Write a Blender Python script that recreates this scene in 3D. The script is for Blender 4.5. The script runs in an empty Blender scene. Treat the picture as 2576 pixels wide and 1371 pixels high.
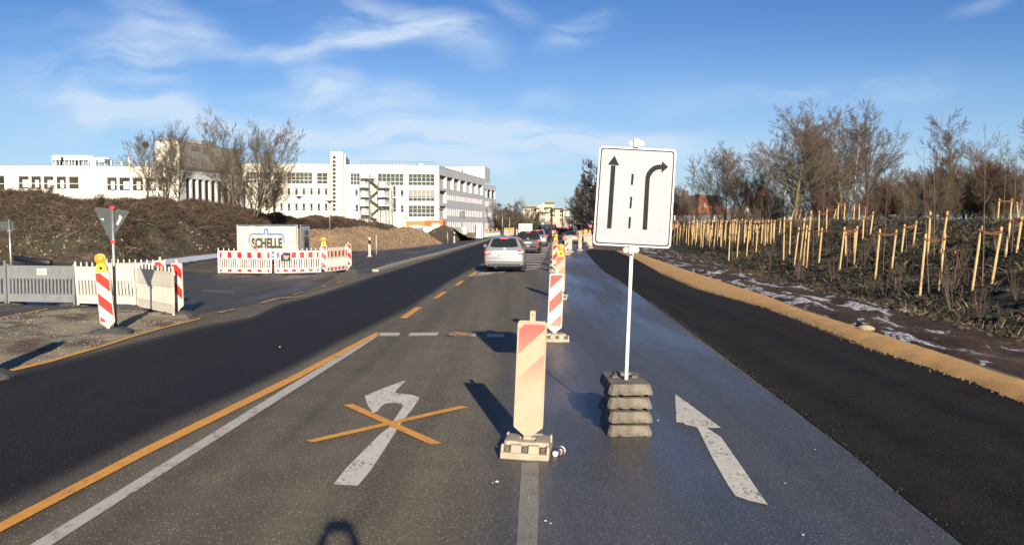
import bpy, bmesh, math, random
import numpy as np
from mathutils import Vector, Matrix, noise

# ---------------------------------------------------------------- camera, world, sun, exposure
S = bpy.context.scene
C = S.collection
R = math.radians
F, CX, CY, H = 2200.0, 1288.0, 685.5, 2.1          # measured on a 2576 px wide view of the photograph
PITCH = math.atan((CY - 566.0) / F)
cam = bpy.data.cameras.new('camera')
cam.sensor_width = 36.0
cam.lens = 36.0 * F / 2576.0
cam.clip_start = 0.05
cam.clip_end = 6000
camo = bpy.data.objects.new('camera', cam)
C.objects.link(camo)
camo.location = (0, 0, H)
camo.rotation_euler = (R(90) - PITCH, 0, 0)
S.camera = camo
SUN_EL, SUN_AZ = R(18.7), R(11.3)                  # sun stands behind the camera, a little to the right
SUNDIR = Vector((math.sin(SUN_AZ) * math.cos(SUN_EL), -math.cos(SUN_AZ) * math.cos(SUN_EL), math.sin(SUN_EL)))
sun = bpy.data.lights.new('sun', 'SUN')
sun.energy = 5.0
sun.angle = R(0.55)
sun.color = (1.0, 0.87, 0.69)
suno = bpy.data.objects.new('sun', sun)
C.objects.link(suno)
suno.rotation_euler = (-SUNDIR).to_track_quat('-Z', 'Y').to_euler()
S.view_settings.view_transform = 'Standard'
S.view_settings.look = 'None'
S.view_settings.gamma = 1
S.view_settings.exposure = 1.2
S.cycles.max_bounces = 6
S.cycles.transparent_max_bounces = 8

W = bpy.data.worlds.new('World')
S.world = W
W.use_nodes = True
wt = W.node_tree
for n in list(wt.nodes):
    wt.nodes.remove(n)


def wn(t, **k):
    n = wt.nodes.new(t)
    for a, b in k.items():
        setattr(n, a, b)
    return n


def wl(a, b):
    wt.links.new(a, b)


def wmath(op, a, b=None, c=None):
    n = wn('ShaderNodeMath', operation=op)
    for i, x in enumerate((a, b, c)):
        if x is None:
            continue
        if isinstance(x, (int, float)):
            n.inputs[i].default_value = x
        else:
            wl(x, n.inputs[i])
    return n.outputs[0]


wo = wn('ShaderNodeOutputWorld')
bg = wn('ShaderNodeBackground')
bg.inputs['Strength'].default_value = 0.12
sky = wn('ShaderNodeTexSky', sky_type='NISHITA')
sky.sun_disc = False
sky.sun_elevation = SUN_EL
sky.sun_rotation = math.pi - SUN_AZ
sky.altitude = 500
sky.air_density = 1.0
sky.dust_density = 0.6
sky.ozone_density = 2.2
tc = wn('ShaderNodeTexCoord')
sep = wn('ShaderNodeSeparateXYZ')
wl(tc.outputs['Generated'], sep.inputs[0])
ay = wmath('MAXIMUM', wmath('ABSOLUTE', sep.outputs[1]), 0.08)
ca = wmath('DIVIDE', sep.outputs[0], ay)
cb = wmath('DIVIDE', sep.outputs[2], ay)
comb = wn('ShaderNodeCombineXYZ')
wl(ca, comb.inputs[0]); wl(cb, comb.inputs[1])
# slow warp so that the cirrus streaks curl
nw = wn('ShaderNodeTexNoise'); nw.inputs['Scale'].default_value = 5.0; nw.inputs['Detail'].default_value = 3.0
wl(comb.outputs[0], nw.inputs['Vector'])
sb = wn('ShaderNodeVectorMath', operation='SUBTRACT'); wl(nw.outputs['Color'], sb.inputs[0]); sb.inputs[1].default_value = (.5, .5, .5)
sc_ = wn('ShaderNodeVectorMath', operation='SCALE'); wl(sb.outputs[0], sc_.inputs[0]); sc_.inputs['Scale'].default_value = 0.10
ad = wn('ShaderNodeVectorMath', operation='ADD'); wl(comb.outputs[0], ad.inputs[0]); wl(sc_.outputs[0], ad.inputs[1])
P0 = ad.outputs[0]


def tangent(u, v):
    """direction on the sky (tan azimuth, tan elevation) of a point measured on the photograph"""
    rx, ry = (u - CX) / F, (CY - v) / F
    y = math.cos(PITCH) + ry * math.sin(PITCH)
    z = ry * math.cos(PITCH) - math.sin(PITCH)
    return rx / y, z / y


# cirrus patches: (u, v, half length, half width, angle, strength)
BL = [(900, 60, 330, 60, -8, .75), (860, 118, 420, 34, 4, .9), (1130, 105, 170, 55, -14, .7), (1455, 95, 130, 42, 22, .62),
      (430, 62, 220, 48, -12, .62), (330, 130, 260, 60, 10, .42), (400, 200, 170, 90, -40, .62), (250, 262, 230, 40, -16, .55),
      (450, 285, 190, 40, -10, .55), (830, 195, 120, 42, -12, .65), (930, 255, 330, 38, -3, .55), (700, 300, 500, 60, 0, .32),
      (1280, 275, 200, 40, 8, .42), (1250, 332, 640, 34, 0, .8), (1150, 388, 640, 40, 2, .7), (1450, 360, 400, 60, -2, .5), (900, 340, 500, 40, -3, .35), (2080, 215, 170, 30, 10, .45),
      (2290, 215, 130, 34, 14, .3), (2490, 28, 120, 24, 14, .35), (1290, 30, 120, 40, -30, .3), (2000, 230, 500, 60, 3, .22), (120, 190, 300, 160, 0, .3), (1900, 390, 500, 50, 0, .25)]
acc = None
for (u, v, l, w, ang, st) in BL:
    a, b = tangent(u, v)
    mp = wn('ShaderNodeMapping', vector_type='TEXTURE')
    mp.inputs['Location'].default_value = (a, b, 0)
    mp.inputs['Rotation'].default_value = (0, 0, R(ang))
    mp.inputs['Scale'].default_value = (l / F * 1.15, w / F * 1.35, 1)
    wl(P0, mp.inputs['Vector'])
    ln = wn('ShaderNodeVectorMath', operation='LENGTH'); wl(mp.outputs[0], ln.inputs[0])
    mr = wn('ShaderNodeMapRange', interpolation_type='SMOOTHERSTEP')
    mr.inputs['From Min'].default_value = 1.1; mr.inputs['From Max'].default_value = 0.0
    mr.inputs['To Min'].default_value = 0; mr.inputs['To Max'].default_value = st
    wl(ln.outputs['Value'], mr.inputs['Value'])
    acc = mr.outputs[0] if acc is None else wmath('ADD', acc, mr.outputs[0])
# fibres
mpf = wn('ShaderNodeMapping'); mpf.inputs['Rotation'].default_value = (0, 0, R(-12)); mpf.inputs['Scale'].default_value = (3.2, 15, 1)
wl(P0, mpf.inputs['Vector'])
nf = wn('ShaderNodeTexNoise'); nf.inputs['Scale'].default_value = 1.6; nf.inputs['Detail'].default_value = 6; nf.inputs['Roughness'].default_value = .55
nf.inputs['Distortion'].default_value = .25
wl(mpf.outputs[0], nf.inputs['Vector'])
fib = wn('ShaderNodeMapRange'); fib.inputs['From Min'].default_value = .38; fib.inputs['From Max'].default_value = .66
fib.inputs['To Min'].default_value = .10; fib.inputs['To Max'].default_value = 1.45
wl(nf.outputs['Fac'], fib.inputs['Value'])
cl = wmath('MULTIPLY', acc, fib.outputs[0])
# thin veil low over the horizon
veil = wn('ShaderNodeMapRange', interpolation_type='SMOOTHSTEP')
veil.inputs['From Min'].default_value = .27; veil.inputs['From Max'].default_value = -.02
veil.inputs['To Min'].default_value = 0; veil.inputs['To Max'].default_value = .62
wl(cb, veil.inputs['Value'])
cl = wmath('MULTIPLY', wmath('ADD', cl, veil.outputs[0]), .78)
cl = wmath('MINIMUM', cl, .8)
mixc = wn('ShaderNodeMix', data_type='RGBA')
hs = wn('ShaderNodeHueSaturation'); hs.inputs['Saturation'].default_value = 1.18; hs.inputs['Hue'].default_value = .505
# the air near the horizon is dull and blue-grey, not bright
hz = wn('ShaderNodeValToRGB')
el_ = hz.color_ramp.elements
el_[0].position = 0.0; el_[0].color = (.23, .28, .38, 1)
el_[1].position = 1.0; el_[1].color = (.38, .40, .48, 1)
e_ = el_.new(.06); e_.color = (.26, .33, .43, 1)
e_ = el_.new(.14); e_.color = (.27, .325, .41, 1)
e_ = el_.new(.28); e_.color = (.30, .31, .375, 1)
wl(sep.outputs[2], hz.inputs[0])
mu = wn('ShaderNodeMix', data_type='RGBA', blend_type='MULTIPLY'); mu.inputs[0].default_value = 1
wl(sky.outputs[0], mu.inputs[6]); wl(hz.outputs[0], mu.inputs[7])
wl(mu.outputs[2], hs.inputs['Color'])
wl(cl, mixc.inputs[0]); wl(hs.outputs[0], mixc.inputs[6])
mixc.inputs[7].default_value = (2.5, 2.95, 3.5, 1)
wl(mixc.outputs[2], bg.inputs['Color'])
wl(bg.outputs[0], wo.inputs[0])

# ---------------------------------------------------------------- helpers
rnd = random.Random(7)
npr = np.random.RandomState(11)


def ray(u, v):
    rx, ry = (u - CX) / F, (CY - v) / F
    return Vector((rx, math.cos(PITCH) + ry * math.sin(PITCH), ry * math.cos(PITCH) - math.sin(PITCH)))


def G(u, v, z=0.0):
    """ground point (height z) seen at a measured spot of the photograph"""
    d = ray(u, v)
    t = (z - H) / d.z
    return Vector((d.x * t, d.y * t, z))


def at(u, v, Y):
    d = ray(u, v)
    return Vector((0, 0, H)) + d * (Y / d.y)


def tag(o, label=None, cat=None, group=None, kind=None):
    if label: o['label'] = label
    if cat: o['category'] = cat
    if group: o['group'] = group
    if kind: o['kind'] = kind
    return o


def thing(name, label, cat, loc=(0, 0, 0), rz=0.0, group=None, tilt=(0, 0)):
    o = bpy.data.objects.new(name, None)
    o.empty_display_size = .2
    C.objects.link(o)
    o.location = loc
    o.rotation_euler = (tilt[0], tilt[1], rz)
    return tag(o, label, cat, group)


def copy_thing(root, loc, rz=None, label=None, group=None, scale=None, tilt=None):
    r = root.copy(); C.objects.link(r)
    r.location = loc
    e = list(root.rotation_euler)
    if rz is not None: e[2] = rz
    if tilt is not None: e[0], e[1] = tilt
    r.rotation_euler = e
    if scale is not None: r.scale = (scale, scale, scale) if isinstance(scale, (int, float)) else scale
    if label: r['label'] = label
    if group: r['group'] = group

    def rec(a, b):
        for ch in list(a.children):
            c = ch.copy(); C.objects.link(c); c.parent = b
            c.matrix_parent_inverse = ch.matrix_parent_inverse.copy()
            rec(ch, c)
    rec(root, r)
    return r


def link_mesh(name, me, mats, parent=None, smooth=False):
    if not isinstance(mats, (list, tuple)): mats = [mats]
    for m in mats: me.materials.append(m)
    if smooth:
        me.polygons.foreach_set('use_smooth', [True] * len(me.polygons))
    o = bpy.data.objects.new(name, me)
    C.objects.link(o)
    if parent is not None: o.parent = parent
    return o


def np_mesh(name, verts, quads, mats, parent=None, tris=False, smooth=False, matidx=None):
    me = bpy.data.meshes.new(name)
    k = 3 if tris else 4
    nv, nq = len(verts), len(quads)
    me.vertices.add(nv)
    me.vertices.foreach_set('co', np.asarray(verts, dtype=np.float32).ravel())
    me.loops.add(nq * k)
    me.loops.foreach_set('vertex_index', np.asarray(quads, dtype=np.int32).ravel())
    me.polygons.add(nq)
    me.polygons.foreach_set('loop_start', np.arange(0, nq * k, k, dtype=np.int32))
    if matidx is not None:
        me.polygons.foreach_set('material_index', np.asarray(matidx, dtype=np.int32))
    me.update(calc_edges=True)
    return link_mesh(name, me, mats, parent, smooth)


class MB:
    def __init__(s):
        s.v, s.f, s.m, s.uv = [], [], [], {}

    def quad(s, a, b, c, d, m=0):
        i = len(s.v); s.v += [tuple(a), tuple(b), tuple(c), tuple(d)]
        s.f.append((i, i + 1, i + 2, i + 3)); s.m.append(m)

    def poly(s, pts, m=0):
        i = len(s.v); s.v += [tuple(p) for p in pts]
        s.f.append(tuple(range(i, i + len(pts)))); s.m.append(m)

    def box(s, c, d, m=0, M=None, top=1.0, topy=None):
        """box centred on c, size d; top scales the upper face"""
        if topy is None: topy = top
        i = len(s.v)
        for z in (-1, 1):
            kx = top if z > 0 else 1; ky = topy if z > 0 else 1
            for x, y in ((-1, -1), (1, -1), (1, 1), (-1, 1)):
                p = Vector((x * d[0] / 2 * kx, y * d[1] / 2 * ky, z * d[2] / 2))
                if M is not None: p = M @ p
                s.v.append((p.x + c[0], p.y + c[1], p.z + c[2]))
        for q in ((0, 3, 2, 1), (4, 5, 6, 7), (0, 1, 5, 4), (1, 2, 6, 5), (2, 3, 7, 6), (3, 0, 4, 7)):
            s.f.append(tuple(i + k for k in q)); s.m.append(m)

    def prism(s, poly, y0, y1, m=0, axis='y'):
        """extrude a polygon given in (x, z) from y0 to y1 (or (x, y) from z0 to z1)"""
        n = len(poly); i = len(s.v)
        for yy in (y0, y1):
            for (a, b) in poly:
                s.v.append((a, yy, b) if axis == 'y' else ((a, b, yy) if axis == 'z' else (yy, a, b)))
        s.f.append(tuple(range(i, i + n))); s.m.append(m)
        s.f.append(tuple(range(i + 2 * n - 1, i + n - 1, -1))); s.m.append(m)
        for k in range(n):
            k2 = (k + 1) % n
            s.f.append((i + k2, i + k, i + n + k, i + n + k2)); s.m.append(m)

    def tube(s, pts, r, n=6, m=0, cap=True, square=False):
        if not isinstance(r, (list, tuple)): r = [r] * len(pts)
        pts = [Vector(p) for p in pts]
        i0 = len(s.v)
        prev = None
        for k, p in enumerate(pts):
            d = (pts[min(k + 1, len(pts) - 1)] - pts[max(k - 1, 0)])
            d = d.normalized() if d.length > 1e-9 else Vector((0, 0, 1))
            a = Vector((0, 0, 1)) if abs(d.z) < .9 else Vector((1, 0, 0))
            if prev is not None: a = prev
            x = d.cross(a)
            if x.length < 1e-6: x = d.cross(Vector((0, 1, 0)))
            x.normalize(); y = x.cross(d).normalized(); prev = y
            for j in range(n):
                t = 2 * math.pi * (j + (.5 if square else 0)) / n
                q = p + (x * math.cos(t) + y * math.sin(t)) * r[k]
                s.v.append(tuple(q))
        for k in range(len(pts) - 1):
            for j in range(n):
                j2 = (j + 1) % n
                s.f.append((i0 + k * n + j, i0 + k * n + j2, i0 + (k + 1) * n + j2, i0 + (k + 1) * n + j)); s.m.append(m)
        if cap:
            s.f.append(tuple(i0 + j for j in range(n - 1, -1, -1))); s.m.append(m)
            b = i0 + (len(pts) - 1) * n
            s.f.append(tuple(b + j for j in range(n))); s.m.append(m)

    def lathe(s, prof, n=16, c=(0, 0, 0), m=0, M=None):
        """profile [(r, z)] turned about z"""
        i0 = len(s.v)
        for (r, z) in prof:
            for j in range(n):
                t = 2 * math.pi * j / n
                p = Vector((r * math.cos(t), r * math.sin(t), z))
                if M is not None: p = M @ p
                s.v.append((p.x + c[0], p.y + c[1], p.z + c[2]))
        for k in range(len(prof) - 1):
            for j in range(n):
                j2 = (j + 1) % n
                s.f.append((i0 + k * n + j, i0 + k * n + j2, i0 + (k + 1) * n + j2, i0 + (k + 1) * n + j)); s.m.append(m)
        s.f.append(tuple(i0 + j for j in range(n - 1, -1, -1))); s.m.append(m)
        b = i0 + (len(prof) - 1) * n
        s.f.append(tuple(b + j for j in range(n))); s.m.append(m)

    def build(s, name, mats, parent=None, smooth=False, bevel=0, seg=2):
        me = bpy.data.meshes.new(name)
        me.from_pydata(s.v, [], s.f)
        me.polygons.foreach_set('material_index', s.m)
        me.update()
        if bevel:
            bm = bmesh.new(); bm.from_mesh(me)
            bmesh.ops.remove_doubles(bm, verts=bm.verts, dist=1e-5)
            es = [e for e in bm.edges if len(e.link_faces) == 2 and e.calc_face_angle(0) > .5]
            bmesh.ops.bevel(bm, geom=es, offset=bevel, segments=seg, affect='EDGES', profile=.6, clamp_overlap=True)
            bm.to_mesh(me); bm.free()
        return link_mesh(name, me, mats, parent, smooth)


def clip(poly, a, b, c):
    """keep the part of a convex polygon with a*x + b*y <= c"""
    out = []
    for i in range(len(poly)):
        p, q = poly[i], poly[(i + 1) % len(poly)]
        dp, dq = a * p[0] + b * p[1] - c, a * q[0] + b * q[1] - c
        if dp <= 0: out.append(p)
        if dp * dq < 0:
            t = dp / (dp - dq)
            out.append((p[0] + (q[0] - p[0]) * t, p[1] + (q[1] - p[1]) * t))
    return out


def rrect(x0, z0, x1, z1, r, n=4):
    pts = []
    for (cx, cz, a0) in ((x1 - r, z0 + r, -90), (x1 - r, z1 - r, 0), (x0 + r, z1 - r, 90), (x0 + r, z0 + r, 180)):
        for k in range(n + 1):
            t = R(a0 + 90 * k / n)
            pts.append((cx + r * math.cos(t), cz + r * math.sin(t)))
    return pts


def text_obj(name, s, size, mat, parent, loc, width=None, rot=(R(90), 0, 0), bold=0.0, extrude=.002, height=None):
    cu = bpy.data.curves.new(name, 'FONT')
    cu.body = s; cu.size = size; cu.align_x = 'CENTER'; cu.align_y = 'CENTER'
    cu.offset = bold; cu.extrude = extrude; cu.resolution_u = 3
    ob = bpy.data.objects.new(name, cu)
    C.objects.link(ob)
    dg = bpy.context.evaluated_depsgraph_get()
    me = bpy.data.meshes.new_from_object(ob.evaluated_get(dg))
    bpy.data.objects.remove(ob)
    xs = [v.co.x for v in me.vertices]; ys = [v.co.y for v in me.vertices]
    w, h = max(xs) - min(xs), max(ys) - min(ys)
    cx, cy = (max(xs) + min(xs)) / 2, (max(ys) + min(ys)) / 2
    kx = width / w if width else 1
    ky = height / h if height else 1
    for v in me.vertices:
        v.co.x = (v.co.x - cx) * kx; v.co.y = (v.co.y - cy) * ky
    me.materials.clear()
    o = link_mesh(name, me, mat, parent)
    o.location = loc; o.rotation_euler = rot
    return o


# ---------------------------------------------------------------- materials
def M(name, col, rough=.6, metal=0.0, var=0.0, vscale=4.0, bump=0.0, bscale=40.0, spec=.5, emit=None, es=1.0, col2=None, coord='Object', coat=0, stretch=None, lo=.35, hi=.65, detail=6):
    m = bpy.data.materials.new(name)
    m.use_nodes = True
    nt = m.node_tree
    b = nt.nodes['Principled BSDF']
    b.inputs['Base Color'].default_value = (*col, 1)
    b.inputs['Roughness'].default_value = rough
    b.inputs['Metallic'].default_value = metal
    b.inputs['Specular IOR Level'].default_value = spec
    if coat: b.inputs['Coat Weight'].default_value = coat; b.inputs['Coat Roughness'].default_value = .08
    if emit:
        b.inputs['Emission Color'].default_value = (*emit, 1)
        b.inputs['Emission Strength'].default_value = es
    if var or bump or col2:
        t = nt.nodes.new('ShaderNodeTexCoord')
        src = t.outputs[coord]
        if stretch:
            mp = nt.nodes.new('ShaderNodeMapping'); mp.inputs['Scale'].default_value = stretch
            nt.links.new(src, mp.inputs[0]); src = mp.outputs[0]
    if var or col2:
        n = nt.nodes.new('ShaderNodeTexNoise'); n.inputs['Scale'].default_value = vscale; n.inputs['Detail'].default_value = detail
        n.inputs['Roughness'].default_value = .62
        nt.links.new(src, n.inputs['Vector'])
        mr = nt.nodes.new('ShaderNodeMapRange'); mr.inputs['From Min'].default_value = lo; mr.inputs['From Max'].default_value = hi
        nt.links.new(n.outputs['Fac'], mr.inputs['Value'])
        mx = nt.nodes.new('ShaderNodeMix'); mx.data_type = 'RGBA'
        nt.links.new(mr.outputs[0], mx.inputs[0])
        c2 = col2 if col2 else tuple(min(1, c * (1 + var)) for c in col)
        c1 = col if col2 else tuple(c * (1 - var) for c in col)
        mx.inputs[6].default_value = (*c1, 1); mx.inputs[7].default_value = (*c2, 1)
        nt.links.new(mx.outputs[2], b.inputs['Base Color'])
    if bump:
        n2 = nt.nodes.new('ShaderNodeTexNoise'); n2.inputs['Scale'].default_value = bscale; n2.inputs['Detail'].default_value = 5
        nt.links.new(src, n2.inputs['Vector'])
        bp = nt.nodes.new('ShaderNodeBump'); bp.inputs['Strength'].default_value = 1; bp.inputs['Distance'].default_value = bump
        nt.links.new(n2.outputs['Fac'], bp.inputs['Height'])
        nt.links.new(bp.outputs[0], b.inputs['Normal'])
    return m


class NT:
    """small wrapper for hand made node materials"""
    def __init__(s, name):
        s.m = bpy.data.materials.new(name); s.m.use_nodes = True
        s.t = s.m.node_tree; s.b = s.t.nodes['Principled BSDF']
        s.tc = s.t.nodes.new('ShaderNodeTexCoord')

    def L(s, a, b): s.t.links.new(a, b)

    def noise(s, scale, detail=5, stretch=None, rot=0, src=None, rough=.6, dist=0):
        src = src or s.tc.outputs['Object']
        if stretch or rot:
            mp = s.t.nodes.new('ShaderNodeMapping'); mp.inputs['Scale'].default_value = stretch or (1, 1, 1)
            mp.inputs['Rotation'].default_value = (0, 0, rot)
            s.L(src, mp.inputs[0]); src = mp.outputs[0]
        n = s.t.nodes.new('ShaderNodeTexNoise'); n.inputs['Scale'].default_value = scale
        n.inputs['Detail'].default_value = detail; n.inputs['Roughness'].default_value = rough; n.inputs['Distortion'].default_value = dist
        s.L(src, n.inputs['Vector']); return n.outputs['Fac']

    def vor(s, scale, feat='F1', out='Distance'):
        n = s.t.nodes.new('ShaderNodeTexVoronoi'); n.inputs['Scale'].default_value = scale; n.feature = feat
        s.L(s.tc.outputs['Object'], n.inputs['Vector']); return n.outputs[out]

    def mr(s, x, a, b, c=0.0, d=1.0, smooth=False):
        n = s.t.nodes.new('ShaderNodeMapRange')
        if smooth: n.interpolation_type = 'SMOOTHSTEP'
        n.inputs['From Min'].default_value = a; n.inputs['From Max'].default_value = b
        n.inputs['To Min'].default_value = c; n.inputs['To Max'].default_value = d
        s.L(x, n.inputs['Value']); return n.outputs[0]

    def mx(s, f, a, b):
        n = s.t.nodes.new('ShaderNodeMix'); n.data_type = 'RGBA'
        for k, x in ((0, f), (6, a), (7, b)):
            if isinstance(x, tuple): n.inputs[k].default_value = (*x, 1)
            elif isinstance(x, (int, float)): n.inputs[k].default_value = x
            else: s.L(x, n.inputs[k])
        return n.outputs[2]

    def ma(s, op, a, b=0.0):
        n = s.t.nodes.new('ShaderNodeMath'); n.operation = op
        for k, x in ((0, a), (1, b)):
            if isinstance(x, (int, float)): n.inputs[k].default_value = x
            else: s.L(x, n.inputs[k])
        return n.outputs[0]

    def uv(s, i=0):
        n = s.t.nodes.new('ShaderNodeSeparateXYZ'); s.L(s.tc.outputs['UV'], n.inputs[0]); return n.outputs[i]

    def obj(s, i=0):
        n = s.t.nodes.new('ShaderNodeSeparateXYZ'); s.L(s.tc.outputs['Object'], n.inputs[0]); return n.outputs[i]

    def col(s, x): s.L(x, s.b.inputs['Base Color'])

    def rough(s, x):
        if isinstance(x, (int, float)): s.b.inputs['Roughness'].default_value = x
        else: s.L(x, s.b.inputs['Roughness'])

    def bump(s, h, dist):
        bp = s.t.nodes.new('ShaderNodeBump'); bp.inputs['Distance'].default_value = dist
        s.L(h, bp.inputs['Height']); s.L(bp.outputs[0], s.b.inputs['Normal'])


def asphalt_layers(n, c1, c2, speck, streak=.72, dark=.75):
    """shared look of rolled asphalt in world space, so that neighbouring surfaces join without a seam"""
    big = n.mr(n.noise(.9, 4, (1.7, .04, 1), .045), .38, .62)          # long tyre tracks and paving joints
    mid = n.mr(n.noise(1.7, 6), .35, .65)
    fine = n.noise(85, 4, rough=.75)
    f = n.ma('ADD', n.ma('MULTIPLY', big, streak), n.ma('MULTIPLY', mid, 1 - streak))
    c = n.mx(f, c1, c2)
    c = n.mx(n.mr(fine, .38, .60, 0, dark), c, tuple(x * .38 for x in c1))
    sp = n.ma('MULTIPLY', n.mr(n.vor(52), .30, .14), n.mr(n.noise(31, 2), .46, .60))
    c = n.mx(sp, c, speck)                                              # light stones in the binder
    return c, f, fine


OLD = ((.080, .069, .049), (.190, .163, .115), (.55, .51, .42))


def asphalt(name, c1, c2, speck, rough=(.75, .9), wet=None, rot=0.045, bump=.008, streak=.6, spec=.4):
    n = NT(name)
    c, f, fine = asphalt_layers(n, c1, c2, speck, streak)
    n.col(c)
    if wet:
        lo, hi, sc = wet
        w = n.mr(n.noise(sc, 5, (1.3, .22, 1), rot), .4, .62, 0, 1, True)
        n.rough(n.ma('ADD', n.mr(w, 0, 1, hi, lo), n.mr(fine, .3, .7, -.04, .04)))
    else:
        n.rough(n.mr(f, 0, 1, rough[0], rough[1]))
    n.b.inputs['Specular IOR Level'].default_value = spec
    n.bump(n.ma('ADD', n.ma('MULTIPLY', n.noise(120, 3), .6), n.ma('MULTIPLY', n.noise(35, 4), .4)), bump)
    return n.m


m_old = asphalt('old_asphalt', *OLD, (.72, .82), spec=.25)
m_side = asphalt('side_asphalt', (.046, .041, .037), (.080, .071, .062), (.34, .31, .27), wet=(.46, .72, .35), rot=.9, streak=.3, spec=.28)
m_dark = asphalt('dark_asphalt', (.012, .012, .013), (.020, .019, .020), (.12, .11, .10), (.7, .85), spec=.2)
m_darkr = asphalt('fresh_asphalt', (.0065, .006, .0062), (.026, .0225, .018), (.12, .11, .09), (.8, .95), bump=.006, streak=.55, spec=.12)


def gravel_mat():
    n = NT('gravel_mat')
    a = n.mr(n.noise(.55, 6, dist=.6), .44, .56)
    c = n.mx(a, (.30, .25, .155), (.060, .030, .018))
    c = n.mx(n.mr(n.noise(1.3, 5), .5, .6), c, (.21, .20, .14))
    st = n.vor(26)
    c = n.mx(n.ma('MULTIPLY', n.mr(st, .3, .12), n.mr(n.noise(9, 3), .40, .50)), c, (.60, .54, .43))
    c = n.mx(n.mr(n.noise(60, 4), .35, .65, 0, .6), c, (.05, .04, .03))
    n.col(c); n.rough(.95); n.bump(n.ma('ADD', n.noise(30, 5), n.ma('MULTIPLY', st, -.6)), .03)
    return n.m


def mud_mat():
    n = NT('mud_mat')
    a = n.mr(n.noise(1.2, 6, (1, .35, 1)), .35, .65)
    c = n.mx(a, (.020, .012, .007), (.060, .039, .025))
    c = n.mx(n.mr(n.noise(14, 5), .45, .7, 0, .5), c, (.10, .07, .05))
    sn = n.ma('MULTIPLY', n.mr(n.noise(.9, 6, (1.6, .45, 1), .12, dist=1.0), .545, .575), n.mr(n.noise(9, 6, (2.5, .7, 1)), .38, .55))
    c = n.mx(sn, c, (.46, .47, .50))
    n.col(c); n.rough(n.mr(a, 0, 1, .72, .92)); n.b.inputs['Specular IOR Level'].default_value = .2; n.bump(n.ma('ADD', n.noise(5, 6, (1, .4, 1)), n.ma('MULTIPLY', n.noise(30, 5), .4)), .06)
    return n.m


def slope_mat():
    n = NT('slope_mat')
    a = n.mr(n.noise(1.1, 6, dist=.7), .42, .6)
    c = n.mx(a, (.012, .015, .007), (.034, .022, .014))
    c = n.mx(n.mr(n.noise(9, 6), .48, .62, 0, .8), c, (.010, .012, .008))
    c = n.mx(n.ma('MULTIPLY', n.mr(n.vor(11), .24, .1), n.mr(n.noise(3, 3), .5, .6)), c, (.32, .26, .18))
    sn = n.mr(n.noise(1.6, 5, (1, .5, 1), 0, dist=.4), .70, .73)
    c = n.mx(sn, c, (.62, .66, .74))
    n.col(c); n.rough(.95); n.bump(n.ma('ADD', n.noise(4, 6), n.ma('MULTIPLY', n.noise(22, 6), .5)), .12)
    return n.m


def sand_mat():
    n = NT('sand_mat')
    a = n.mr(n.noise(3, 6), .35, .65)
    c = n.mx(a, (.35, .195, .058), (.44, .26, .085))
    c = n.mx(n.mr(n.noise(45, 4), .42, .7, 0, .5), c, (.27, .16, .07))
    c = n.mx(n.ma('MULTIPLY', n.mr(n.vor(30), .22, .1), n.mr(n.noise(8, 3), .5, .6)), c, (.72, .60, .42))
    n.col(c); n.rough(.95); n.bump(n.noise(40, 6), .02)
    return n.m


def heap_mat(name, c1, c2, c3):
    n = NT(name)
    a = n.mr(n.noise(.5, 6), .35, .65)
    c = n.mx(a, c1, c2)
    c = n.mx(n.mr(n.noise(7, 6), .4, .7, 0, .6), c, tuple(x * .55 for x in c1))
    c = n.mx(n.ma('MULTIPLY', n.mr(n.vor(4.5), .2, .08), n.mr(n.noise(1.4, 3), .5, .6)), c, c3)
    n.col(c); n.rough(.95); n.bump(n.ma('ADD', n.noise(3, 6), n.ma('MULTIPLY', n.noise(15, 6), .4)), .25)
    return n.m


def bank_mat():
    n = NT('bank_soil_mat')
    a = n.mr(n.noise(.25, 6, dist=.8), .4, .6)
    c = n.mx(a, (.060, .042, .027), (.046, .044, .023))
    c = n.mx(n.mr(n.noise(.6, 6), .52, .64, 0, .8), c, (.145, .105, .066))
    c = n.mx(n.ma('MULTIPLY', n.mr(n.vor(3.5), .2, .08), n.mr(n.noise(1.0, 3), .5, .6)), c, (.34, .30, .22))
    n.col(c); n.rough(.95); n.bump(n.ma('ADD', n.noise(2, 6), n.ma('MULTIPLY', n.noise(8, 6), .5)), .35)
    return n.m


m_gravel, m_mud, m_slope, m_sand, m_bank = gravel_mat(), mud_mat(), slope_mat(), sand_mat(), bank_mat()
m_heap = heap_mat('heap_mat', (.20, .135, .075), (.29, .20, .115), (.5, .42, .3))
m_heap2 = heap_mat('dark_heap_mat', (.058, .036, .020), (.075, .048, .028), (.12, .09, .06))
m_ground = M('ground_mat', (.09, .07, .045), .95, col2=(.06, .06, .03), vscale=.08)
m_snow = M('snow_mat', (.42, .44, .50), .8, var=.12, vscale=2, bump=.02, bscale=6)


def paint_mat(name, c, worn, wear=.5, rough=.6, scale=18):
    n = NT(name)
    w = n.ma('ADD', n.noise(scale, 7, (1, .45, 1), rough=.7), n.ma('MULTIPLY', n.noise(3, 4), .5))
    cc = n.mx(n.mr(n.noise(8, 5), .35, .65), c, tuple(x * .82 for x in c))
    cc = n.mx(n.mr(w, wear + .42, wear + .30, 1, 0), cc, worn) if False else n.mx(n.mr(w, wear + .30, wear + .40), cc, worn)
    n.col(cc); n.rough(rough); n.bump(n.noise(120, 3), .002)
    return n.m


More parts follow.
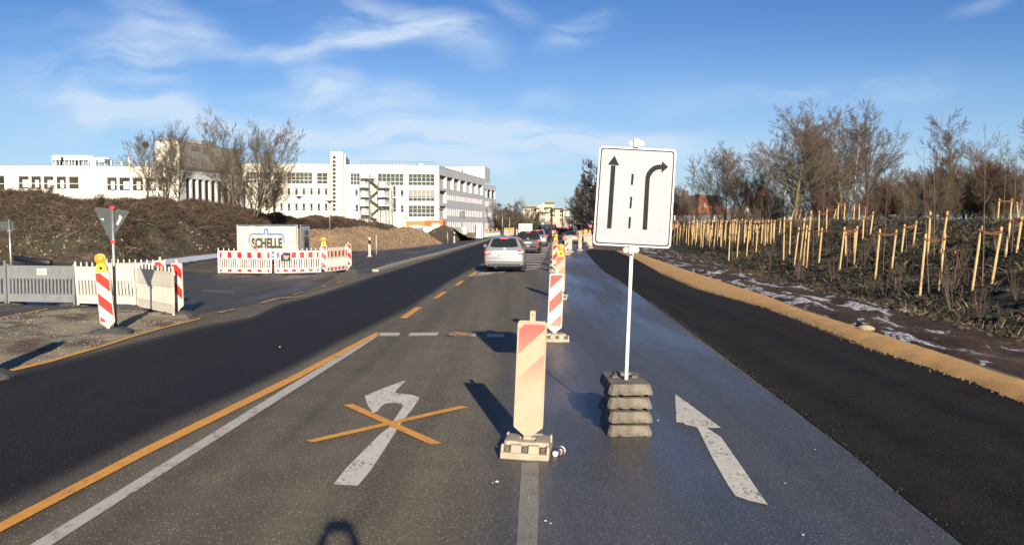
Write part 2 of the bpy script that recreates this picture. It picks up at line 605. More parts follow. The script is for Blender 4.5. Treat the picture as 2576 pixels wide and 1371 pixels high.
m_white = paint_mat('white_marking', (.42, .385, .335), (.10, .09, .075), .52)
m_wbrt = paint_mat('arrow_marking', (.52, .50, .43), (.10, .09, .075), .50, scale=34)
m_wold = paint_mat('faded_marking', (.20, .185, .155), (.09, .085, .068), .50, scale=70)
m_yel = paint_mat('orange_marking', (.60, .275, .032), (.12, .09, .06), .53, scale=40)
m_yelo = paint_mat('worn_orange_marking', (.48, .27, .09), (.11, .09, .07), .40, scale=22)
m_kerb = M('kerb_stone', (.24, .215, .175), .85, var=.3, vscale=6, bump=.01, bscale=30)
m_beige = M('beige_plastic', (.26, .225, .17), .7, var=.14, vscale=6, bump=.003, bscale=60)
m_rub = M('grey_rubber', (.030, .031, .032), .85, var=.3, vscale=8, bump=.008, bscale=30)
m_block = M('recycled_block', (.055, .048, .038), .88, col2=(.145, .128, .10), vscale=7, bump=.012, bscale=26)
m_wplas = M('white_plastic', (.52, .49, .43), .5, var=.05, vscale=3)
m_cream = M('cream_plastic', (.46, .43, .375), .55, var=.07, vscale=3)
m_gplas = M('grey_plastic', (.135, .145, .15), .55, var=.12, vscale=5)
m_red = M('red_sheeting', (.42, .018, .010), .35, var=.06, vscale=8)
m_shw = M('white_sheeting', (.40, .39, .37), .35, var=.04, vscale=8)
m_bwhite = M('board_white', (.38, .345, .285), .5, var=.05, vscale=8)
m_orange = M('amber_lens', (.85, .24, .02), .18, var=.15, vscale=20, coat=.6)
m_lampy = M('yellow_plastic', (.78, .42, .03), .4, var=.08, vscale=12)
m_black = M('black_film', (.012, .012, .013), .7, var=.2, vscale=10, spec=.15)
m_steel = M('galvanised_steel', (.33, .35, .35), .42, .75, var=.14, vscale=14, bump=.001, bscale=90)
m_steeld = M('dull_steel', (.30, .31, .31), .5, .6, var=.15, vscale=6)
m_signb = M('sign_back', (.035, .045, .045), .6, .0, var=.2, vscale=7)
m_wood = M('pale_wood', (.40, .275, .125), .75, var=.2, vscale=7, stretch=(6, 6, .7), bump=.002, bscale=40)
m_rope = M('coir_rope', (.16, .062, .022), .95, var=.3, vscale=60, bump=.004, bscale=150)
m_bark = M('bark_brown', (.085, .066, .045), .9, var=.4, vscale=5, stretch=(3, 3, .6))
m_bark2 = M('bark_dark', (.040, .030, .022), .9, var=.4, vscale=4)
m_barkg = M('bark_olive', (.105, .092, .052), .9, var=.4, vscale=4)
m_birch = M('bark_birch', (.34, .32, .28), .8, col2=(.08, .065, .05), vscale=3, stretch=(1, 1, 2), lo=.44, hi=.54)
m_twig = M('twig_brown', (.105, .080, .058), .9, var=.35, vscale=1.5)
m_twigr = M('twig_red', (.070, .042, .029), .9, var=.5, vscale=1.5)
m_twigd = M('twig_dark', (.042, .030, .023), .9, var=.4, vscale=1.2)
m_twigo = M('twig_olive', (.085, .068, .046), .9, var=.35, vscale=1.5)
m_leafc = M('copper_leaf', (.26, .09, .03), .8, var=.4, vscale=3)
m_leafg = M('dark_leaf', (.022, .034, .012), .8, var=.5, vscale=2)
m_leafd = M('grass_dark', (.017, .022, .009), .9, var=.5, vscale=1.5)
m_leafb = M('litter_brown', (.040, .027, .016), .9, var=.5, vscale=1.5)
# ================================================================ THE SETTING: ground, roads, banks


def sheet(name, pts, z, mat, kind='structure'):
    """flat polygon from world (x, y) points"""
    from mathutils.geometry import tessellate_polygon
    vs = [Vector((p[0], p[1], z)) for p in pts]
    fs = [list(t) for t in tessellate_polygon([[Vector((p.x, p.y, 0)) for p in vs]])]
    fs = [t if (vs[t[1]] - vs[t[0]]).cross(vs[t[2]] - vs[t[0]]).z > 0 else t[::-1] for t in fs]
    me = bpy.data.meshes.new(name); me.from_pydata([tuple(p) for p in vs], [], fs); me.update()
    o = link_mesh(name, me, mat)
    if kind: o['kind'] = kind
    return o


def ribbon(name, left, right, z, mat, nx=6, ny=8, kind='structure', jit=0, parent=None, pix=True, thick=0, profile=None):
    """strip between two measured edges, uv.x across and uv.y along; profile(u) gives extra height"""
    Lp = [G(*p) if pix else Vector((*p, 0)) for p in left]
    Rp = [G(*p) if pix else Vector((*p, 0)) for p in right]
    Ls, Rs = [], []
    for k in range(len(Lp) - 1):
        for j in range(ny):
            t = j / ny
            Ls.append(Lp[k].lerp(Lp[k + 1], t)); Rs.append(Rp[k].lerp(Rp[k + 1], t))
    Ls.append(Lp[-1]); Rs.append(Rp[-1])
    me = bpy.data.meshes.new(name)
    vs, fs, uvs = [], [], []
    for i, (a, b) in enumerate(zip(Ls, Rs)):
        for j in range(nx + 1):
            u = j / nx
            p = a.lerp(b, u)
            zz = z + (profile(u) if profile else 0)
            if jit and (j in (0, nx)):
                w = (b - a)
                w = w.normalized() if w.length > 0 else w
                p = p + w * (noise.noise(Vector((p.x * 3, p.y * 3, j))) * jit + noise.noise(Vector((p.x * 14, p.y * 14, j))) * jit * .5)
            elif jit and profile:
                zz += noise.noise(Vector((p.x * 2, p.y * 2, 3))) * jit * .35
            vs.append((p.x, p.y, zz)); uvs.append((u, i / ny))
    n = nx + 1
    for i in range(len(Ls) - 1):
        for j in range(nx):
            fs.append((i * n + j, i * n + j + 1, (i + 1) * n + j + 1, (i + 1) * n + j))
    me.from_pydata(vs, [], fs)
    me.update()
    if me.polygons[0].normal.z < 0: me.flip_normals()
    uvl = me.uv_layers.new(name='UVMap')
    for lp in me.loops: uvl.data[lp.index].uv = uvs[lp.vertex_index]
    o = link_mesh(name, me, mat, parent, smooth=bool(profile))
    if kind and parent is None: o['kind'] = kind
    return o


# ---- base ground
sheet('ground', [(-1500, -300), (1500, -300), (1500, 3000), (-1500, 3000)], -.06, m_ground)
# ---- the old carriageway and the side street (one paved plane, newer layers lie on it)
sheet('road', [(-9, -25), (7.3, -25), (7.3, 18), (7.6, 26), (8.3, 43), (9, 60), (12, 82), (15, 110), (22, 200), (30, 420), (12, 420), (3, 250),
               (-1.5, 160), (-5, 120), (-7.6, 96), (-9.3, 83), (-10.2, 76), (-12.3, 70.5), (-10, 52), (-7, 34), (-6.4, 25), (-8, 18)], 0.0, m_old)
sheet('side_street', [(-9.02, -25), (-8.02, 18), (-6.42, 25), (-7.02, 34), (-10.02, 52), (-12.32, 70.5), (-17, 73), (-20, 66), (-22, 55), (-26, 49.5), (-60, 50), (-60, -25)], -.002, m_side)


# ---- dark new lane left of the orange line
def dark_edge():
    n = NT('dark_lane_asphalt')
    c, f, fine = asphalt_layers(n, (.0085, .0085, .0105), (.0165, .0155, .0170), (.13, .125, .11))
    co, fo, fi = asphalt_layers(n, *OLD)
    u = n.ma('ADD', n.uv(0), n.ma('MULTIPLY', n.ma('SUBTRACT', n.noise(.7, 5, (1, .15, 1), .045), .5), .07))
    fl = n.mr(u, .00, .10, .75, 0, True)
    fr = n.mr(u, .885, .99, 0, 1, True)
    e = n.ma('ADD', n.ma('MULTIPLY', fl, .45), fr)
    c = n.mx(e, c, co)
    n.col(c)
    n.rough(n.mr(f, 0, 1, .70, .82)); s_ = n.mr(e, 0, 1, .18, .25); n.L(s_, n.b.inputs['Specular IOR Level'])
    n.bump(n.ma('ADD', n.ma('MULTIPLY', n.noise(120, 3), .6), n.ma('MULTIPLY', n.noise(35, 4), .4)), .007)
    return n.m


m_lane = dark_edge()
ribbon('new_lane', [(-900, 1205), (0, 945), (509, 820), (634, 797), (705, 764), (776, 747), (848, 726), (950, 692), (1105, 645), (1215, 611), (1262, 597), (1300, 587)],
       [(-500, 1640), (0, 1322), (420, 1098), (620, 1000), (760, 935), (945, 838), (1060, 770), (1150, 708), (1196, 680), (1280, 636), (1316, 617), (1352, 598)],
       .004, m_lane, nx=14, ny=8)

# ---- wet lane right of the beacons
n = NT('wet_lane_asphalt')
cw, fw, fine = asphalt_layers(n, (.047, .048, .051), (.086, .084, .082), (.36, .33, .29))
co, fo, fi = asphalt_layers(n, *OLD)
u = n.ma('ADD', n.uv(0), n.ma('MULTIPLY', n.ma('SUBTRACT', n.noise(.6, 5, (1, .25, 1), .045), .5), .16))
dry = n.mr(u, .16, .40, 1, 0, True)
n.col(n.mx(dry, cw, co))
wetn = n.mr(n.noise(.55, 5, (1.4, .16, 1), .045, dist=.5), .36, .64, 0, 1, True)
wetn = n.ma('MULTIPLY', wetn, n.ma('SUBTRACT', 1.0, dry))
rw_ = n.ma('ADD', n.mr(wetn, 0, 1, .55, .30), n.mr(n.noise(90, 3), .3, .7, -.05, .05))
n.rough(n.ma('ADD', n.ma('MULTIPLY', rw_, n.ma('SUBTRACT', 1.0, dry)), n.ma('MULTIPLY', n.mr(fo, 0, 1, .72, .82), dry)))
n.L(n.mr(dry, 0, 1, .55, .25), n.b.inputs['Specular IOR Level'])
bd_ = n.t.nodes.new('ShaderNodeBump'); n.L(n.mr(dry, 0, 1, .0035, .008), bd_.inputs['Distance'])
n.L(n.ma('ADD', n.ma('MULTIPLY', n.noise(120, 3), .6), n.ma('MULTIPLY', n.noise(35, 4), .4)), bd_.inputs['Height']); n.L(bd_.outputs[0], n.b.inputs['Normal'])
ribbon('wet_lane', [(430, 1900), (700, 1371), (900, 1170), (1060, 960), (1200, 800), (1300, 700), (1348, 650), (1374, 625), (1390, 608), (1400, 596)],
       [(2900, 1900), (2424, 1371), (2291, 1268), (2144, 1143), (1840, 918), (1630, 758), (1518, 683), (1494, 659), (1473, 630), (1470, 606)],
       .004, n.m, nx=10, ny=8)
# ---- fresh black asphalt between the wet lane and the sand
ribbon('new_cycle_lane', [(2900, 1900), (2424, 1371), (2291, 1266), (2144, 1141), (1997, 1030), (1850, 918), (1756, 849), (1630, 757), (1561, 708), (1518, 682), (1494, 658), (1478, 640), (1475, 631)],
       [(4200, 1640), (3000, 1180), (2576, 1018), (2430, 959), (2303, 917), (2177, 875), (2050, 820), (1924, 774), (1756, 727), (1660, 685), (1600, 652), (1545, 630), (1490, 627)],
       .009, m_darkr, nx=10, ny=6, jit=.012)
# ---- raised sand haunch along the new asphalt
m_s = ribbon('sand_strip', [(4200, 1640), (3000, 1175), (2576, 1016), (2430, 958), (2303, 916), (2177, 874), (2050, 820), (1924, 774), (1756, 727), (1660, 686), (1600, 653), (1552, 633)],
             [(4300, 1500), (3000, 1090), (2576, 963), (2514, 942), (2387, 896), (2261, 856), (2147, 822), (2030, 786), (1924, 744), (1806, 706), (1705, 672.6), (1590, 632)][0:12],
             .012, m_sand, nx=8, ny=14, jit=.07, profile=lambda u: .075 * math.sin(math.pi * min(1, max(0, u))) ** .7)


# ---- right: muddy ditch and planted embankment as one terrain
def lerp_tab(tab, x):
    if x <= tab[0][0]: return tab[0][1]
    for (a, b), (c_, d) in zip(tab, tab[1:]):
        if x <= c_: return b + (d - b) * (x - a) / (c_ - a)
    return tab[-1][1]


SX = [(-20, 6.9), (8, 6.9), (13.7, 7.1), (17.9, 7.15), (25.8, 7.55), (33, 7.8), (43, 8.25), (55.6, 8.8), (70, 9.8), (82, 12), (110, 17), (150, 22), (200, 26)]
FX = [(-20, 9.0), (8, 9.2), (15.6, 9.3), (22, 9.5), (28.7, 9.9), (36, 10.2), (55, 11.6), (70, 13.2), (82, 15), (110, 20), (150, 25), (200, 30)]


def bank_z(x, y):
    s, f = lerp_tab(SX, y), lerp_tab(FX, y)
    if x < s: return -.03
    n1 = noise.noise(Vector((x * .9, y * .35, 0))); n2 = noise.noise(Vector((x * 2.7, y * 2.2, 5))); n3 = noise.noise(Vector((x * 7, y * 6, 9)))
    if x < f:
        t = (x - s) / (f - s)
        z = .035 + (n1 * .09 + n2 * .06 + n3 * .022) * min(1, t * 4) + .04 * abs(math.sin(t * 6.3 + n1))
        return z
    t = min(1.0, (x - f) / 5.2)
    top = 2.18 + .0025 * y
    k = t * t * (3 - 2 * t) * .45 + t * .55
    z = top * k + (n1 * .10 + n2 * .11 + n3 * .045) * min(1, t * 5 + .4) * (1 if t < 1 else .45)
    if x > f + 5.2: z = top + n1 * .07 + n2 * .04
    return z


def terrain(name, xs, ys, zf, mats, mf=None, kind='structure'):
    vs = []
    ny = len(ys)
    for j, y in enumerate(ys):
        row = xs(y) if callable(xs) else xs
        for x in row: vs.append((x, y, zf(x, y)))
    nx = len(row)
    q, mi = [], []
    for j in range(ny - 1):
        for i in range(nx - 1):
            q.append((j * nx + i, j * nx + i + 1, (j + 1) * nx + i + 1, (j + 1) * nx + i))
            mi.append(mf(i, j) if mf else 0)
    o = np_mesh(name, vs, q, mats, smooth=True, matidx=mi)
    if kind: o['kind'] = kind
    return o


ysr = [-20 + i * 1.0 for i in range(26)] + [6 + i * .16 for i in range(1, 200)] + [38 + i * .4 for i in range(120)] + [86 + i * 2 for i in range(58)]


def row_r(y):
    s, f = lerp_tab(SX, y), lerp_tab(FX, y)
    r = [s - .25 + (f - s + .25) * i / 16 for i in range(16)]
    r += [f + 5.4 * i / 44 for i in range(44)]
    r += [f + 5.4 + 1.5 * i for i in range(8)] + [f + 20, f + 30, f + 60, f + 160]
    return r


terrain('embankment', row_r, ysr, bank_z, [m_mud, m_slope], lambda i, j: 0 if i < 15 else 1)


def hit_right(u, v):
    """where the view line through a measured spot meets the right-hand embankment"""
    d = ray(u, v); t = 6.0
    while t < 160:
        p = Vector((0, 0, H)) + d * t
        if p.z <= bank_z(p.x, p.y): return p
        t += .08
    return Vector((0, 0, H)) + d * 60


# ---- ridge shaped earthworks: front foot, crest and back foot lines
def ridge(name, front, crest, back, mat, nu=120, nv=26, amp=.25, seed=0, kind='structure', fine=.12):
    def res(poly, n):
        L_ = [0]
        for a, b in zip(poly, poly[1:]): L_.append(L_[-1] + (Vector(b) - Vector(a)).length)
        out = []
        for i in range(n + 1):
            s = L_[-1] * i / n
            for k in range(len(poly) - 1):
                if s <= L_[k + 1] + 1e-6:
                    t = (s - L_[k]) / max(1e-6, L_[k + 1] - L_[k]); out.append(Vector(poly[k]).lerp(Vector(poly[k + 1]), t)); break
        return out
    Fp, Cp, Bp = res(front, nu), res(crest, nu), res(back, nu)
    g = []
    for i in range(nu + 1):
        e = min(1, min(i, nu - i) / (nu * .04 + 1e-6))
        row = []
        for j in range(nv + 1):
            t = j / nv
            if t < .6:
                k = t / .6; p = Fp[i].lerp(Cp[i], k); h = Cp[i].z * (math.sin(k * math.pi / 2) ** 1.15)
            else:
                k = (t - .6) / .4; p = Cp[i].lerp(Bp[i], k); h = Cp[i].z * (math.cos(k * math.pi / 2) ** 1.1)
            w = min(1, min(t, 1 - t) * 6)
            nz = noise.noise(Vector((p.x * .28, p.y * .28, seed))) * amp + noise.noise(Vector((p.x * .9, p.y * .9, seed + 3))) * amp * .5 + noise.noise(Vector((p.x * 2.6, p.y * 2.6, seed + 7))) * fine
            row.append(Vector((p.x, p.y, max(-.05, h + nz * w) if 0 < j < nv else -.08)))
        g.append(row)
    vs = [tuple(p) for r_ in g for p in r_]
    q = [(i * (nv + 1) + j, (i + 1) * (nv + 1) + j, (i + 1) * (nv + 1) + j + 1, i * (nv + 1) + j + 1) for i in range(nu) for j in range(nv)]
    o = np_mesh(name, vs, q, mat, smooth=True)
    if o.data.polygons[len(q) // 2].normal.z < 0: o.data.flip_normals()
    if kind: o['kind'] = kind
    return o, g


def V3(u, v, Y):
    return tuple(at(u, v, Y))


bank_front = [(-75, 50, 0), tuple(G(-60, 656)), tuple(G(25, 654)), tuple(G(150, 662)), tuple(G(275, 662)), tuple(G(400, 648)), tuple(G(526, 636)), tuple(G(601, 627)),
              tuple(G(700, 615)), tuple(G(780, 608)), tuple(G(880, 603)), tuple(G(980, 600)), tuple(G(1050, 597))]
bank_crest = [(-80, 66, 4.9), V3(-100, 474, 66), V3(0, 480, 66), V3(100, 481, 62), V3(200, 500, 60), V3(300, 494, 62), V3(451, 496, 72), V3(601, 520, 87), V3(690, 532, 97),
              V3(769, 546, 110), V3(850, 543, 125), V3(901, 550, 135), V3(980, 565, 148), V3(1046, 585, 160)]
bank_crest = [(x, y, z - .42) for (x, y, z) in bank_crest]
bank_back = [(-85, 85, 0), (-60, 84, 0), (-45, 82, 0), (-38, 80, 0), (-36, 79, 0), (-38, 84, 0), (-38, 96, 0), (-38, 110, 0), (-35, 120, 0), (-33, 134, 0), (-30, 144, 0), (-27, 156, 0), (-20, 166, 0)]
left_bank, LG = ridge('left_embankment', bank_front, bank_crest, bank_back, m_bank, 240, 40, .7, 2, fine=.34)

h1, HG1 = ridge('sand_heap', [tuple(G(740, 628)), tuple(G(785, 630)), tuple(G(885, 632)), tuple(G(980, 627)), tuple(G(1043, 622)), tuple(G(1112, 613))],
                [V3(735, 580, 80), V3(780, 578, 78), V3(830, 577, 79), V3(870, 572, 80), V3(901, 573, 81), V3(940, 571, 84), V3(962, 575, 86), V3(988, 571, 88), V3(1017, 571.5, 92), V3(1038, 581, 95), V3(1070, 583, 98), V3(1088, 597, 99), V3(1116, 611, 97)],
                [(-24, 84, 0), (-20, 88, 0), (-17, 92, 0), (-15, 96, 0), (-12, 103, 0), (-8, 100, 0)], m_heap, 160, 34, .40, 11, fine=.16, kind=None)
tag(h1, 'long brown heap of dug earth behind the barriers beside the path', 'earth heap')
h2, HG2 = ridge('soil_heap', [tuple(G(1060, 610)), tuple(G(1095, 613)), tuple(G(1138, 610)), tuple(G(1180, 600))],
                [V3(1055, 600, 110), V3(1085, 583, 110), V3(1101, 572, 111), V3(1117, 568.5, 112), V3(1134, 572.5, 113), V3(1152, 582, 114), V3(1178, 599, 117)],
                [(-14, 120, 0), (-9, 122, 0), (-5, 122, 0)], m_heap2, 50, 22, .26, 23, fine=.12, kind=None)
tag(h2, 'dark brown soil heap in front of the orange container', 'earth heap')
h3, _ = ridge('rubble_heap', [tuple(G(1168, 601)), tuple(G(1185, 600.5)), tuple(G(1200, 599))],
              [V3(1163, 594, 139), V3(1180, 585, 140), V3(1196, 588, 141), V3(1203, 598, 142)],
              [(-8, 146, 0), (-5, 146, 0)], m_heap, 26, 14, .1, 31, fine=.05, kind=None)
tag(h3, 'small brown heap beside the blue and white toilet cabin', 'earth heap')

# ---- left foreground: gravel island, snow, earth strip, kerb and path
def pix_poly(name, px, z, mat, jit=0.0, sub=14, kind='structure'):
    pts = []
    P_ = [G(*p) for p in px]
    for a, b in zip(P_, P_[1:] + P_[:1]):
        for j in range(sub):
            p = a.lerp(b, j / sub)
            d = (b - a).normalized(); nrm = Vector((-d.y, d.x, 0))
            p = p + nrm * (noise.noise(Vector((p.x * 1.1, p.y * 1.1, 2))) * jit + noise.noise(Vector((p.x * 4, p.y * 4, 6))) * jit * .5)
            pts.append((p.x, p.y))
    return sheet(name, pts, z, mat, kind)


# gravel island as a low rough mound
isl_l = [(-700, 1010), (-300, 880), (-40, 803), (60, 787), (180, 777), (300, 780), (380, 783), (440, 786)]
isl_r = [(-700, 1145), (-300, 1030), (5, 938), (124, 910), (248, 874), (347, 843), (421, 821), (480, 806)]
ribbon('gravel_island', isl_l, isl_r, .002, m_gravel, nx=22, ny=16, jit=.10, profile=lambda u: .05 * math.sin(math.pi * u) ** .5)
pix_poly('snow_patch', [(262, 672), (330, 662), (400, 654), (480, 645), (552, 638), (552, 648), (500, 655), (440, 664), (380, 669), (330, 674)], .003, m_snow, .25)
pix_poly('snow_strip', [(980, 660), (1010, 654), (1100, 633), (1180, 614), (1172, 615), (1080, 633), (1000, 652)], .003, m_snow, .05) if False else None
pix_poly('earth_patch', [(430, 676), (500, 661), (560, 652), (640, 648), (700, 650), (745, 640), (780, 634), (880, 636), (900, 640), (860, 652), (780, 668), (640, 684), (520, 690)], .0015, m_bank, .3)
# path surface right of the heaps and its kerb
n_path = [(885, 633), (980, 628), (1043, 622.5), (1109, 614), (1178, 603), (1240, 594)]
ribbon('bicycle_path', [(860, 640), (900, 638), (985, 630), (1046, 624), (1112, 615), (1180, 603), (1236, 595)],
       [(905, 690), (946, 682), (1040, 654.5), (1105, 638), (1165, 620.5), (1215, 606.5), (1250, 597)], .014, m_side, nx=4, ny=6)
kl = [G(u, v) for (u, v) in ((944, 683.5), (985, 671), (1040, 655), (1105, 638.5), (1165, 621), (1215, 607), (1250, 597.5), (1280, 588.5))]
mb = MB()
for a, b in zip(kl, kl[1:]):
    d = (b - a); nn = max(1, int(d.length / 1.0))
    nrm = Vector((-d.y, d.x, 0)).normalized() * .15
    for k in range(nn):
        p, q = a.lerp(b, (k + .006) / nn), a.lerp(b, (k + 1 - .006) / nn)
        z0, z1 = -.03, .11
        A = [p - nrm, q - nrm, q + nrm, p + nrm]
        lo = [Vector((w_.x, w_.y, z0)) for w_ in A]; hi = [Vector((w_.x, w_.y, z1)) for w_ in A]
        mb.quad(hi[0], hi[1], hi[2], hi[3]); mb.quad(lo[0], lo[1], hi[1], hi[0]); mb.quad(lo[2], lo[3], hi[3], hi[2]); mb.quad(lo[3], lo[0], hi[0], hi[3]); mb.quad(lo[1], lo[2], hi[2], hi[1])
ko = mb.build('kerb', m_kerb); ko['kind'] = 'structure'


# ---- painted markings (all lie 4 mm above the layer below)
def mark_poly(name, px, z, mat):
    return pix_poly(name, px, z, mat, jit=0.0, sub=1)


def line(name, l, r, z, mat, ny=6):
    return ribbon(name, l, r, z, mat, nx=1, ny=ny, jit=.006)


z1, z2, z3 = .009, .013, .017
line('white_lane_line', [(-260, 1580), (81, 1371), (747, 959), (883, 879), (945, 843)], [(-190, 1580), (132, 1371), (747, 978), (883, 891), (951, 846)], z1, m_white)
line('orange_lane_line', [(-300, 1492), (0, 1318), (365, 1127), (747, 941), (883, 870), (944, 838.5)], [(-300, 1520), (0, 1342), (365, 1148), (747, 956), (883, 881), (958, 839)], z2, m_yel)
line('old_lane_line', [(1275, 1640), (1300, 1371), (1312, 1165)], [(1352, 1640), (1352, 1371), (1356, 1165)], z1, m_wold)
for q in ([(959, 837.6), (1008, 837.6), (1003, 846), (951, 846)], [(1033, 838), (1105, 837), (1098, 845.5), (1026, 846)], [(1133, 838), (1200, 840), (1196, 847), (1128, 846)],
          [(1226, 840), (1268, 841), (1268, 849), (1223, 848.5)]):
    mark_poly('stop_line_dash', q, z1, m_white)
for q in ([(1123, 842), (1140, 838), (1188, 845), (1176, 848)], [(1128, 836.5), (1150, 837), (1192, 842), (1188, 845)], [(1122, 843.5), (1186, 842.5), (1188, 845.5), (1130, 846.5)]):
    z3 += .0015
    mark_poly('orange_scribble', q, z3, m_yelo)


def zm(pts, x0, y0, k): return [(x0 + a * k, y0 + b * k) for a, b in pts]


A1 = zm([(258, 948), (430, 957), (520, 850), (625, 690), (735, 515), (815, 415), (867, 335), (825, 317), (780, 309), (735, 306), (692, 300), (700, 284), (737, 245), (770, 210), (640, 255), (560, 288), (480, 320),
         (487, 350), (505, 400), (512, 402), (535, 442), (566, 432), (590, 402), (622, 376), (655, 372), (700, 370), (745, 384), (750, 395), (730, 425), (650, 545), (590, 590), (350, 830)], 747, 882.7, .356)
mark_poly('turn_arrow_marking', A1, z1, m_wbrt)
mark_poly('orange_cross_marking', zm([(328, 388), (395, 382), (1027, 662), (945, 671)], 747, 882.7, .356), z2 + .002, m_yel)
mark_poly('orange_cross_marking', zm([(62, 645), (118, 657), (1208, 407), (1155, 397)], 747, 882.7, .356), z2 + .006, m_yel)
A2 = zm([(187, 205), (196, 400), (240, 402), (262, 418), (330, 432), (342, 440), (440, 640), (550, 832), (600, 905), (700, 940), (822, 966), (640, 700), (500, 500), (402, 438), (440, 440), (500, 437), ], 1629.5, 916.6, .3674)
mark_poly('straight_arrow_marking', A2, z1, m_wbrt)
# orange dashes on the dark lane border, hatched area, far orange line
for q in ([(1005, 801), (1023, 802), (1063, 774), (1046, 773.5)], [(1088, 751.8), (1100, 751.8), (1125, 735), (1114, 735)], [(1142, 719), (1153, 719), (1169, 707), (1159, 707)], [(1176, 696), (1188, 696), (1204, 684), (1194, 684)]):
    mark_poly('orange_lane_dash', q, z2, m_yel)
for q in ([(1180, 695.5), (1196, 695), (1274, 684.5), (1268, 682.6)], [(1193, 690.8), (1212, 685.5), (1225, 683), (1214, 686), (1258, 684), (1250, 687)],
          [(1313, 681.5), (1316, 679), (1357, 673.2), (1357, 675)]):
    mark_poly('hatch_outline', q, z1, m_white)
hy = [671.2, 664, 657.2, 651.5, 647, 642.7, 639, 635.4, 632, 629, 626.3, 623.7, 621.3, 619, 617, 615, 613.2]
for k, v in enumerate(hy):
    ur = [1360, 1362, 1366, 1369, 1371, 1372, 1374, 1376, 1377, 1379, 1380, 1381, 1382, 1383, 1384, 1385, 1386][k]
    ul = [1290, 1296, 1302, 1306, 1310, 1314, 1318, 1321, 1325, 1329, 1332, 1335, 1337, 1340, 1342, 1344, 1346][k]
    h = 1.05 - k * .04
    mark_poly('hatch_stripe', [(ul, v + .6 - h), (ul, v + .6 + h), (ur, v + h), (ur, v - h)], z1, m_white)
line('orange_guide_line', [(1384, 646), (1386.5, 603)], [(1388, 646), (1388, 603)], z1, m_yelo)
# orange edge line at the gravel island and dashes further on
line('orange_edge_line', [(-400, 1035), (0, 937), (124, 908.5), (248, 873), (347, 842.5), (421, 821.5), (505, 801)], [(-400, 1050), (0, 944), (124, 914), (248, 877.5), (347, 846), (421, 824.5), (503, 804.5)], z1 + .008, m_yel)
for q in zm([(170, 770), (255, 773), (470, 722), (440, 712)], 509, 652, .1783), zm([(770, 630), (870, 632), (1090, 566), (1040, 558)], 509, 652, .1783), zm([(1030, 556), (1100, 568), (1445, 540), (1400, 528)], 509, 652, .1783), \
        zm([(1255, 516), (1300, 516), (1455, 472), (1400, 470)], 509, 652, .1783), zm([(1650, 400), (1720, 402), (1790, 384), (1720, 380)], 509, 652, .1783), \
        zm([(1850, 347), (1930, 345), (2045, 310), (1960, 312)], 509, 652, .1783), zm([(2090, 278), (2160, 277), (2205, 256), (2140, 260)], 509, 652, .1783), [(0, 801), (0, 805), (121, 780), (118, 778)]:
    z3 += .0003
    mark_poly('orange_edge_dash', q, z3, m_yelo)
for q in zm([(0, 437), (0, 445), (455, 463), (455, 457)], 509, 652, .1783), zm([(40, 462), (400, 475), (400, 469)], 509, 652, .1783), zm([(910, 365), (1040, 368), (1040, 362)], 509, 652, .1783):
    mark_poly('old_white_line', q, .0028, m_wold)


def edge_stones(name, px, n_, off, smin, smax, mat, label, seed):
    r_ = random.Random(seed); P_ = [G(*p) for p in px]; L_ = [0]
    for a, b in zip(P_, P_[1:]): L_.append(L_[-1] + (b - a).length)
    vs, q = [], []
    for k in range(n_):
        s_ = L_[-1] * r_.random() ** .6
        s_ = L_[-1] - s_ if False else s_
        for i in range(len(P_) - 1):
            if s_ <= L_[i + 1]: break
        t = (s_ - L_[i]) / max(1e-6, L_[i + 1] - L_[i]); p = P_[i].lerp(P_[i + 1], t); d = (P_[i + 1] - P_[i]).normalized(); nr = Vector((-d.y, d.x, 0))
        p = p + nr * r_.gauss(off, .05); z = r_.uniform(smin, smax); b = len(vs); a0 = r_.random() * 6
        for h_, rr_ in ((0, 1.0), (.55, .9), (1.0, .35)):
            for j in range(5):
                a = a0 + j * 1.257; vs.append((p.x + math.cos(a) * z * rr_ * r_.uniform(.75, 1.2), p.y + math.sin(a) * z * rr_ * r_.uniform(.75, 1.2), .010 + h_ * z * 1.1))
        for r0 in (0, 5):
            for j in range(5): q.append((b + r0 + j, b + r0 + (j + 1) % 5, b + r0 + 5 + (j + 1) % 5, b + r0 + 5 + j))
        q.append((b + 10, b + 11, b + 12, b + 13))
    return tag(np_mesh(name, vs, q, mat), label, 'gravel', kind='stuff')


EL = [(2700, 1066), (2576, 1018), (2430, 959), (2303, 917), (2177, 875), (2050, 820), (1924, 774), (1756, 727), (1660, 685)]
edge_stones('edge_gravel', EL, 1800, 0.0, .004, .012, M('pebble_mat', (.24, .15, .06), .9, var=.4, vscale=30), 'loose pale pebbles along the edge between sand strip and black asphalt', 1)
edge_stones('asphalt_crumbs', EL, 1500, -.03, .006, .020, M('tar_crumb_mat', (.02, .018, .016), .9, var=.4, vscale=30), 'black asphalt crumbs along the ragged edge of the new cycle lane', 2)
edge_stones('asphalt_crumbs', [(2424, 1371), (2291, 1266), (2144, 1141), (1997, 1030), (1850, 918), (1756, 849), (1630, 757)], 700, .0, .004, .012, M('tar_crumb_mat2', (.02, .018, .016), .9), 'small asphalt crumbs along the seam of wet lane and black lane', 3)

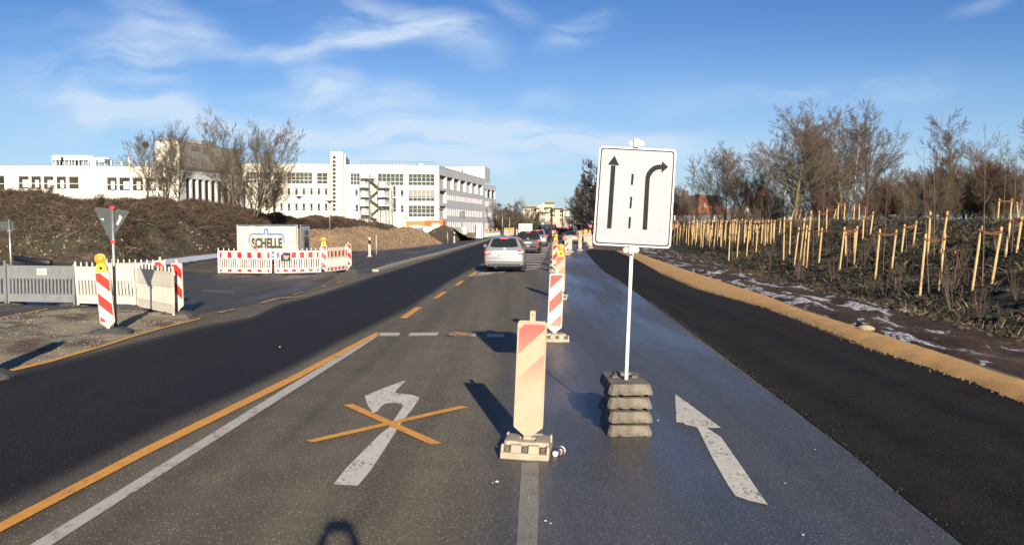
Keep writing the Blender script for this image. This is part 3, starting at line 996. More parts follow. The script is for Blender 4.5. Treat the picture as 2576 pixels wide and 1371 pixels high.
r_ = random.Random(77); vs, q = [], []
for k in range(2600):
    i = r_.randrange(len(isl_l) - 1); t = r_.random(); w = r_.random()
    a = G(*isl_l[i]).lerp(G(*isl_l[i + 1]), t); b_ = G(*isl_r[i]).lerp(G(*isl_r[i + 1]), t); p = a.lerp(b_, w)
    if noise.noise(Vector((p.x * .8, p.y * .8, 3))) < -.15: continue
    z = r_.uniform(.005, .015); b = len(vs); a0 = r_.random() * 6; zb_ = .05 * math.sin(math.pi * w) ** .5
    for h_, rr_ in ((0, 1.0), (.8, .75)):
        for j in range(5):
            a_ = a0 + j * 1.257; vs.append((p.x + math.cos(a_) * z * rr_ * r_.uniform(.7, 1.3), p.y + math.sin(a_) * z * rr_ * r_.uniform(.7, 1.3), zb_ + h_ * z))
    for j in range(5): q.append((b + j, b + (j + 1) % 5, b + 5 + (j + 1) % 5, b + 5 + j))
    q.append((b + 5, b + 6, b + 7, b + 8)); q.append((b + 5, b + 8, b + 9, b + 5))
q = [x for x in q if len(set(x)) == 4]
tag(np_mesh('gravel_stones', vs, q, M('island_stone', (.15, .115, .075), .9, col2=(.34, .29, .215), vscale=20)), 'loose pale gravel on the island beside the dark lane', 'gravel', kind='stuff')
# ================================================================ STREET FURNITURE

def stripes(hand, x0, z0, x1, z1, period, phase, slope=1.0):
    """red bands clipped to a rectangle; hand +1 rises to the right, -1 to the left"""
    out = []
    k = -8
    while k < 12:
        lo = phase + k * period; hi = lo + period / 2
        # band: lo <= z - hand*slope*x <= hi
        p = [(x0, z0), (x1, z0), (x1, z1), (x0, z1)]
        p = clip(p, -hand * slope, 1, hi)
        if len(p) > 2: p = clip(p, hand * slope, -1, -lo)
        if len(p) > 2: out.append(p)
        k += 1
    return out


def fade_mat(name, top, mid, bot, z0, z1, z2):
    n = NT(name)
    z = n.obj(2)
    zz = n.ma('ADD', z, n.ma('MULTIPLY', n.ma('SUBTRACT', n.noise(6, 4), .5), .10))
    c = n.mx(n.mr(zz, z1, z0, 0, 1), mid, top)
    c = n.mx(n.mr(zz, z2, z1, 0, 1), bot, c)
    n.col(c); n.rough(.5)
    return n.m


m_fade1 = fade_mat('bleached_red_near', (.32, .058, .052), (.33, .135, .105), (.30, .235, .16), 1.15, .88, .62)
m_fade2 = fade_mat('bleached_red_mid', (.38, .025, .018), (.36, .05, .04), (.34, .15, .11), 1.1, .6, .2)
m_fade3 = fade_mat('bleached_red_far', (.34, .075, .052), (.33, .14, .095), (.31, .21, .14), 1.1, .85, .5)
m_cboard = M('bleached_board', (.30, .242, .168), .5, var=.06, vscale=5)


def foot_beige(parent):
    """recycled plastic base with lobes and recesses"""
    mb = MB()
    mb.box((0, 0, .03), (.44, .60, .06), 0)
    for sx, wd in ((-.205, .028), (-.082, .105), (.078, .105), (.205, .028)):      # rounded lobes along both long ends
        for sy in (-1, 1):
            mb.box((sx, sy * .235, .078), (wd, .125, .096), 0, top=.92, topy=.42)
    mb.box((0, -.10, .095), (.40, .12, .07), 0, top=.94)
    mb.box((0, .10, .095), (.40, .12, .07), 0, top=.94)
    mb.box((-.13, 0, .10), (.12, .34, .07), 0, top=.9)
    mb.box((.13, 0, .10), (.12, .34, .07), 0, top=.9)
    mb.box((0, 0, .115), (.09, .10, .09), 0, top=.9)
    for sx in (-1, 1):
        mb.box((sx * .175, 0, .085), (.07, .30, .09), 0, top=.8)
    fo_ = mb.build('foot', m_beige, parent, bevel=.012)
    dm = MB()
    for sx in (-.165, 0, .16):  # dark boxes stand in for the shade in the recesses between lobes
        for sy in (-1, 1): dm.box((sx, sy * .226, .074), (.046, .10, .07), 0, top=.95, topy=.4)
    dm.build('foot_slot_shade', M('slot_shade', (.085, .065, .045), .95, var=.5, vscale=40) if 'slot_shade' not in bpy.data.materials else bpy.data.materials['slot_shade'], fo_)
    return fo_


def foot_rubber(name='foot_block', seed=0, w=.82, d=.42, h=.12, mat=None, parent=None, warp=.02):
    """flat grey hexagonal rubber foot with worn rim"""
    r_ = random.Random(seed)
    bm = bmesh.new()
    rings = []
    prof = [(1.0, 0), (1.0, h * .28), (.93, h * .5), (.62, h), (.2, h * .98)]
    base = [(-.5, -.32), (-.36, -.5), (.36, -.5), (.5, -.32), (.5, .32), (.36, .5), (-.36, .5), (-.5, .32)]
    den = []
    for a, b in zip(base, base[1:] + base[:1]):
        for k in range(3): den.append((a[0] + (b[0] - a[0]) * k / 3, a[1] + (b[1] - a[1]) * k / 3))
    for (s_, z) in prof:
        ring = []
        for (x, y) in den:
            j = 1 + r_.uniform(-1, 1) * .025
            zz = z + (r_.uniform(-1, 1) * .006 if z > 0 else 0) + warp * (x * 2) ** 2 * (1 if z > 0 else 0) * -.4
            ring.append(bm.verts.new((x * w * s_ * j, y * d * s_ * j, zz)))
        rings.append(ring)
    for a, b in zip(rings, rings[1:]):
        for k in range(len(a)): bm.faces.new((a[k], a[(k + 1) % len(a)], b[(k + 1) % len(a)], b[k]))
    bm.faces.new(rings[-1]); bm.faces.new(rings[0][::-1])
    me = bpy.data.meshes.new(name); bm.to_mesh(me); bm.free()
    return link_mesh(name, me, mat or m_rub, parent)


def lamp_parts(parent, z):
    """yellow site lamp with round amber lens, standing on top of a board"""
    mb = MB()
    mb.prism([(-.105, 0), (.105, 0), (.098, .07), (.075, .12), (.05, .145), (-.05, .145), (-.075, .12), (-.098, .07)], -.05, .05)
    mb.box((0, 0, -.012), (.20, .09, .024))
    mb.lathe([(.098, -.03), (.098, .03)], 20, (0, 0, .225), M=Matrix.Rotation(R(90), 3, 'X'))
    bodyo = mb.build('warning_lamp', m_lampy, parent, bevel=.006)
    bodyo.location = (0, 0, z)
    l = MB()
    for sgn in (-1, 1):
        prof = [(.088, .030), (.084, .045), (.066, .062), (.036, .072), (.006, .075)]
        Mx = Matrix.Rotation(R(90) * sgn, 3, 'X')
        l.lathe(prof, 20, (0, 0, .225), M=Mx)
    l.build('lens', m_orange, bodyo, smooth=True)
    k = MB()
    k.box((0, -.053, .05), (.05, .008, .05)); k.tube([(.01, -.056, .06), (.06, -.056, .035)], .005, 4)
    k.build('battery_lock', m_black, bodyo)
    return bodyo


def beacon(loc, rz, label, hand=1, red=None, board=None, lamp=False, foot='beige', tilt=(0, 0), group=None, phase=.16, plate=None, zb=.0):
    t = thing('traffic_beacon', label, 'beacon', loc, rz, group, tilt)
    w = .135
    out = [(-.03, .06), (.03, .06), (.03, .15), (w, .235), (w + .003, .27), (w, 1.20), (w - .02, 1.222), (-w + .02, 1.222), (-w, 1.20), (-w - .003, .27), (-w, .235), (-.03, .15)]
    mb = MB(); mb.prism(out, -.017, .017)
    mb.build('board', board or m_cboard, t, bevel=.005)
    rm = MB()
    for sy in (-.021,):
        for s in (-1, 1): rm.box((s * (w - .006), sy, .73), (.009, .008, .94))
        rm.box((0, sy, 1.212), (2 * w - .02, .008, .012))
    rm.build('rim', board or m_cboard, t)
    wh = MB(); wh.prism([(-w + .014, .26), (w - .014, .26), (w - .014, 1.195), (-w + .014, 1.195)], -.0195, -.0172)
    wh.build('sheeting', plate or board or m_cboard, t)
    rs = MB()
    for p in stripes(hand, -w + .018, .262, w - .018, 1.19, .455, phase):
        rs.prism(p, -.0218, -.0197)
    rs.build('red_stripes', red or m_red, t)
    if lamp: lamp_parts(t, 1.236)
    else:
        h_ = MB(); h_.prism([(-.026, 1.215), (.026, 1.215), (.026, 1.305), (.018, 1.315), (-.018, 1.315), (-.026, 1.305)], -.012, .012)
        h_.build('lug', board or m_cboard, t, bevel=.003)
        d_ = MB(); d_.lathe([(.006, 0), (.006, .002)], 8, (0, -.0125, 1.275), M=Matrix.Rotation(R(90), 3, 'X')); d_.build('lug_hole', m_black, t)
    if foot == 'beige': foot_beige(t)
    elif foot == 'rubber': foot_rubber('foot', 3, .84, .46, .13, None, t)
    return t


GB = 'beacons standing in line along the wet lane'
b1 = beacon(G(1326, 1137), R(-6), 'bleached beacon nearest the camera with faded pink stripes and a paper cup beside its foot', 1, m_fade1, m_cboard, tilt=(R(-.5), R(2.3)), group=GB, phase=.10 + .02)
beacon(G(1393, 856), R(10), 'second beacon from the camera, white with strong red stripes and a rounded top', 1, m_fade2, m_bwhite, tilt=(0, R(2.4)), group=GB, plate=m_shw, phase=.14)
beacon(G(1408, 752), R(-8), 'third beacon from the camera carrying a round amber lamp', 1, m_fade3, m_cboard, lamp=True, tilt=(0, R(1.2)), group=GB, phase=.14)
for i, (u, v, rz, lp, rd, lb) in enumerate([
    (1397, 684, -12, False, m_red, 'bright red beacon partly hidden behind the lamp of the third beacon'),
    (1396, 669.5, -14, False, m_fade3, 'pale beacon between the silver hatchback and the amber lamp, lower of the two overlapping'),
    (1397, 655, -14, True, m_fade3, 'far amber lamp beacon left of the sedan and behind the lamp of the third beacon'),
    (1425, 641, 12, False, m_red, 'beacon with vivid red stripes in front of the silver sedan'),
    (1434, 634.5, 5, False, m_fade3, 'bleached beacon right behind the vivid red one in front of the silver sedan'),
    (1459, 630.5, 0, True, m_fade3, 'bleached beacon with amber lamp standing alone between sedan and lane sign'),
    (1486, 624.5, 0, False, m_fade3, 'bleached beacon just left of the lower edge of the lane sign'),
    (1480.5, 617, 4, False, m_fade3, 'pale beacon half hidden behind the one beside the lane sign')]):
    beacon(G(u, v), R(rz), lb, 1, rd, m_cboard if rd is m_fade3 else m_bwhite, lamp=lp, group=GB, phase=.15, tilt=(0, R(rnd.uniform(0, 2))))
# far rows: copies of two small prototypes
pa = beacon(G(1471, 608), 0, 'leftmost of four far bleached lamp beacons beside the lane sign', 1, m_fade3, m_cboard, lamp=True, group='far lamp beacons beside the lane sign')
for k, (u, v) in enumerate(((1475, 609.5), (1480, 607), (1484, 611))):
    copy_thing(pa, G(u, v), R(rnd.uniform(-8, 8)), ['second', 'third', 'rightmost'][k] + ' from the left of four far lamp beacons beside the lane sign')
pb = beacon(G(1391, 601), 0, 'left one of three far striped beacons where the two car lanes part', 1, m_red, m_bwhite, group='far beacons where the lanes part', plate=m_shw)
for k, (u, v) in enumerate(((1396, 602), (1401, 600.5))):
    c_ = copy_thing(pb, G(u, v), 0, ['middle', 'right'][k] + ' one of three far striped beacons where the two car lanes part')
    c_.rotation_euler.z = R(rnd.uniform(-20, 20))
pc = beacon(G(1269.5, 594), 0, 'leftmost of six far lamp beacons above the silver hatchback', -1, m_red, m_bwhite, lamp=True, group='far lamp beacons left of the queue', plate=m_shw)
for k, (u, v) in enumerate(((1274, 594.5), (1278, 594), (1282.5, 593.6), (1287, 593), (1291.5, 592.5))):
    copy_thing(pc, G(u, v), R(rnd.uniform(-10, 10)), ['second', 'third', 'fourth', 'fifth', 'rightmost'][k] + ' from the left of six far lamp beacons above the silver hatchback')
pd = beacon(G(1300, 592), 0, 'nearest in the far row of striped beacons left of the dark grey car', -1, m_red, m_bwhite, group='far beacons beside the dark grey car', plate=m_shw)
for k, (u, v) in enumerate(((1306, 590), (1312, 587.5), (1317, 585.5), (1322, 583.5), (1327, 582), (1331, 581), (1335, 580))):
    copy_thing(pd, G(u, v), R(rnd.uniform(-10, 10)), ['second', 'third', 'fourth', 'fifth', 'sixth', 'seventh', 'farthest'][k] + ' in the far row of striped beacons left of the dark grey car')

# left side beacons
GL = 'beacons of the left side street barrier'
beacon(G(275, 842), R(8), 'tall red and white beacon with round amber lamp on the gravel island', -1, m_red, m_bwhite, lamp=True, foot='rubber', tilt=(R(1), R(-4.6)), group=GL, plate=m_shw, phase=.02)
beacon(G(449, 795), R(-6), 'red and white beacon at the right end of the cream barrier, beside the dark lane', -1, m_red, m_bwhite, foot='rubber', tilt=(0, R(-.8)), group=GL, plate=m_shw, phase=.05)
beacon(Vector((-8.66, 21.5, 0)), R(4), 'beacon behind the cream barrier with only its top showing', -1, m_red, m_bwhite, foot='rubber', group=GL, plate=m_shw, phase=.05)
beacon(G(-46, 952), R(8), 'beacon just left of the picture that throws its shadow on the gravel island', -1, m_red, m_bwhite, foot='rubber', group=GL, plate=m_shw)
GM = 'beacons of the barrier before the white banner'
beacon(G(640, 691), R(68), 'beacon seen edge on in front of the left red and white barrier', -1, m_red, m_bwhite, foot=None, tilt=(0, R(1)), group=GM, plate=m_shw)
beacon(G(819, 688), R(8), 'beacon with amber lamp between the two right barriers before the banner', -1, m_red, m_bwhite, lamp=True, foot=None, tilt=(0, R(-3)), group=GM, plate=m_shw)
beacon(G(878, 680), R(-4), 'red and white beacon at the right end of the barriers before the earth heap', -1, m_red, m_bwhite, foot=None, tilt=(0, R(-1)), group=GM, plate=m_shw)


# ---------------------------------------------------------------- barrier boards
def barrier(pa, pb_, label, board, red=None, comb=True, sheet_m=None, lean=0, zb=.11, h=.92, group=None, double=False, sticker=None, tile=True):
    """fence board between two ground points"""
    a, b = Vector(pa), Vector(pb_)
    d = b - a; L = d.length
    t = thing('barrier_board', label, 'barrier', a, math.atan2(d.y, d.x), group, (0, 0))
    pm = MB()
    pm.box((L / 2, 0, zb + h * .785), (L, .035, h * .33)); pm.box((L / 2, 0, zb + h * .11), (L, .035, h * .20))
    pm.box((L / 2, 0, zb + h * .955), (L, .05, .022)); pm.box((L / 2, 0, zb + h * .62), (L, .05, .016)); pm.box((L / 2, 0, zb + h * .215), (L, .05, .016)); pm.box((L / 2, 0, zb + .012), (L, .05, .022))
    for x in (.025, L - .025): pm.box((x, 0, zb + h * .5 - .02), (.05, .045, h + .06))
    if comb:
        for k in range(1, 10): pm.box((.03 + (L - .06) * k / 10, 0, zb + h + .022), (.035, .035, .115), top=.85)
        for x in (.025, L - .025): pm.box((x, 0, zb + h + .045), (.045, .04, .09), top=.85)
    ob = pm.build('panel', board, t, bevel=.004, seg=1)
    sm = MB()
    n = int(L / .105)
    for k in range(n + 1):
        x = .05 + (L - .1) * k / n
        sm.box((x, 0, zb + h * .415), (.052, .028, h * .42))
    sm.build('slats', board, t)
    if red is not None:
        rm = MB()
        for (zc, hh) in ((zb + h * .785, h * .245), (zb + h * .11, h * .11)):
            n_ = 5
            for k in range(n_ + 1):
                x = .10 + (L - .2) * k / n_
                wd = .19 if 0 < k < n_ else .09
                x = x + (.04 if k == 0 else (-.04 if k == n_ else 0))
                rm.box((x, -.0195, zc), (wd, .003, hh))
        rm.build('red_squares', red, t)
    else:
        km = MB()
        for (zc) in (zb + h * .83, zb + h * .73, zb + h * .11):
            for k in range(9):
                km.box((.12 + (L - .24) * (k + (.5 if zc < zb + h * .8 else 0)) / 9, -.019, zc), (.022, .004, .022))
        km.build('studs', m_wplas if board is not m_gplas else m_steeld, t)
    t.rotation_euler = (lean, 0, t.rotation_euler.z)
    return t


GG = 'boards round the left side street'
gb = barrier(G(21, 768, .0), G(190, 771, .0), 'grey plastic barrier board with a small white sign and orange letters', m_gplas, None, comb=False, zb=.10, h=.98, group=GG)
st = MB(); st.prism(rrect(-.14, -.08, .14, .08, .02), -.004, .004)
so = st.build('sign_plate', m_wplas, gb, bevel=.001); so.location = (1.03, -.024, .89)
tx = text_obj('sign_text', 'MVPT', .07, M('orange_ink', (.62, .16, .03), .6), so, (0, -.006, -.012), width=.19, bold=.001, extrude=.001)
rl = MB(); rl.box((0, -.006, .042), (.20, .002, .014)); rl.build('sign_bar', M('orange_ink_bar', (.62, .16, .03), .6), so)
barrier(G(-150, 778), G(17, 768), 'pale grey barrier board running out of the left picture edge', m_gplas, None, comb=True, zb=.10, h=.98, group=GG)
barrier(G(196, 772), G(345, 777), 'leaning cream barrier board between the grey board and the lamp beacon', m_cream, None, zb=.10, h=.98, lean=R(4), group=GG)
barrier(G(347, 780), G(438, 800), 'light grey barrier board turned to the road beside the right beacon', m_cream, None, zb=.09, h=.98, group=GG)
barrier(Vector((-11.25, 24.2, 0)), Vector((-9.35, 23.6, 0)), 'cream barrier board standing behind the others with only its comb showing', m_cream, None, zb=.10, h=.98, group=GG)
GR = 'red and white boards before the banner'
barrier(G(549, 692), G(684, 694), 'red and white barrier board at the left before the white banner', m_wplas, m_red, zb=.10, h=.95, group=GR)
m2 = barrier(G(691, 693.5), G(808, 691), 'red and white barrier board before the banner with a small black poster on it', m_wplas, m_red, zb=.10, h=.95, group=GR)
barrier(G(822, 690), G(874, 683.5), 'shaded red and white barrier board turned away at the right of the lamp beacon', m_wplas, m_red, zb=.10, h=.95, group=GR)
pm_ = MB(); pm_.box((0, 0, 0), (.40, .05, .34))
po = pm_.build('poster', M('poster_black', (.02, .018, .02), .3, var=.3), None, bevel=.006)
tag(po, 'small black poster fixed to the red and white barrier board', 'poster')
mw = m2.matrix_world.copy()
bpy.context.view_layer.update()
po.matrix_world = m2.matrix_world @ Matrix.Translation((.45, -.05, .78))
q1 = MB(); q1.box((-.155, -.0265, .12), (.09, .003, .10)); q1.build('parking_mark', M('poster_blue', (.03, .12, .5), .4), po)
text_obj('parking_letter', 'P', .08, m_wplas, po, (-.155, -.029, .12), bold=.001, extrude=.0008)
text_obj('poster_text', 'Orange', .09, M('poster_pink', (.80, .40, .42), .5), po, (.02, -.027, .01), width=.21, bold=.002, extrude=.001)
text_obj('poster_text', 'Camp', .08, m_wplas, po, (.0, -.027, -.065), width=.16, bold=.002, extrude=.001)
r3 = MB(); r3.box((.01, -.0265, -.115), (.18, .002, .008)); r3.build('poster_line', M('poster_blue_line', (.05, .2, .6), .4), po)
# rubber feet below the boards
fp = foot_rubber('foot_block', 5)
tag(fp, 'dark grey rubber foot under the left end of the grey barrier board', 'foot block', 'rubber feet of the left boards')
fp.location = G(22, 766); fp.rotation_euler.z = R(20)


def footc(u, v, rz, lb, g, s=1.0, z=0.0):
    o = fp.copy(); C.objects.link(o); p = G(u, v); o.location = (p.x, p.y, z); o.rotation_euler.z = R(rz); o.scale = (s, s, 1)
    o['label'] = lb; o['group'] = g
    return o


g1 = 'rubber feet of the left boards'
sc = MB()
for (x, z, w_, h_, a_) in ((-.115, 1.15, .012, .018, .3), (.02, .98, .022, .004, -.7), (-.03, .90, .030, .003, .5), (.06, .74, .012, .010, 0), (-.07, .52, .034, .004, .2), (.03, .40, .05, .003, -.1), (.0, .33, .09, .003, .05)):
    sc.box((x, -.0222, z), (w_, .0008, h_), M=Matrix.Rotation(a_, 3, 'Y'))
sc.build('scuff_marks', M('scuff', (.20, .165, .12), .8), b1)
footc(196, 769, -6, 'dark grey rubber foot between the grey and the cream board', g1, 1.1)
footc(300, 778, 8, 'dark grey rubber foot behind the lamp beacon at the middle of the cream board', g1, 1.05)
footc(352, 780, -10, 'dark grey rubber foot where cream and light grey boards meet', g1, 1.05)
g2 = 'rubber feet before the banner'
footc(568, 694, 0, 'dark rubber foot at the far left end of the red and white boards', g2, 1.15)
footc(613, 697, 4, 'dark rubber foot below the beacon seen edge on', g2, 1.35)
footc(688, 695, 0, 'dark rubber foot between the two front red and white boards', g2, 1.3)
footc(823, 691, -3, 'long dark rubber foot below the lamp beacon before the banner', g2, 1.2)
footc(879, 683, 6, 'dark rubber foot below the rightmost beacon before the heap', g2, 1.0)


# ---------------------------------------------------------------- the lane sign on its stack of foot plates
def foot_plate(label, z, rz, dx, dy, seed, handle=True, paint=False):
    r_ = random.Random(seed)
    base = G(1573, 1075)
    t = thing('foot_plate', label, 'foot plate', (base.x + dx, base.y + dy, z), R(rz), 'stacked foot plates under the lane sign')
    w, d, h = .44, .80, .105
    bm = bmesh.new()
    prof = [(1.0, 0), (1.0, .030), (.985, .042), (.93, .08), (.87, h), (.80, h)]
    base_ = [(-.5, -.46), (-.43, -.5), (.43, -.5), (.5, -.46), (.5, .46), (.43, .5), (-.43, .5), (-.5, .46)]
    den = []
    for a, b in zip(base_, base_[1:] + base_[:1]):
        n_ = 9 if max(abs(a[0] - b[0]), abs(a[1] - b[1])) > .3 else 1
        for k in range(n_): den.append((a[0] + (b[0] - a[0]) * k / n_, a[1] + (b[1] - a[1]) * k / n_))
    rings = []
    for i, (s_, z_) in enumerate(prof):
        ring = []
        for k, (x, y) in enumerate(den):
            notch = -.012 if (i == 0 and k % 3 == 0) else 0
            sy = 1 - (1 - s_) * .55
            ring.append(bm.verts.new((x * w * s_ + r_.uniform(-.003, .003), y * d * sy + r_.uniform(-.003, .003), z_ - notch + r_.uniform(-.002, .002) + (0 if i else .0))))
        rings.append(ring)
    for a, b in zip(rings, rings[1:]):
        for k in range(len(a)): bm.faces.new((a[k], a[(k + 1) % len(a)], b[(k + 1) % len(a)], b[k]))
    bm.faces.new(rings[-1]); bm.faces.new(rings[0][::-1])
    me = bpy.data.meshes.new('block'); bm.to_mesh(me); bm.free()
    link_mesh('block', me, m_block, t)
    hm = MB()
    if handle:                                   # carrying grip recess on the front slope
        hm.box((0, -.368, .058), (.13, .05, .004), M=Matrix.Rotation(R(52), 3, 'X'))
        hm.box((0, -.350, .078), (.15, .012, .012))
    for sx in (-1, 1):
        for sy in (-1, 1):
            hm.box((sx * .08, sy * .06 - .05, h + .0005), (.018, .035, .006))
            hm.box((sx * .11, sy * .12 - .05, h + .0005), (.015, .02, .006))
    hm.build('grip_hollow', m_rub if not handle else M('hollow_dark', (.05, .045, .038), .9), t)
    top = MB()
    top.box((0, .20, h + .012), (.20, .12, .028), top=.85); top.box((-.10, .05, h + .010), (.07, .12, .024), top=.8); top.box((.10, .05, h + .010), (.07, .12, .024), top=.8)
    if z > .4: top.build('socket_ribs', m_block, t, bevel=.004)
    if paint:
        pt = MB(); pt.box((.085, -.372, .062), (.055, .045, .003), M=Matrix.Rotation(R(52), 3, 'X')); pt.build('paint_spot', M('orange_spray', (.42, .09, .03), .7, var=.2, vscale=40), t)
    return t


hz_ = .138
foot_plate('lowest grey foot plate of the stack under the lane sign, flat on the asphalt', .0, 0, -.004, .0, 1, False)
foot_plate('second foot plate from the bottom under the lane sign with an orange paint spot', hz_, 2.5, -.014, -.006, 2, True, True)
foot_plate('third foot plate from the bottom under the lane sign, brightest worn rim', 2 * hz_, -3.0, .012, .004, 3, False)
foot_plate('topmost foot plate with grip hollow and sockets holding the lane sign pole', 3 * hz_, 1.2, -.006, .0, 4, True)
sp_ = MB()
pb0 = G(1573, 1075)
for k in range(3):  # dark boxes added between the plates to paint the shade of the gaps
    o_ = MB(); o_.box((0, 0, 0), (.30, .62, hz_ - .105)); 
    o2 = o_.build('gap_shade', m_rub, None); o2.location = (pb0.x, pb0.y, k * hz_ + .105 + (hz_ - .105) / 2); tag(o2, ['lowest', 'middle', 'upper'][k] + ' dark box for the gap shade between foot plates under the lane sign', 'gap_shade', 'boxes for the gap shade in the plate stack')
# sign
Ys = pb0.y - .10
pole_b = Vector((pb0.x - .0, Ys, .52))
pole_b = at(1572, 972, Ys)
pole_t = at(1600, 362, Ys)
t = thing('lane_sign', 'white sign with two black lane arrows on a thin pole above stacked foot plates', 'sign', (pole_b.x, pole_b.y, 0))
up = (pole_t - pole_b).normalized()
ang = math.atan2(up.x, up.z)
mb = MB(); mb.tube([(-.004, 0, pole_b.z - .38), tuple(Vector((0, 0, pole_b.z)) + up * (pole_t.z - pole_b.z) / up.z)], .0235, 4, square=True)
mb.build('pole', M('pole_zinc', (.30, .32, .31), .45, .5, var=.18, vscale=9, stretch=(1, 1, .6)), t)
# board corners measured: (1508,368) (1701,377) (1686,625) (1491,616) at the pole's distance
Yb = Ys - .045
c4 = [at(*p, Yb) for p in ((1491, 616), (1687, 626), (1702, 377), (1508, 367))]
bx = ((c4[1] - c4[0]) + (c4[2] - c4[3])) * .5; bz = ((c4[3] - c4[0]) + (c4[2] - c4[1])) * .5
bw, bh = bx.length, bz.length
o0 = (c4[0] + c4[1] + c4[2] + c4[3]) / 4
roll = math.atan2(-(c4[3] - c4[0]).x - (c4[2] - c4[1]).x, 2 * bz.length) * -1
SB = bpy.data.objects.new('tmp', None)


def sgn_poly(pts):
    """board picture coordinates (0..1 across, 0..1 up) mapped on the sheared board"""
    out = []
    for (a, b) in pts:
        p = c4[0].lerp(c4[1], a).lerp(c4[3].lerp(c4[2], a), b)
        out.append((p.x - pole_b.x, p.z))
    return out


def rr01(x0, z0, x1, z1, r):
    k = bw / bh
    pts = []
    for (cx, cz, a0) in ((x1 - r, z0 + r * k, -90), (x1 - r, z1 - r * k, 0), (x0 + r, z1 - r * k, 90), (x0 + r, z0 + r * k, 180)):
        for j in range(6):
            q = R(a0 + 18 * j); pts.append((cx + r * math.cos(q), cz + r * k * math.sin(q)))
    return pts


yb = Yb - pole_b.y
mb = MB(); mb.prism(sgn_poly(rr01(0, 0, 1, 1, .055)), yb - .004, yb + .012)
mb.build('board', m_shw, t, bevel=.002)
mb = MB(); mb.prism(sgn_poly(rr01(.022, .018, .978, .982, .045)), yb - .0052, yb - .0041); mb.build('border', m_black, t)
sf = NT('worn_sign_face')
ba = sf.mx(sf.mr(sf.noise(4, 5), .3, .7), (.185, .208, .238), (.215, .233, .258))
scr = sf.ma('MULTIPLY', sf.mr(sf.ma('ABSOLUTE', sf.ma('SUBTRACT', sf.noise(5, 3, (2, 1, 1), .4, dist=1.2), .5)), 0, .006, 1, 0), sf.mr(sf.noise(3.3, 2), .52, .58))
blot = sf.mr(sf.noise(11, 4, dist=.8), .69, .71)
ba = sf.mx(sf.ma('MAXIMUM', scr, blot), ba, (.42, .42, .42))
sf.col(ba); sf.rough(.5)
mb = MB(); mb.prism(sgn_poly(rr01(.037, .030, .963, .970, .038)), yb - .0064, yb - .0053); mb.build('face', sf.m, t)


def zs(pts):
    """pixels of the enlarged sign view -> 0..1 board coordinates (inverse of the sheared quad)"""
    out = []
    for (x, y) in pts:
        D = (1480.3 + x * .20798, 346.3 + y * .20798)      # 2576 px view
        b0, b1 = Vector((1491, 616)), Vector((1687, 626)); t1, t0 = Vector((1702, 377)), Vector((1508, 367))
        a, b = .5, .5
        for _ in range(30):
            p = b0.lerp(b1, a).lerp(t0.lerp(t1, a), b)
            e = Vector(D) - p
            ux = b0.lerp(t0, b), b1.lerp(t1, b)
            dx = ux[1] - ux[0]; dz = t0.lerp(t1, a) - b0.lerp(b1, a)
            det = dx.x * dz.y - dx.y * dz.x
            a += (e.x * dz.y - e.y * dz.x) / det; b += (dx.x * e.y - dx.y * e.x) / det
        out.append((a, b))
    return out


def curve_arrow():
    L_ = [(652, 1113), (683, 560), (690, 470), (705, 425), (735, 385), (775, 350), (820, 332), (888, 326)]
    Rr = [(708, 1115), (737, 560), (742, 490), (755, 460), (778, 425), (805, 402), (840, 388), (882, 384)]
    return L_, Rr


am = MB()
am.prism(sgn_poly(zs([(222, 1098), (276, 1100), (328, 340), (272, 336)])), yb - .0078, yb - .0065)
am.prism(sgn_poly(zs([(233, 327), (371, 340), (316, 220)])), yb - .0078, yb - .0065)
am.build('straight_arrow', m_black, t)
am = MB(); L_, Rr = curve_arrow()
for k in range(len(L_) - 1):
    am.prism(sgn_poly(zs([L_[k], Rr[k], Rr[k + 1], L_[k + 1]])), yb - .0078, yb - .0065)
am.prism(sgn_poly(zs([(880, 428), (964, 357), (889, 286)])), yb - .0078, yb - .0065)
am.build('bent_arrow', m_black, t)
for q in ([(510, 573), (538, 575), (549, 440), (521, 439)], [(495, 854), (520, 856), (530, 716), (505, 714)], [(478, 1096), (505, 1098), (515, 957), (489, 955)]):
    am = MB(); am.prism(sgn_poly(zs(q)), yb - .0078, yb - .0065); am.build('dash', m_black, t)
m_ghost = M('film_residue', (.40, .40, .40), .6)
for (s_, cx, cy, wd, hh) in (('Zugang', 190, 720, .36, .07), ('Trambahnhalt', 370, 700, .63, .075), ('frei he', 530, 760, .36, .07)):
    a, b = zs([(cx, cy)])[0]
    p = Vector((sgn_poly([(a, b)])[0][0], 0, sgn_poly([(a, b)])[0][1]))
    text_obj('residue_text', s_, .1, m_ghost, t, (p.x, yb - .0066, p.z), width=wd, height=hh, rot=(R(90), R(-90) + ang, 0), extrude=.0002)
# clamps above and below the board
for (u, v) in ((1601, 361), (1588, 628)):
    p = at(u, v, Yb - .01)
    cm = MB()
    px_, pz_ = p.x - pole_b.x, p.z
    cm.box((px_, yb - .005, pz_), (.055, .055, .085))
    for s in (-1, 1):
        cm.lathe([(.03, -.012), (.03, .012)], 12, (px_ + s * .052, yb, pz_ - .004), M=Matrix.Rotation(R(90), 3, 'X'))
        cm.lathe([(.012, -.03), (.012, .02)], 6, (px_ + s * .052, yb, pz_ - .004), M=Matrix.Rotation(R(90), 3, 'X'))
    cm.build('clamp', m_bwhite if v < 400 else m_cream, t, bevel=.003)
bpy.data.objects.remove(SB)

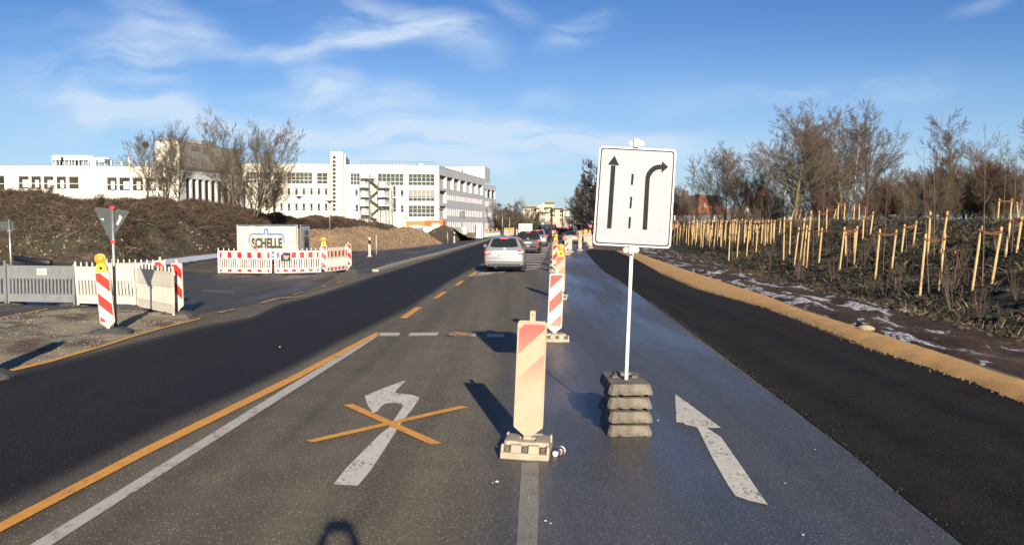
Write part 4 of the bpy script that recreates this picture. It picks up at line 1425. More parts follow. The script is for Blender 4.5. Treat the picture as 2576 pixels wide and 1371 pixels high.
# ---------------------------------------------------------------- paper cup
p = G(1405, 1146)
t = thing('paper_cup', 'dark blue paper cup with white rims lying beside the nearest beacon', 'cup', (p.x, p.y, .036))
t.rotation_euler = (R(90), 0, R(-28 + 90 - 62))
t.rotation_euler = (R(-84), 0, R(-35))
mb = MB(); mb.lathe([(.027, -.055), (.036, .045)], 20); mb.build('sleeve', M('cup_blue', (.022, .035, .12), .4, var=.1, vscale=30), t, smooth=True)
mb = MB(); mb.lathe([(.0365, .045), (.0385, .050), (.0375, .062), (.036, .064), (.020, .060)], 20); mb.build('lid', m_wplas, t, smooth=True)
mb = MB(); mb.lathe([(.0275, -.060), (.0272, -.053)], 20); mb.build('bottom_rim', m_wplas, t)
mb = MB()
for k in range(10):
    a0, a1 = R(-60 + k * 12), R(-48 + k * 12)
    zc = math.sin(k * .7) * .008
    mb.quad((math.cos(a0) * .0335, math.sin(a0) * .0335, -.012 + zc), (math.cos(a1) * .0335, math.sin(a1) * .0335, -.012 + math.sin((k + 1) * .7) * .008),
            (math.cos(a1) * .0352, math.sin(a1) * .0352, .010 + math.sin((k + 1) * .7) * .008), (math.cos(a0) * .0352, math.sin(a0) * .0352, .010 + zc))
mb.build('cup_print', M('cup_print', (.62, .30, .16), .5), t)

# small stones on the asphalt
r_ = random.Random(3)
SM = MB()
spots = [(1250, 1212, .03), (1240, 1214, .012), (2020, 1345, .02), (1372, 1310, .02), (1385, 1316, .015), (1330, 1250, .01), (2050, 1130, .012), (1655, 1058, .02), (1730, 1012, .015), (1615, 1000, .012), (704, 873, .03), (2470, 900, .03), (1975, 1215, .016)]
for k in range(70): spots.append((r_.uniform(100, 2400), r_.uniform(900, 1360), r_.uniform(.003, .006)))
spots = [(a, b, c_ * .55) for a, b, c_ in spots]
for i, (u, v, s) in enumerate(spots):
    p = G(u, v, .012)
    SM.lathe([(s * .7, 0), (s, s * .3), (s * .6, s * .7), (s * .1, s * .8)], 6, (p.x, p.y, p.z))
tag(SM.build('gravel_crumbs', M('crumb_mat', (.42, .36, .27), .9, var=.3, vscale=3)), 'scattered pale gravel crumbs on the asphalt', 'gravel', kind='stuff')

# ---------------------------------------------------------------- banner fence
fa = Vector((at(598, 660, 44).x, 44.0, 0)); fb = Vector((at(749, 660, 43.4).x, 43.4, 0))
d = fb - fa; FL = d.length
t = thing('banner_fence', 'mobile site fence with a white banner and blue crest behind the red and white boards', 'fence', fa, math.atan2(d.y, d.x))
FH = at(598, 566, 44).z
mb = MB()
for x in (0, FL): mb.tube([(x, 0, 0), (x, 0, FH)], .021, 8)
mb.tube([(0, 0, FH), (FL, 0, FH)], .021, 8); mb.tube([(0, 0, .12), (FL, 0, .12)], .021, 8)
for k in range(1, 24): mb.tube([(FL * k / 24, .01, .12), (FL * k / 24, .01, FH)], .003, 4)
mb.build('tube_frame', m_steel, t)
bn = MB(); nx_, nz_ = 36, 18
z0b, z1b = .38, FH - .05
gr = [[(.03 + (FL - .06) * i / nx_, -.03 + .018 * math.sin(i * .9 + j * .25) + .012 * noise.noise(Vector((i * .3, j * .3, 0))), z0b + (z1b - z0b) * j / nz_ - (.012 * abs(math.sin(i * math.pi / 9)) if j == nz_ else 0)) for i in range(nx_ + 1)] for j in range(nz_ + 1)]
for j in range(nz_):
    for i in range(nx_): bn.quad(gr[j][i], gr[j][i + 1], gr[j + 1][i + 1], gr[j + 1][i])
bo = bn.build('banner', M('banner_white', (.36, .355, .335), .7, var=.07, vscale=3), t, smooth=True)


def fz(x, y):
    """enlarged view -> banner plane (x, z)"""
    return ((x - 520) / 885 * FL, FH - (y - 52) / 555 * (FH - .0) * 1.0)


m_blue = M('banner_blue', (.055, .16, .45), .7); m_dtx = M('banner_text_dark', (.035, .03, .022), .7)
lg = MB()
yy = (-.062, -.056)


def fpoly(pts, mb_): mb_.prism([fz(*p) for p in pts], yy[0], yy[1])


fpoly([(925, 100), (988, 100), (988, 122), (925, 122)], lg); fpoly([(925, 122), (945, 122), (945, 182), (925, 160)], lg); fpoly([(968, 122), (988, 122), (988, 162), (968, 182)], lg)
fpoly([(760, 158), (925, 160), (945, 182), (760, 178)], lg); fpoly([(988, 162), (1160, 162), (1160, 182), (968, 182)], lg)
for s, cx in ((-1, 760), (1, 1160)):
    prev = None
    for k in range(9):
        a = R(90 * k / 8)
        o_ = (cx + s * (68) * math.sin(a), 285 - 125 * math.cos(a)); i_ = (cx + s * (53) * math.sin(a), 285 - 106 * math.cos(a))
        if prev: fpoly([prev[0], o_, i_, prev[1]], lg)
        prev = (o_, i_)
fpoly([(712, 368), (745, 398), (700, 418), (690, 392)], lg); fpoly([(690, 395), (1245, 398), (1255, 425), (665, 422)], lg); fpoly([(1205, 372), (1250, 418), (1170, 400)], lg)
fpoly([(1005, 424), (1070, 424), (1070, 480), (1005, 480)], lg)
lg.build('crest', m_blue, bo)
xa, za = fz(738, 222); xb, zb_ = fz(1190, 358)
text_obj('lettering', 'SCHELLE', .5, m_dtx, bo, ((xa + xb) / 2, -.060, (za + zb_) / 2), width=xb - xa, height=za - zb_, bold=.022, extrude=.003)
for (ch, x) in (('M', 742), ('s', 812), ('el', 880), ('s', 955), ('ss', 1033), ('b', 1118), ('i', 1180)):
    a, b = fz(x, 590)
    text_obj('small_lettering', ch, .17, m_dtx, bo, (a, -.060, b), extrude=.002, bold=.002)
text_obj('white_letter', 'M', .16, m_wplas, bo, (fz(1045, 450)[0], -.066, fz(1045, 450)[1]), extrude=.002, bold=.005)
for k in range(2):
    fm = MB(); fm.box((0, 0, .07), (.26, .70, .14), top=.9); fo = fm.build('fence_foot', m_block, t, bevel=.01); fo.location = (FL * k, 0, 0)
# second panel with banner turned away
f2a = Vector((at(757, 660, 44).x, 44.0, 0)); f2b = Vector((at(779, 655, 47).x, 47.0, 0))
d = f2b - f2a; F2 = d.length
t = thing('banner_fence', 'grey banner fence panel turned away at the right of the white banner', 'fence', f2a, math.atan2(d.y, d.x))
mb = MB()
for x in (0, F2): mb.tube([(x, 0, 0), (x, 0, FH - .02)], .021, 8)
mb.tube([(0, 0, FH - .02), (F2, 0, FH - .02)], .021, 8); mb.tube([(0, 0, .12), (F2, 0, .12)], .021, 8)
mb.build('tube_frame', m_steel, t)
bn = MB()
gr = [[(.03 + (F2 - .06) * i / 30, .05 * math.sin(i * 1.1), z0b + (z1b - .03 - z0b) * j / 6) for i in range(31)] for j in range(7)]
for j in range(6):
    for i in range(30): bn.quad(gr[j][i], gr[j][i + 1], gr[j + 1][i + 1], gr[j + 1][i])
b2 = bn.build('banner', M('banner_grey', (.20, .205, .22), .7, var=.2, vscale=5), t, smooth=True)
text_obj('lettering', 'SCHELLE', .5, m_dtx, b2, (F2 * .5, -.07, FH * .60), width=F2 * .5, height=.5, bold=.02, extrude=.003)
cr = MB(); cr.box((F2 * .5, -.07, FH * .84), (F2 * .5, .006, .07)); cr.box((F2 * .5, -.07, FH * .9), (.2, .006, .12)); cr.box((F2 * .5, -.07, FH * .43), (F2 * .55, .006, .08)); cr.build('crest', m_blue, b2)

# ---------------------------------------------------------------- give way sign seen from behind, small sign at the left edge
pg = Vector((at(286, 700, 17.4).x, 17.4, 0))
t = thing('give_way_sign', 'grey back of a triangular sign with red clamps and stickers on a steel pole', 'sign', pg)
zt = at(283, 521, 17.4).z; xt = at(282.5, 521, 17.4).x - pg.x; xb = at(290, 780, 17.4).x - pg.x
mb = MB(); mb.tube([(xb, 0, 0), (xt, 0, zt)], .03, 12); mb.build('pole', m_steel, t, smooth=True)
tri = [(238, 525), (241, 521.5), (322, 530), (325.5, 534.5), (281.5, 600), (277, 600)]
tri = [(238, 527), (238.5, 523), (242, 521.5), (321, 530), (325, 532), (325, 536), (283, 602), (279.5, 604), (276, 602)]
P_ = [(at(u, v, 17.46).x - pg.x, at(u, v, 17.46).z) for (u, v) in tri]
mb = MB(); mb.prism(P_, .045, .060); mb.build('board', m_signb, t, bevel=.004)
for v in (523, 608):
    c_ = at(284 if v < 600 else 286, v, 17.4)
    mb = MB(); mb.box((c_.x - pg.x, 0, c_.z), (.085, .085, .055)); mb.build('clamp', M('red_clamp', (.55, .03, .03), .5, var=.2, vscale=20), t, bevel=.006)
for q, colr in (([(290, 564), (294, 567), (305, 547), (300, 544)], (.55, .60, .48)), ([(296, 545), (298.5, 547), (302, 543), (299, 541)], (.6, .4, .4)), ([(249, 551), (259, 555), (258, 549)], (.45, .48, .48))):
    mb = MB(); mb.prism([(at(u, v, 17.4).x - pg.x, at(u, v, 17.4).z) for (u, v) in q], .040, .0445)
    mb.build('sticker', M('sticker_mat', colr, .5, var=.3, vscale=30), t)
ps = Vector((at(29, 660, 27).x, 27.0, 0))
t = thing('street_sign', 'dark grey back of a rectangular sign on a thin pole at the left picture edge', 'sign', ps)
xt = at(22.5, 552, 27).x - ps.x; zt = at(22.5, 552, 27).z
mb = MB(); mb.tube([(0, 0, 0), (xt, 0, zt)], .03, 8); mb.build('pole', m_steel, t, smooth=True)
P_ = [(at(u, v, 27.05).x - ps.x, at(u, v, 27.05).z) for (u, v) in ((-60, 580), (35, 580), (34, 558), (-60, 557))]
mb = MB(); mb.prism(P_, .045, .06); mb.build('board', m_signb, t, bevel=.01)
mb = MB(); mb.box((at(25, 579, 27).x - ps.x, 0, at(25, 581, 27).z), (.11, .09, .05)); mb.build('clamp', m_steel, t)
# dark drain pipe lying at the foot of the left bank
mb = MB(); p0, p1 = at(40, 640, 46), at(126, 655, 44)
mb.tube([(p0.x, p0.y, .35), (p1.x, p1.y, .2)], .15, 14, cap=True)
pp = mb.build('drain_pipe', M('pipe_black', (.012, .012, .014), .5), None, smooth=True)
tag(pp, 'black plastic pipe lying at the foot of the left bank behind the grey barrier', 'pipe')


# ---------------------------------------------------------------- posts by the heap
def delineator(u, v0, v1, label):
    p = G(u, v0); h_ = at(u, v1, p.y).z
    t = thing('marker_post', label, 'marker post', p, 0, 'white marker posts along the path')
    mb = MB(); mb.prism([(-.06, 0), (.06, 0), (.06, h_ - .04), (-.03, h_), (-.06, h_ - .02)], -.05, .05); mb.build('post', m_wplas, t, bevel=.01)
    mb = MB(); mb.prism([(-.062, h_ * .66), (.062, h_ * .60), (.062, h_ * .82), (-.062, h_ * .90)], -.052, .052); mb.build('black_band', m_black, t)
    mb = MB(); mb.box((0, 0, .05), (.32, .3, .10), top=.7); mb.build('post_foot', m_beige, t)
    return t


delineator(930, 646.5, 596.5, 'white marker post with a black band before the long earth heap')
delineator(1143, 611, 584, 'white marker post before the dark soil heap')


def steel_post(u, v0, v1, label, cat='post', r=.045, wire=False, Y=None, name='steel_post', group=None, mat=None):
    p = G(u, v0) if Y is None else Vector((at(u, v0, Y).x, Y, 0))
    t = thing(name, label, cat, p, 0, group)
    h_ = at(u, v1, p.y).z
    mb = MB(); mb.tube([(0, 0, 0), (0, 0, h_)], r, 8); mb.build('tube', mat or m_steeld, t, smooth=True)
    if wire:
        mb = MB(); pts = [(math.cos(R(a)) * .20 - .02, -.06, h_ * .42 + math.sin(R(a)) * h_ * .40) for a in range(0, 361, 24)]
        mb.tube(pts, .008, 5, cap=False); mb.build('wire_loop', m_bark2, t)
    return t


steel_post(947, 642, 591, 'rusty steel post with a wire loop beside the front marker post', wire=True, r=.055, mat=M('rust_post', (.26, .21, .17), .8, var=.3))
steel_post(1126, 612, 583, 'thin grey post left of the far marker post by the dark heap', r=.05)

# portable toilet
p = G(1204.5, 599); Yt = p.y
t = thing('toilet_cabin', 'white and blue portable toilet cabin beside the path', 'toilet cabin', p, R(12))
hh = at(1204, 564, Yt).z; ww = 1.1
mb = MB(); mb.box((0, 0, hh * .46), (ww, 1.1, hh * .92)); mb.box((0, 0, hh * .95), (ww + .06, 1.14, hh * .08), top=.72); mb.build('cabin', m_wplas, t, bevel=.03)
mb = MB(); mb.box((ww * .30, -.565, hh * .45), (ww * .26, .03, hh * .80)); mb.box((-ww * .46, -.565, hh * .45), (ww * .10, .03, hh * .80)); mb.build('blue_panel', M('cabin_blue', (.03, .22, .38), .5), t)
mb = MB(); mb.box((-.05, -.57, hh * .72), (.14, .02, .16)); mb.build('door_sign', m_gplas, t)

# white barrier boards with amber lamps right of the toilet
pw = None
for k, (u0, v0, u1, v1) in enumerate(((1217, 599, 1228, 598.5), (1228, 598.5, 1239, 597.5), (1239, 597.5, 1249, 596), (1249, 596, 1258, 594.5))):
    b_ = barrier(G(u0, v0), G(u1, v1), ['leftmost', 'second', 'third', 'rightmost'][k] + ' white far barrier board right of the toilet cabin', m_wplas, None, zb=.1, h=1.0, group='white boards right of the toilet cabin', comb=False)
    for c_ in list(b_.children):
        if c_.name.startswith('studs'): bpy.data.objects.remove(c_)
    lm = lamp_parts(b_, 1.12); lm.location.x = .5
b_ = barrier(G(1448, 598.5), G(1462, 598), 'red and white far barrier board behind the silver sedan', m_wplas, m_red, zb=.1, h=1.0, group='far red and white boards on the right')
b_ = barrier(G(1462, 598), G(1476, 598.5), 'red and white far barrier board behind the lamp beacons', m_wplas, m_red, zb=.1, h=1.0, group='far red and white boards on the right')
# ================================================================ BUILDINGS
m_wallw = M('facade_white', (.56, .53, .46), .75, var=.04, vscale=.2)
m_wallg = M('facade_side_shaded', (.38, .385, .41), .7, var=.06, vscale=.3, stretch=(1, 1, .1))  # shade of the side faces painted into a greyer copy of the white wall
m_frame = M('window_frame', (.42, .43, .42), .5)
m_glass = M('window_glass', (.020, .032, .033), .55, spec=.12, col2=(.045, .062, .060), vscale=.25)
m_glassd = M('window_dark', (.018, .019, .017), .6, spec=.1, col2=(.038, .036, .030), vscale=.4)
m_blind = M('window_blind', (.20, .19, .19), .8)
m_roof = M('roof_grey', (.16, .16, .16), .8)


def atz(u, v, z):
    d = ray(u, v); t = (z - H) / d.z
    return Vector((0, 0, H)) + d * t


class Facade:
    """vertical wall between two ground points; measured spots are turned into (s, z) on its plane"""
    def __init__(s, a, b, parent=None):
        s.a, s.b = Vector((a[0], a[1], 0)), Vector((b[0], b[1], 0))
        s.L = (s.b - s.a).length; s.d = (s.b - s.a).normalized(); s.n = Vector((s.d.y, -s.d.x, 0))   # outward
        s.parent = parent

    def sz(s, u, v):
        d = ray(u, v); o = Vector((0, 0, H))
        t = (s.a - o).dot(s.n) / d.dot(s.n)
        p = o + d * t
        return ((p - s.a).dot(s.d), p.z)

    def P(s, q, z, off=0.0):
        p = s.a + s.d * q + s.n * off
        return (p.x, p.y, z)

    def rect(s, x0, y0, x1, y1):
        a = s.sz(x0, (y0 + y1) / 2); b = s.sz(x1, (y0 + y1) / 2); c = s.sz((x0 + x1) / 2, y1); d = s.sz((x0 + x1) / 2, y0)
        return [a[0], b[0], c[1], d[1]]

    def box(s, mb, s0, s1, z0, z1, o0, o1, m=0):
        A = [s.P(s0, z0, o0), s.P(s1, z0, o0), s.P(s1, z0, o1), s.P(s0, z0, o1)]; B = [(p[0], p[1], z1) for p in A]
        mb.quad(A[0], A[1], B[1], B[0], m); mb.quad(A[2], A[3], B[3], B[2], m); mb.quad(A[1], A[2], B[2], B[1], m); mb.quad(A[3], A[0], B[0], B[3], m)
        mb.quad(B[0], B[1], B[2], B[3], m); mb.quad(A[3], A[2], A[1], A[0], m)

    def wall(s, z0, z1, holes, mat, depth=.25, name='wall', s0=0.0, s1=None, parent=None, joints=None):
        s1 = s.L if s1 is None else s1
        hs_ = [[max(s0 + .01, h[0]), min(s1 - .01, h[1]), max(z0 + .01, h[2]), min(z1 - .01, h[3])] for h in holes]
        xs = sorted(set([s0, s1] + [h[0] for h in hs_] + [h[1] for h in hs_])); zs_ = sorted(set([z0, z1] + [h[2] for h in hs_] + [h[3] for h in hs_]))
        mb = MB()
        for i in range(len(xs) - 1):
            for j in range(len(zs_) - 1):
                cx, cz = (xs[i] + xs[i + 1]) / 2, (zs_[j] + zs_[j + 1]) / 2
                if any(h[0] < cx < h[1] and h[2] < cz < h[3] for h in hs_): continue
                mb.quad(s.P(xs[i], zs_[j]), s.P(xs[i + 1], zs_[j]), s.P(xs[i + 1], zs_[j + 1]), s.P(xs[i], zs_[j + 1]))
        for h in hs_:
            a, b, c, d = h
            mb.quad(s.P(a, c), s.P(a, d), s.P(a, d, -depth), s.P(a, c, -depth)); mb.quad(s.P(b, d), s.P(b, c), s.P(b, c, -depth), s.P(b, d, -depth))
            mb.quad(s.P(a, d), s.P(b, d), s.P(b, d, -depth), s.P(a, d, -depth)); mb.quad(s.P(b, c), s.P(a, c), s.P(a, c, -depth), s.P(b, c, -depth))
        if joints:
            for z in joints:
                s.box(mb, s0, s1, z - .02, z + .02, .0, .012)
        return mb.build(name, mat, parent or s.parent)

    def window(s, h, cols, rail=None, depth=.22, glass=None, blind=0, fr=.05):
        a, b, c, d = h
        mb = MB()
        s.box(mb, a, b, c, c + fr, -depth, -depth + .08); s.box(mb, a, b, d - fr, d, -depth, -depth + .08)
        for k in range(cols + 1):
            x = a + fr / 2 + (b - a - fr) * k / cols
            s.box(mb, x - fr / 2 * (1.5 if 0 < k < cols else 1), x + fr / 2 * (1.5 if 0 < k < cols else 1), c + fr, d - fr, -depth, -depth + .08)
        if rail: s.box(mb, a + fr, b - fr, c + (d - c) * rail - .05, c + (d - c) * rail + .05, -depth, -depth + .085)
        w = mb.build('window', m_frame, s.parent)
        g = MB(); g.quad(s.P(a, c, -depth + .02), s.P(b, c, -depth + .02), s.P(b, d, -depth + .02), s.P(a, d, -depth + .02))
        g.build('glass', glass or m_glass, w)
        if blind:
            g = MB(); s.box(g, a + fr, b - fr, d - (d - c) * blind, d - fr, -depth + .022, -depth + .035); g.build('blind', m_blind, w)
        return w


def zz3(x0, y0, x1, y1): return (882.7 + x0 * .1485, 421 + y0 * .1485, 882.7 + x1 * .1485, 421 + y1 * .1485)
def zz2(x0, y0, x1, y1): return (611 + x0 * .2636, 339.5 + y0 * .2636, 611 + x1 * .2636, 339.5 + y1 * .2636)
def zz1(x0, y0, x1, y1): return (x0 * .2504, 339.5 + y0 * .2504, x1 * .2504, 339.5 + y1 * .2504)


# ---- long white office block
ZT = at(1104, 418.6, 180).z
A = at(1104, 418.6, 180); Lf = atz(600, 412.5, ZT); Fr = atz(1219.5, 451.5, ZT)
ob = thing('office_building', 'long white office building with stair tower and outside steel stairs behind the earth heaps', 'building', (A.x, A.y, 0))


def sub(ob_):
    """parent that keeps world coordinates for its children"""
    return ob_


def fac(a, b, root):
    f = Facade(a, b, None); f.parent = root; return f


def rebase(root):
    """children were built in world coordinates: move them into the root's frame"""
    bpy.context.view_layer.update()
    inv = root.matrix_world.inverted()
    done = set()
    for c_ in root.children:
        if c_.type == 'MESH' and c_.data.name not in done:
            c_.data.transform(inv); done.add(c_.data.name)
        for g_ in c_.children:
            if g_.type == 'MESH' and g_.data.name not in done:
                g_.data.transform(inv); done.add(g_.data.name)


f1 = fac(Lf, A, ob)
holes = []
big = []
for q, n_, bl in (((975, 118, 1420, 310), 6, 0), ((975, 385, 1420, 578), 6, .58), ((975, 650, 1420, 843), 6, 0), ((455, 110, 895, 308), 6, 0), ((-10, 105, 152, 297), 3, 0)):
    big.append((f1.rect(*zz3(*q)), n_, .33, bl))
for q, n_ in (((423, 360, 663, 468), 6), ((706, 363, 808, 470), 2), ((300, 358, 378, 462), 2), ((30, 356, 130, 460), 3), ((160, 357, 270, 461), 3)):
    big.append((f1.rect(*zz2(*q)), n_, .33, 0))
sm_ = []
for q in ((843, 380, 897, 498), (845, 645, 898, 768), (713, 320, 765, 505), (713, 520, 768, 765), (70, 370, 122, 493), (73, 632, 127, 752)):
    sm_.append(f1.rect(*zz3(*q)))
for x in (66, 138, 210, 282, 354, 425, 497, 567, 640, 710, 781):
    for (y0, y1) in ((508, 578), (654, 726)): sm_.append(f1.rect(*zz2(x, y0, x + 29, y1)))
x0 = [h for h, *_ in big] + sm_
f1.wall(-.1, ZT, x0, m_wallw, joints=[ZT - 2.4, ZT - 5.0, ZT - 5.95, ZT - 8.7])
for (h, n_, rail, bl) in big: f1.window(h, n_, rail, blind=bl)
for h in sm_: f1.window(h, 1, None, glass=m_glassd, fr=.06)
# right face with deep reveals
f2 = fac(A, Fr, ob)
hol2 = []
L2 = f2.L
zt0 = f2.sz(*[882.7 + 1508 * .1485, 421 + 130 * .1485])[1]; zt1 = f2.sz(882.7 + 1508 * .1485, 421 + 345 * .1485)[1]
top = [f2.rect(*zz3(a, 0, b, 1))[:2] for a, b in ((1508, 1618), (1633, 1738), (1750, 1845), (1860, 1953), (1968, 2048), (2065, 2143), (2160, 2235))]
for a, b in top: hol2.append([a, b, zt1, zt0])
r2a = f2.sz(882.7 + 1508 * .1485, 421 + 390 * .1485)[1]; r2b = f2.sz(882.7 + 1508 * .1485, 421 + 600 * .1485)[1]
r3a = f2.sz(882.7 + 1508 * .1485, 421 + 655 * .1485)[1]; r3b = f2.sz(882.7 + 1508 * .1485, 421 + 860 * .1485)[1]
for (za, zb) in ((r2a, r2b), (r3a, r3b)): hol2.append([top[0][0], top[0][1], zb, za])
s0_, s1_ = top[1][0], top[6][1]
nb = 20
rows = [(r2a - .5, r2b + .75), (r3a - .3, r3b + .55), (f2.sz(882.7 + 1640 * .1485, 421 + 915 * .1485)[1], f2.sz(882.7 + 1640 * .1485, 421 + 915 * .1485)[1] - 2.6)]
for (za, zb) in rows:
    for k in range(nb):
        w_ = (s1_ - s0_) / nb
        hol2.append([s0_ + w_ * k, s0_ + w_ * (k + .50), zb, za])
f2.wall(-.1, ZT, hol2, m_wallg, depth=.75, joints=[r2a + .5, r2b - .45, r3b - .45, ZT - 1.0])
for h in hol2[:9]: f2.window(h, 6, None, depth=.74)
for h in hol2[9:]:
    g = MB(); g.quad(f2.P(h[0], h[2], -.74), f2.P(h[1], h[2], -.74), f2.P(h[1], h[3], -.74), f2.P(h[0], h[3], -.74)); g.build('window', m_glassd, ob)
# lower rear wing
ZL = at(1219.5, 463.3, 234).z
E1 = atz(1219.8, 463.3, ZL); E2 = atz(1247.3, 469.2, ZL)
f3 = fac(E1, E2, ob)
h3_ = [f3.rect(*zz3(a, b, c_, d)) for a, b, c_, d in ((2272, 375, 2306, 510), (2318, 385, 2378, 520), (2392, 395, 2446, 535))]
for (ya, yb_) in ((565, 660), (750, 840), (935, 1050)):
    for k in range(6):
        h3_.append(f3.rect(*zz3(2268 + k * 19.5, ya + k * 1, 2268 + k * 19.5 + 11, yb_ + k * 1)))
f3.wall(-.1, ZL, h3_, m_wallg, depth=.5, name='wing_wall')
for h in h3_:
    g = MB(); g.quad(f3.P(h[0], h[2], -.48), f3.P(h[1], h[2], -.48), f3.P(h[1], h[3], -.48), f3.P(h[0], h[3], -.48)); g.build('window', m_glassd, ob)
# body volumes (rear walls and roofs)
def slab(root, name, pts, z0, z1, mat, top_mat=None):
    mb = MB(); mb.prism([(p[0], p[1]) for p in pts], z0, z1, axis='z'); return mb.build(name, mat, root)


off = lambda p, v, k: (p[0] + v.x * k, p[1] + v.y * k)
slab(ob, 'roof', [off(Lf, f1.n, -.3), off(A, f1.n - f2.n * -1 if False else f1.n, -.35), off(Fr, f2.n, -.8), (Fr.x - 30, Fr.y + 4), (Lf.x, Lf.y + 20)], ZT - .9, ZT - .45, m_roof)
pr = MB()
f1.box(pr, 0, f1.L + .05, ZT, ZT + .08, -.35, .05); f2.box(pr, -.04, f2.L, ZT + .002, ZT + .085, -.35, .05)
pr.build('parapet_cap', m_steeld, ob)
back = fac(Fr, (Fr.x - 30, Fr.y + 4.5), ob); back.wall(-.1, ZT, [], m_wallg, name='rear_wall')
wb = fac(E2, (E2.x - 26, E2.y + 4.5), ob); wb.wall(-.1, ZL, [], m_wallg, name='wing_rear_wall')
slab(ob, 'wing_roof', [off(E1, f3.n, -.5), off(E2, f3.n, -.5), (E2.x - 26, E2.y + 4), (E1.x - 20, E1.y + 4)], ZL - .5, ZL - .02, m_roof)
# penthouse on the far end
pz = at(1160, 420, 236).z
pb_a = at(1100, 430, 238); pb_b = at(1219.4, 430, 235)
f4 = fac(pb_a, pb_b, ob); hh_ = [f4.rect(*zz3(1880, 57, 1906, 88))]
f4.wall(ZT - .6, pz, hh_, m_wallw, name='penthouse_wall')
g = MB(); h = hh_[0]; g.quad(f4.P(h[0], h[2], -.3), f4.P(h[1], h[2], -.3), f4.P(h[1], h[3], -.3), f4.P(h[0], h[3], -.3)); g.build('window', m_glassd, ob)
f5 = fac(pb_b, (pb_b.x + 1.2, pb_b.y + 9), ob); f5.wall(ZT - .6, pz, [], m_wallg, name='penthouse_side')
slab(ob, 'penthouse_roof', [(pb_a.x, pb_a.y + .02), (pb_b.x, pb_b.y + .02), (pb_b.x + 1.2, pb_b.y + 9), (pb_a.x, pb_a.y + 9)], pz - .2, pz - .02, m_wallw)
# rounded stair tower
s_a, z_a = f1.sz(828, 390); s_b, _ = f1.sz(866, 390)
cs = (s_a + s_b) / 2; rw = (s_b - s_a) / 2
zt_ = f1.sz(845, 383.5)[1]
prof = []
for k in range(17):
    a = R(180 * k / 16)
    prof.append((cs - rw * math.cos(a), .2 + 1.9 * math.sin(a) ** .8))
prof += [(cs + rw, -8), (cs - rw, -8)]
tw = MB()
tw.prism([f1.P(q, 0, o)[:2] for q, o in prof], -.1, zt_, axis='z')
tw.build('stair_tower', m_wallw, ob)
s_c = f1.sz(908, 395)[0]
tb = MB(); f1.box(tb, cs + rw * .9, cs + rw + .3, ZT - 1, zt_ - .3, -8, -.1); tb.prism([f1.P(cs, 0, -.2)[:2], f1.P(cs + rw, 0, -.2)[:2], f1.P(cs + rw + 1.0, 0, -18)[:2], f1.P(cs, 0, -18)[:2]], ZT - 1, zt_ - .25, axis='z')
tb.build('tower_block', m_wallg, ob)
for y in (212, 252, 287, 325, 362, 400, 437, 475, 512, 552, 588, 625, 662, 700):
    r = f1.rect(*zz2(859, y, 888, y + 27))
    w = MB(); f1.box(w, r[0], r[1], r[2], r[3], 2.02, 2.14); wo_ = w.build('tower_window', m_glassd, ob)
    w = MB()
    for (a, b, c_, d) in ((r[0] - .08, r[0], r[2], r[3]), (r[1], r[1] + .08, r[2], r[3]), (r[0] - .08, r[1] + .08, r[3], r[3] + .08), (r[0] - .08, r[1] + .08, r[2] - .08, r[2])): f1.box(w, a, b, c_, d, 2.0, 2.17)
    w.build('frame', m_frame, wo_)
# outside steel stairs
def s3(x, y): return f1.sz(882.7 + x * .1485, 421 + y * .1485)


st_ = MB(); rl_ = MB(); lp_ = MB()
levels = [(190, 165, 390), (345, 145, 300), (345, 470, 655), (505, 165, 300), (505, 450, 640), (655, 150, 300), (655, 460, 655), (800, 180, 300)]
for (y, xa, xb) in levels:
    a = s3(xa, y); b = s3(xb, y)
    f1.box(lp_, a[0], b[0], a[1] - .08, a[1] + .02, .3, 2.4)
    f1.box(rl_, a[0] + .1, a[0] + (b[0] - a[0]) * .55, a[1] + .03, a[1] + 1.15, 2.38, 2.40)
for (p, q) in (((290, 200), (470, 345)), ((450, 395), (330, 505)), ((290, 520), (470, 655)), ((460, 690), (340, 800)), ((300, 830), (440, 880))):
    a, b = s3(*p), s3(*q)
    n_ = 14
    for k in range(n_):
        t0 = k / n_
        sx = a[0] + (b[0] - a[0]) * t0; sz_ = a[1] + (b[1] - a[1]) * t0
        f1.box(lp_, min(sx, sx + (b[0] - a[0]) / n_), max(sx, sx + (b[0] - a[0]) / n_), sz_ - .05, sz_, .5, 1.6)
    for o in (.45, 1.65):
        st_.tube([f1.P(a[0], a[1], o), f1.P(b[0], b[1], o)], .09, 4); st_.tube([f1.P(a[0], a[1] + 1, o), f1.P(b[0], b[1] + 1, o)], .04, 4)
for x in (145, 165, 215, 300, 318, 455, 500, 590, 640, 692):
    for o in (.3, 2.4):
        a = s3(x, 120 if x < 400 else 300); st_.tube([f1.P(a[0], a[1], o), f1.P(a[0], -.1, o)], .055, 4)
for (p, q) in (((200, 200), (290, 345)), ((500, 350), (640, 500)), ((165, 505), (290, 655)), ((500, 510), (590, 655)), ((500, 660), (580, 800)), ((640, 510), (560, 650)), ((180, 660), (300, 800))):
    a, b = s3(*p), s3(*q); st_.tube([f1.P(a[0], a[1], 2.4), f1.P(b[0], b[1], 2.4)], .04, 4)
for (y, xa, xb) in levels:
    a = s3(xa, y); b = s3(xb, y); n_ = 12
    for k in range(n_ + 1):
        s_ = a[0] + (b[0] - a[0]) * k / n_; st_.tube([f1.P(s_, a[1], 2.4), f1.P(s_, a[1] + 1.15, 2.4)], .028, 3)
        if k % 3 == 0: st_.tube([f1.P(s_, a[1], .3), f1.P(s_ + .8, a[1] - 3.2, 2.4)], .03, 3)
    for dz in (.4, .8, 1.15): st_.tube([f1.P(a[0], a[1] + dz, 2.42), f1.P(b[0], a[1] + dz, 2.42)], .03, 3)
st_.build('stair_frame', m_steel, ob); lp_.build('stair_landings', m_steeld, ob)
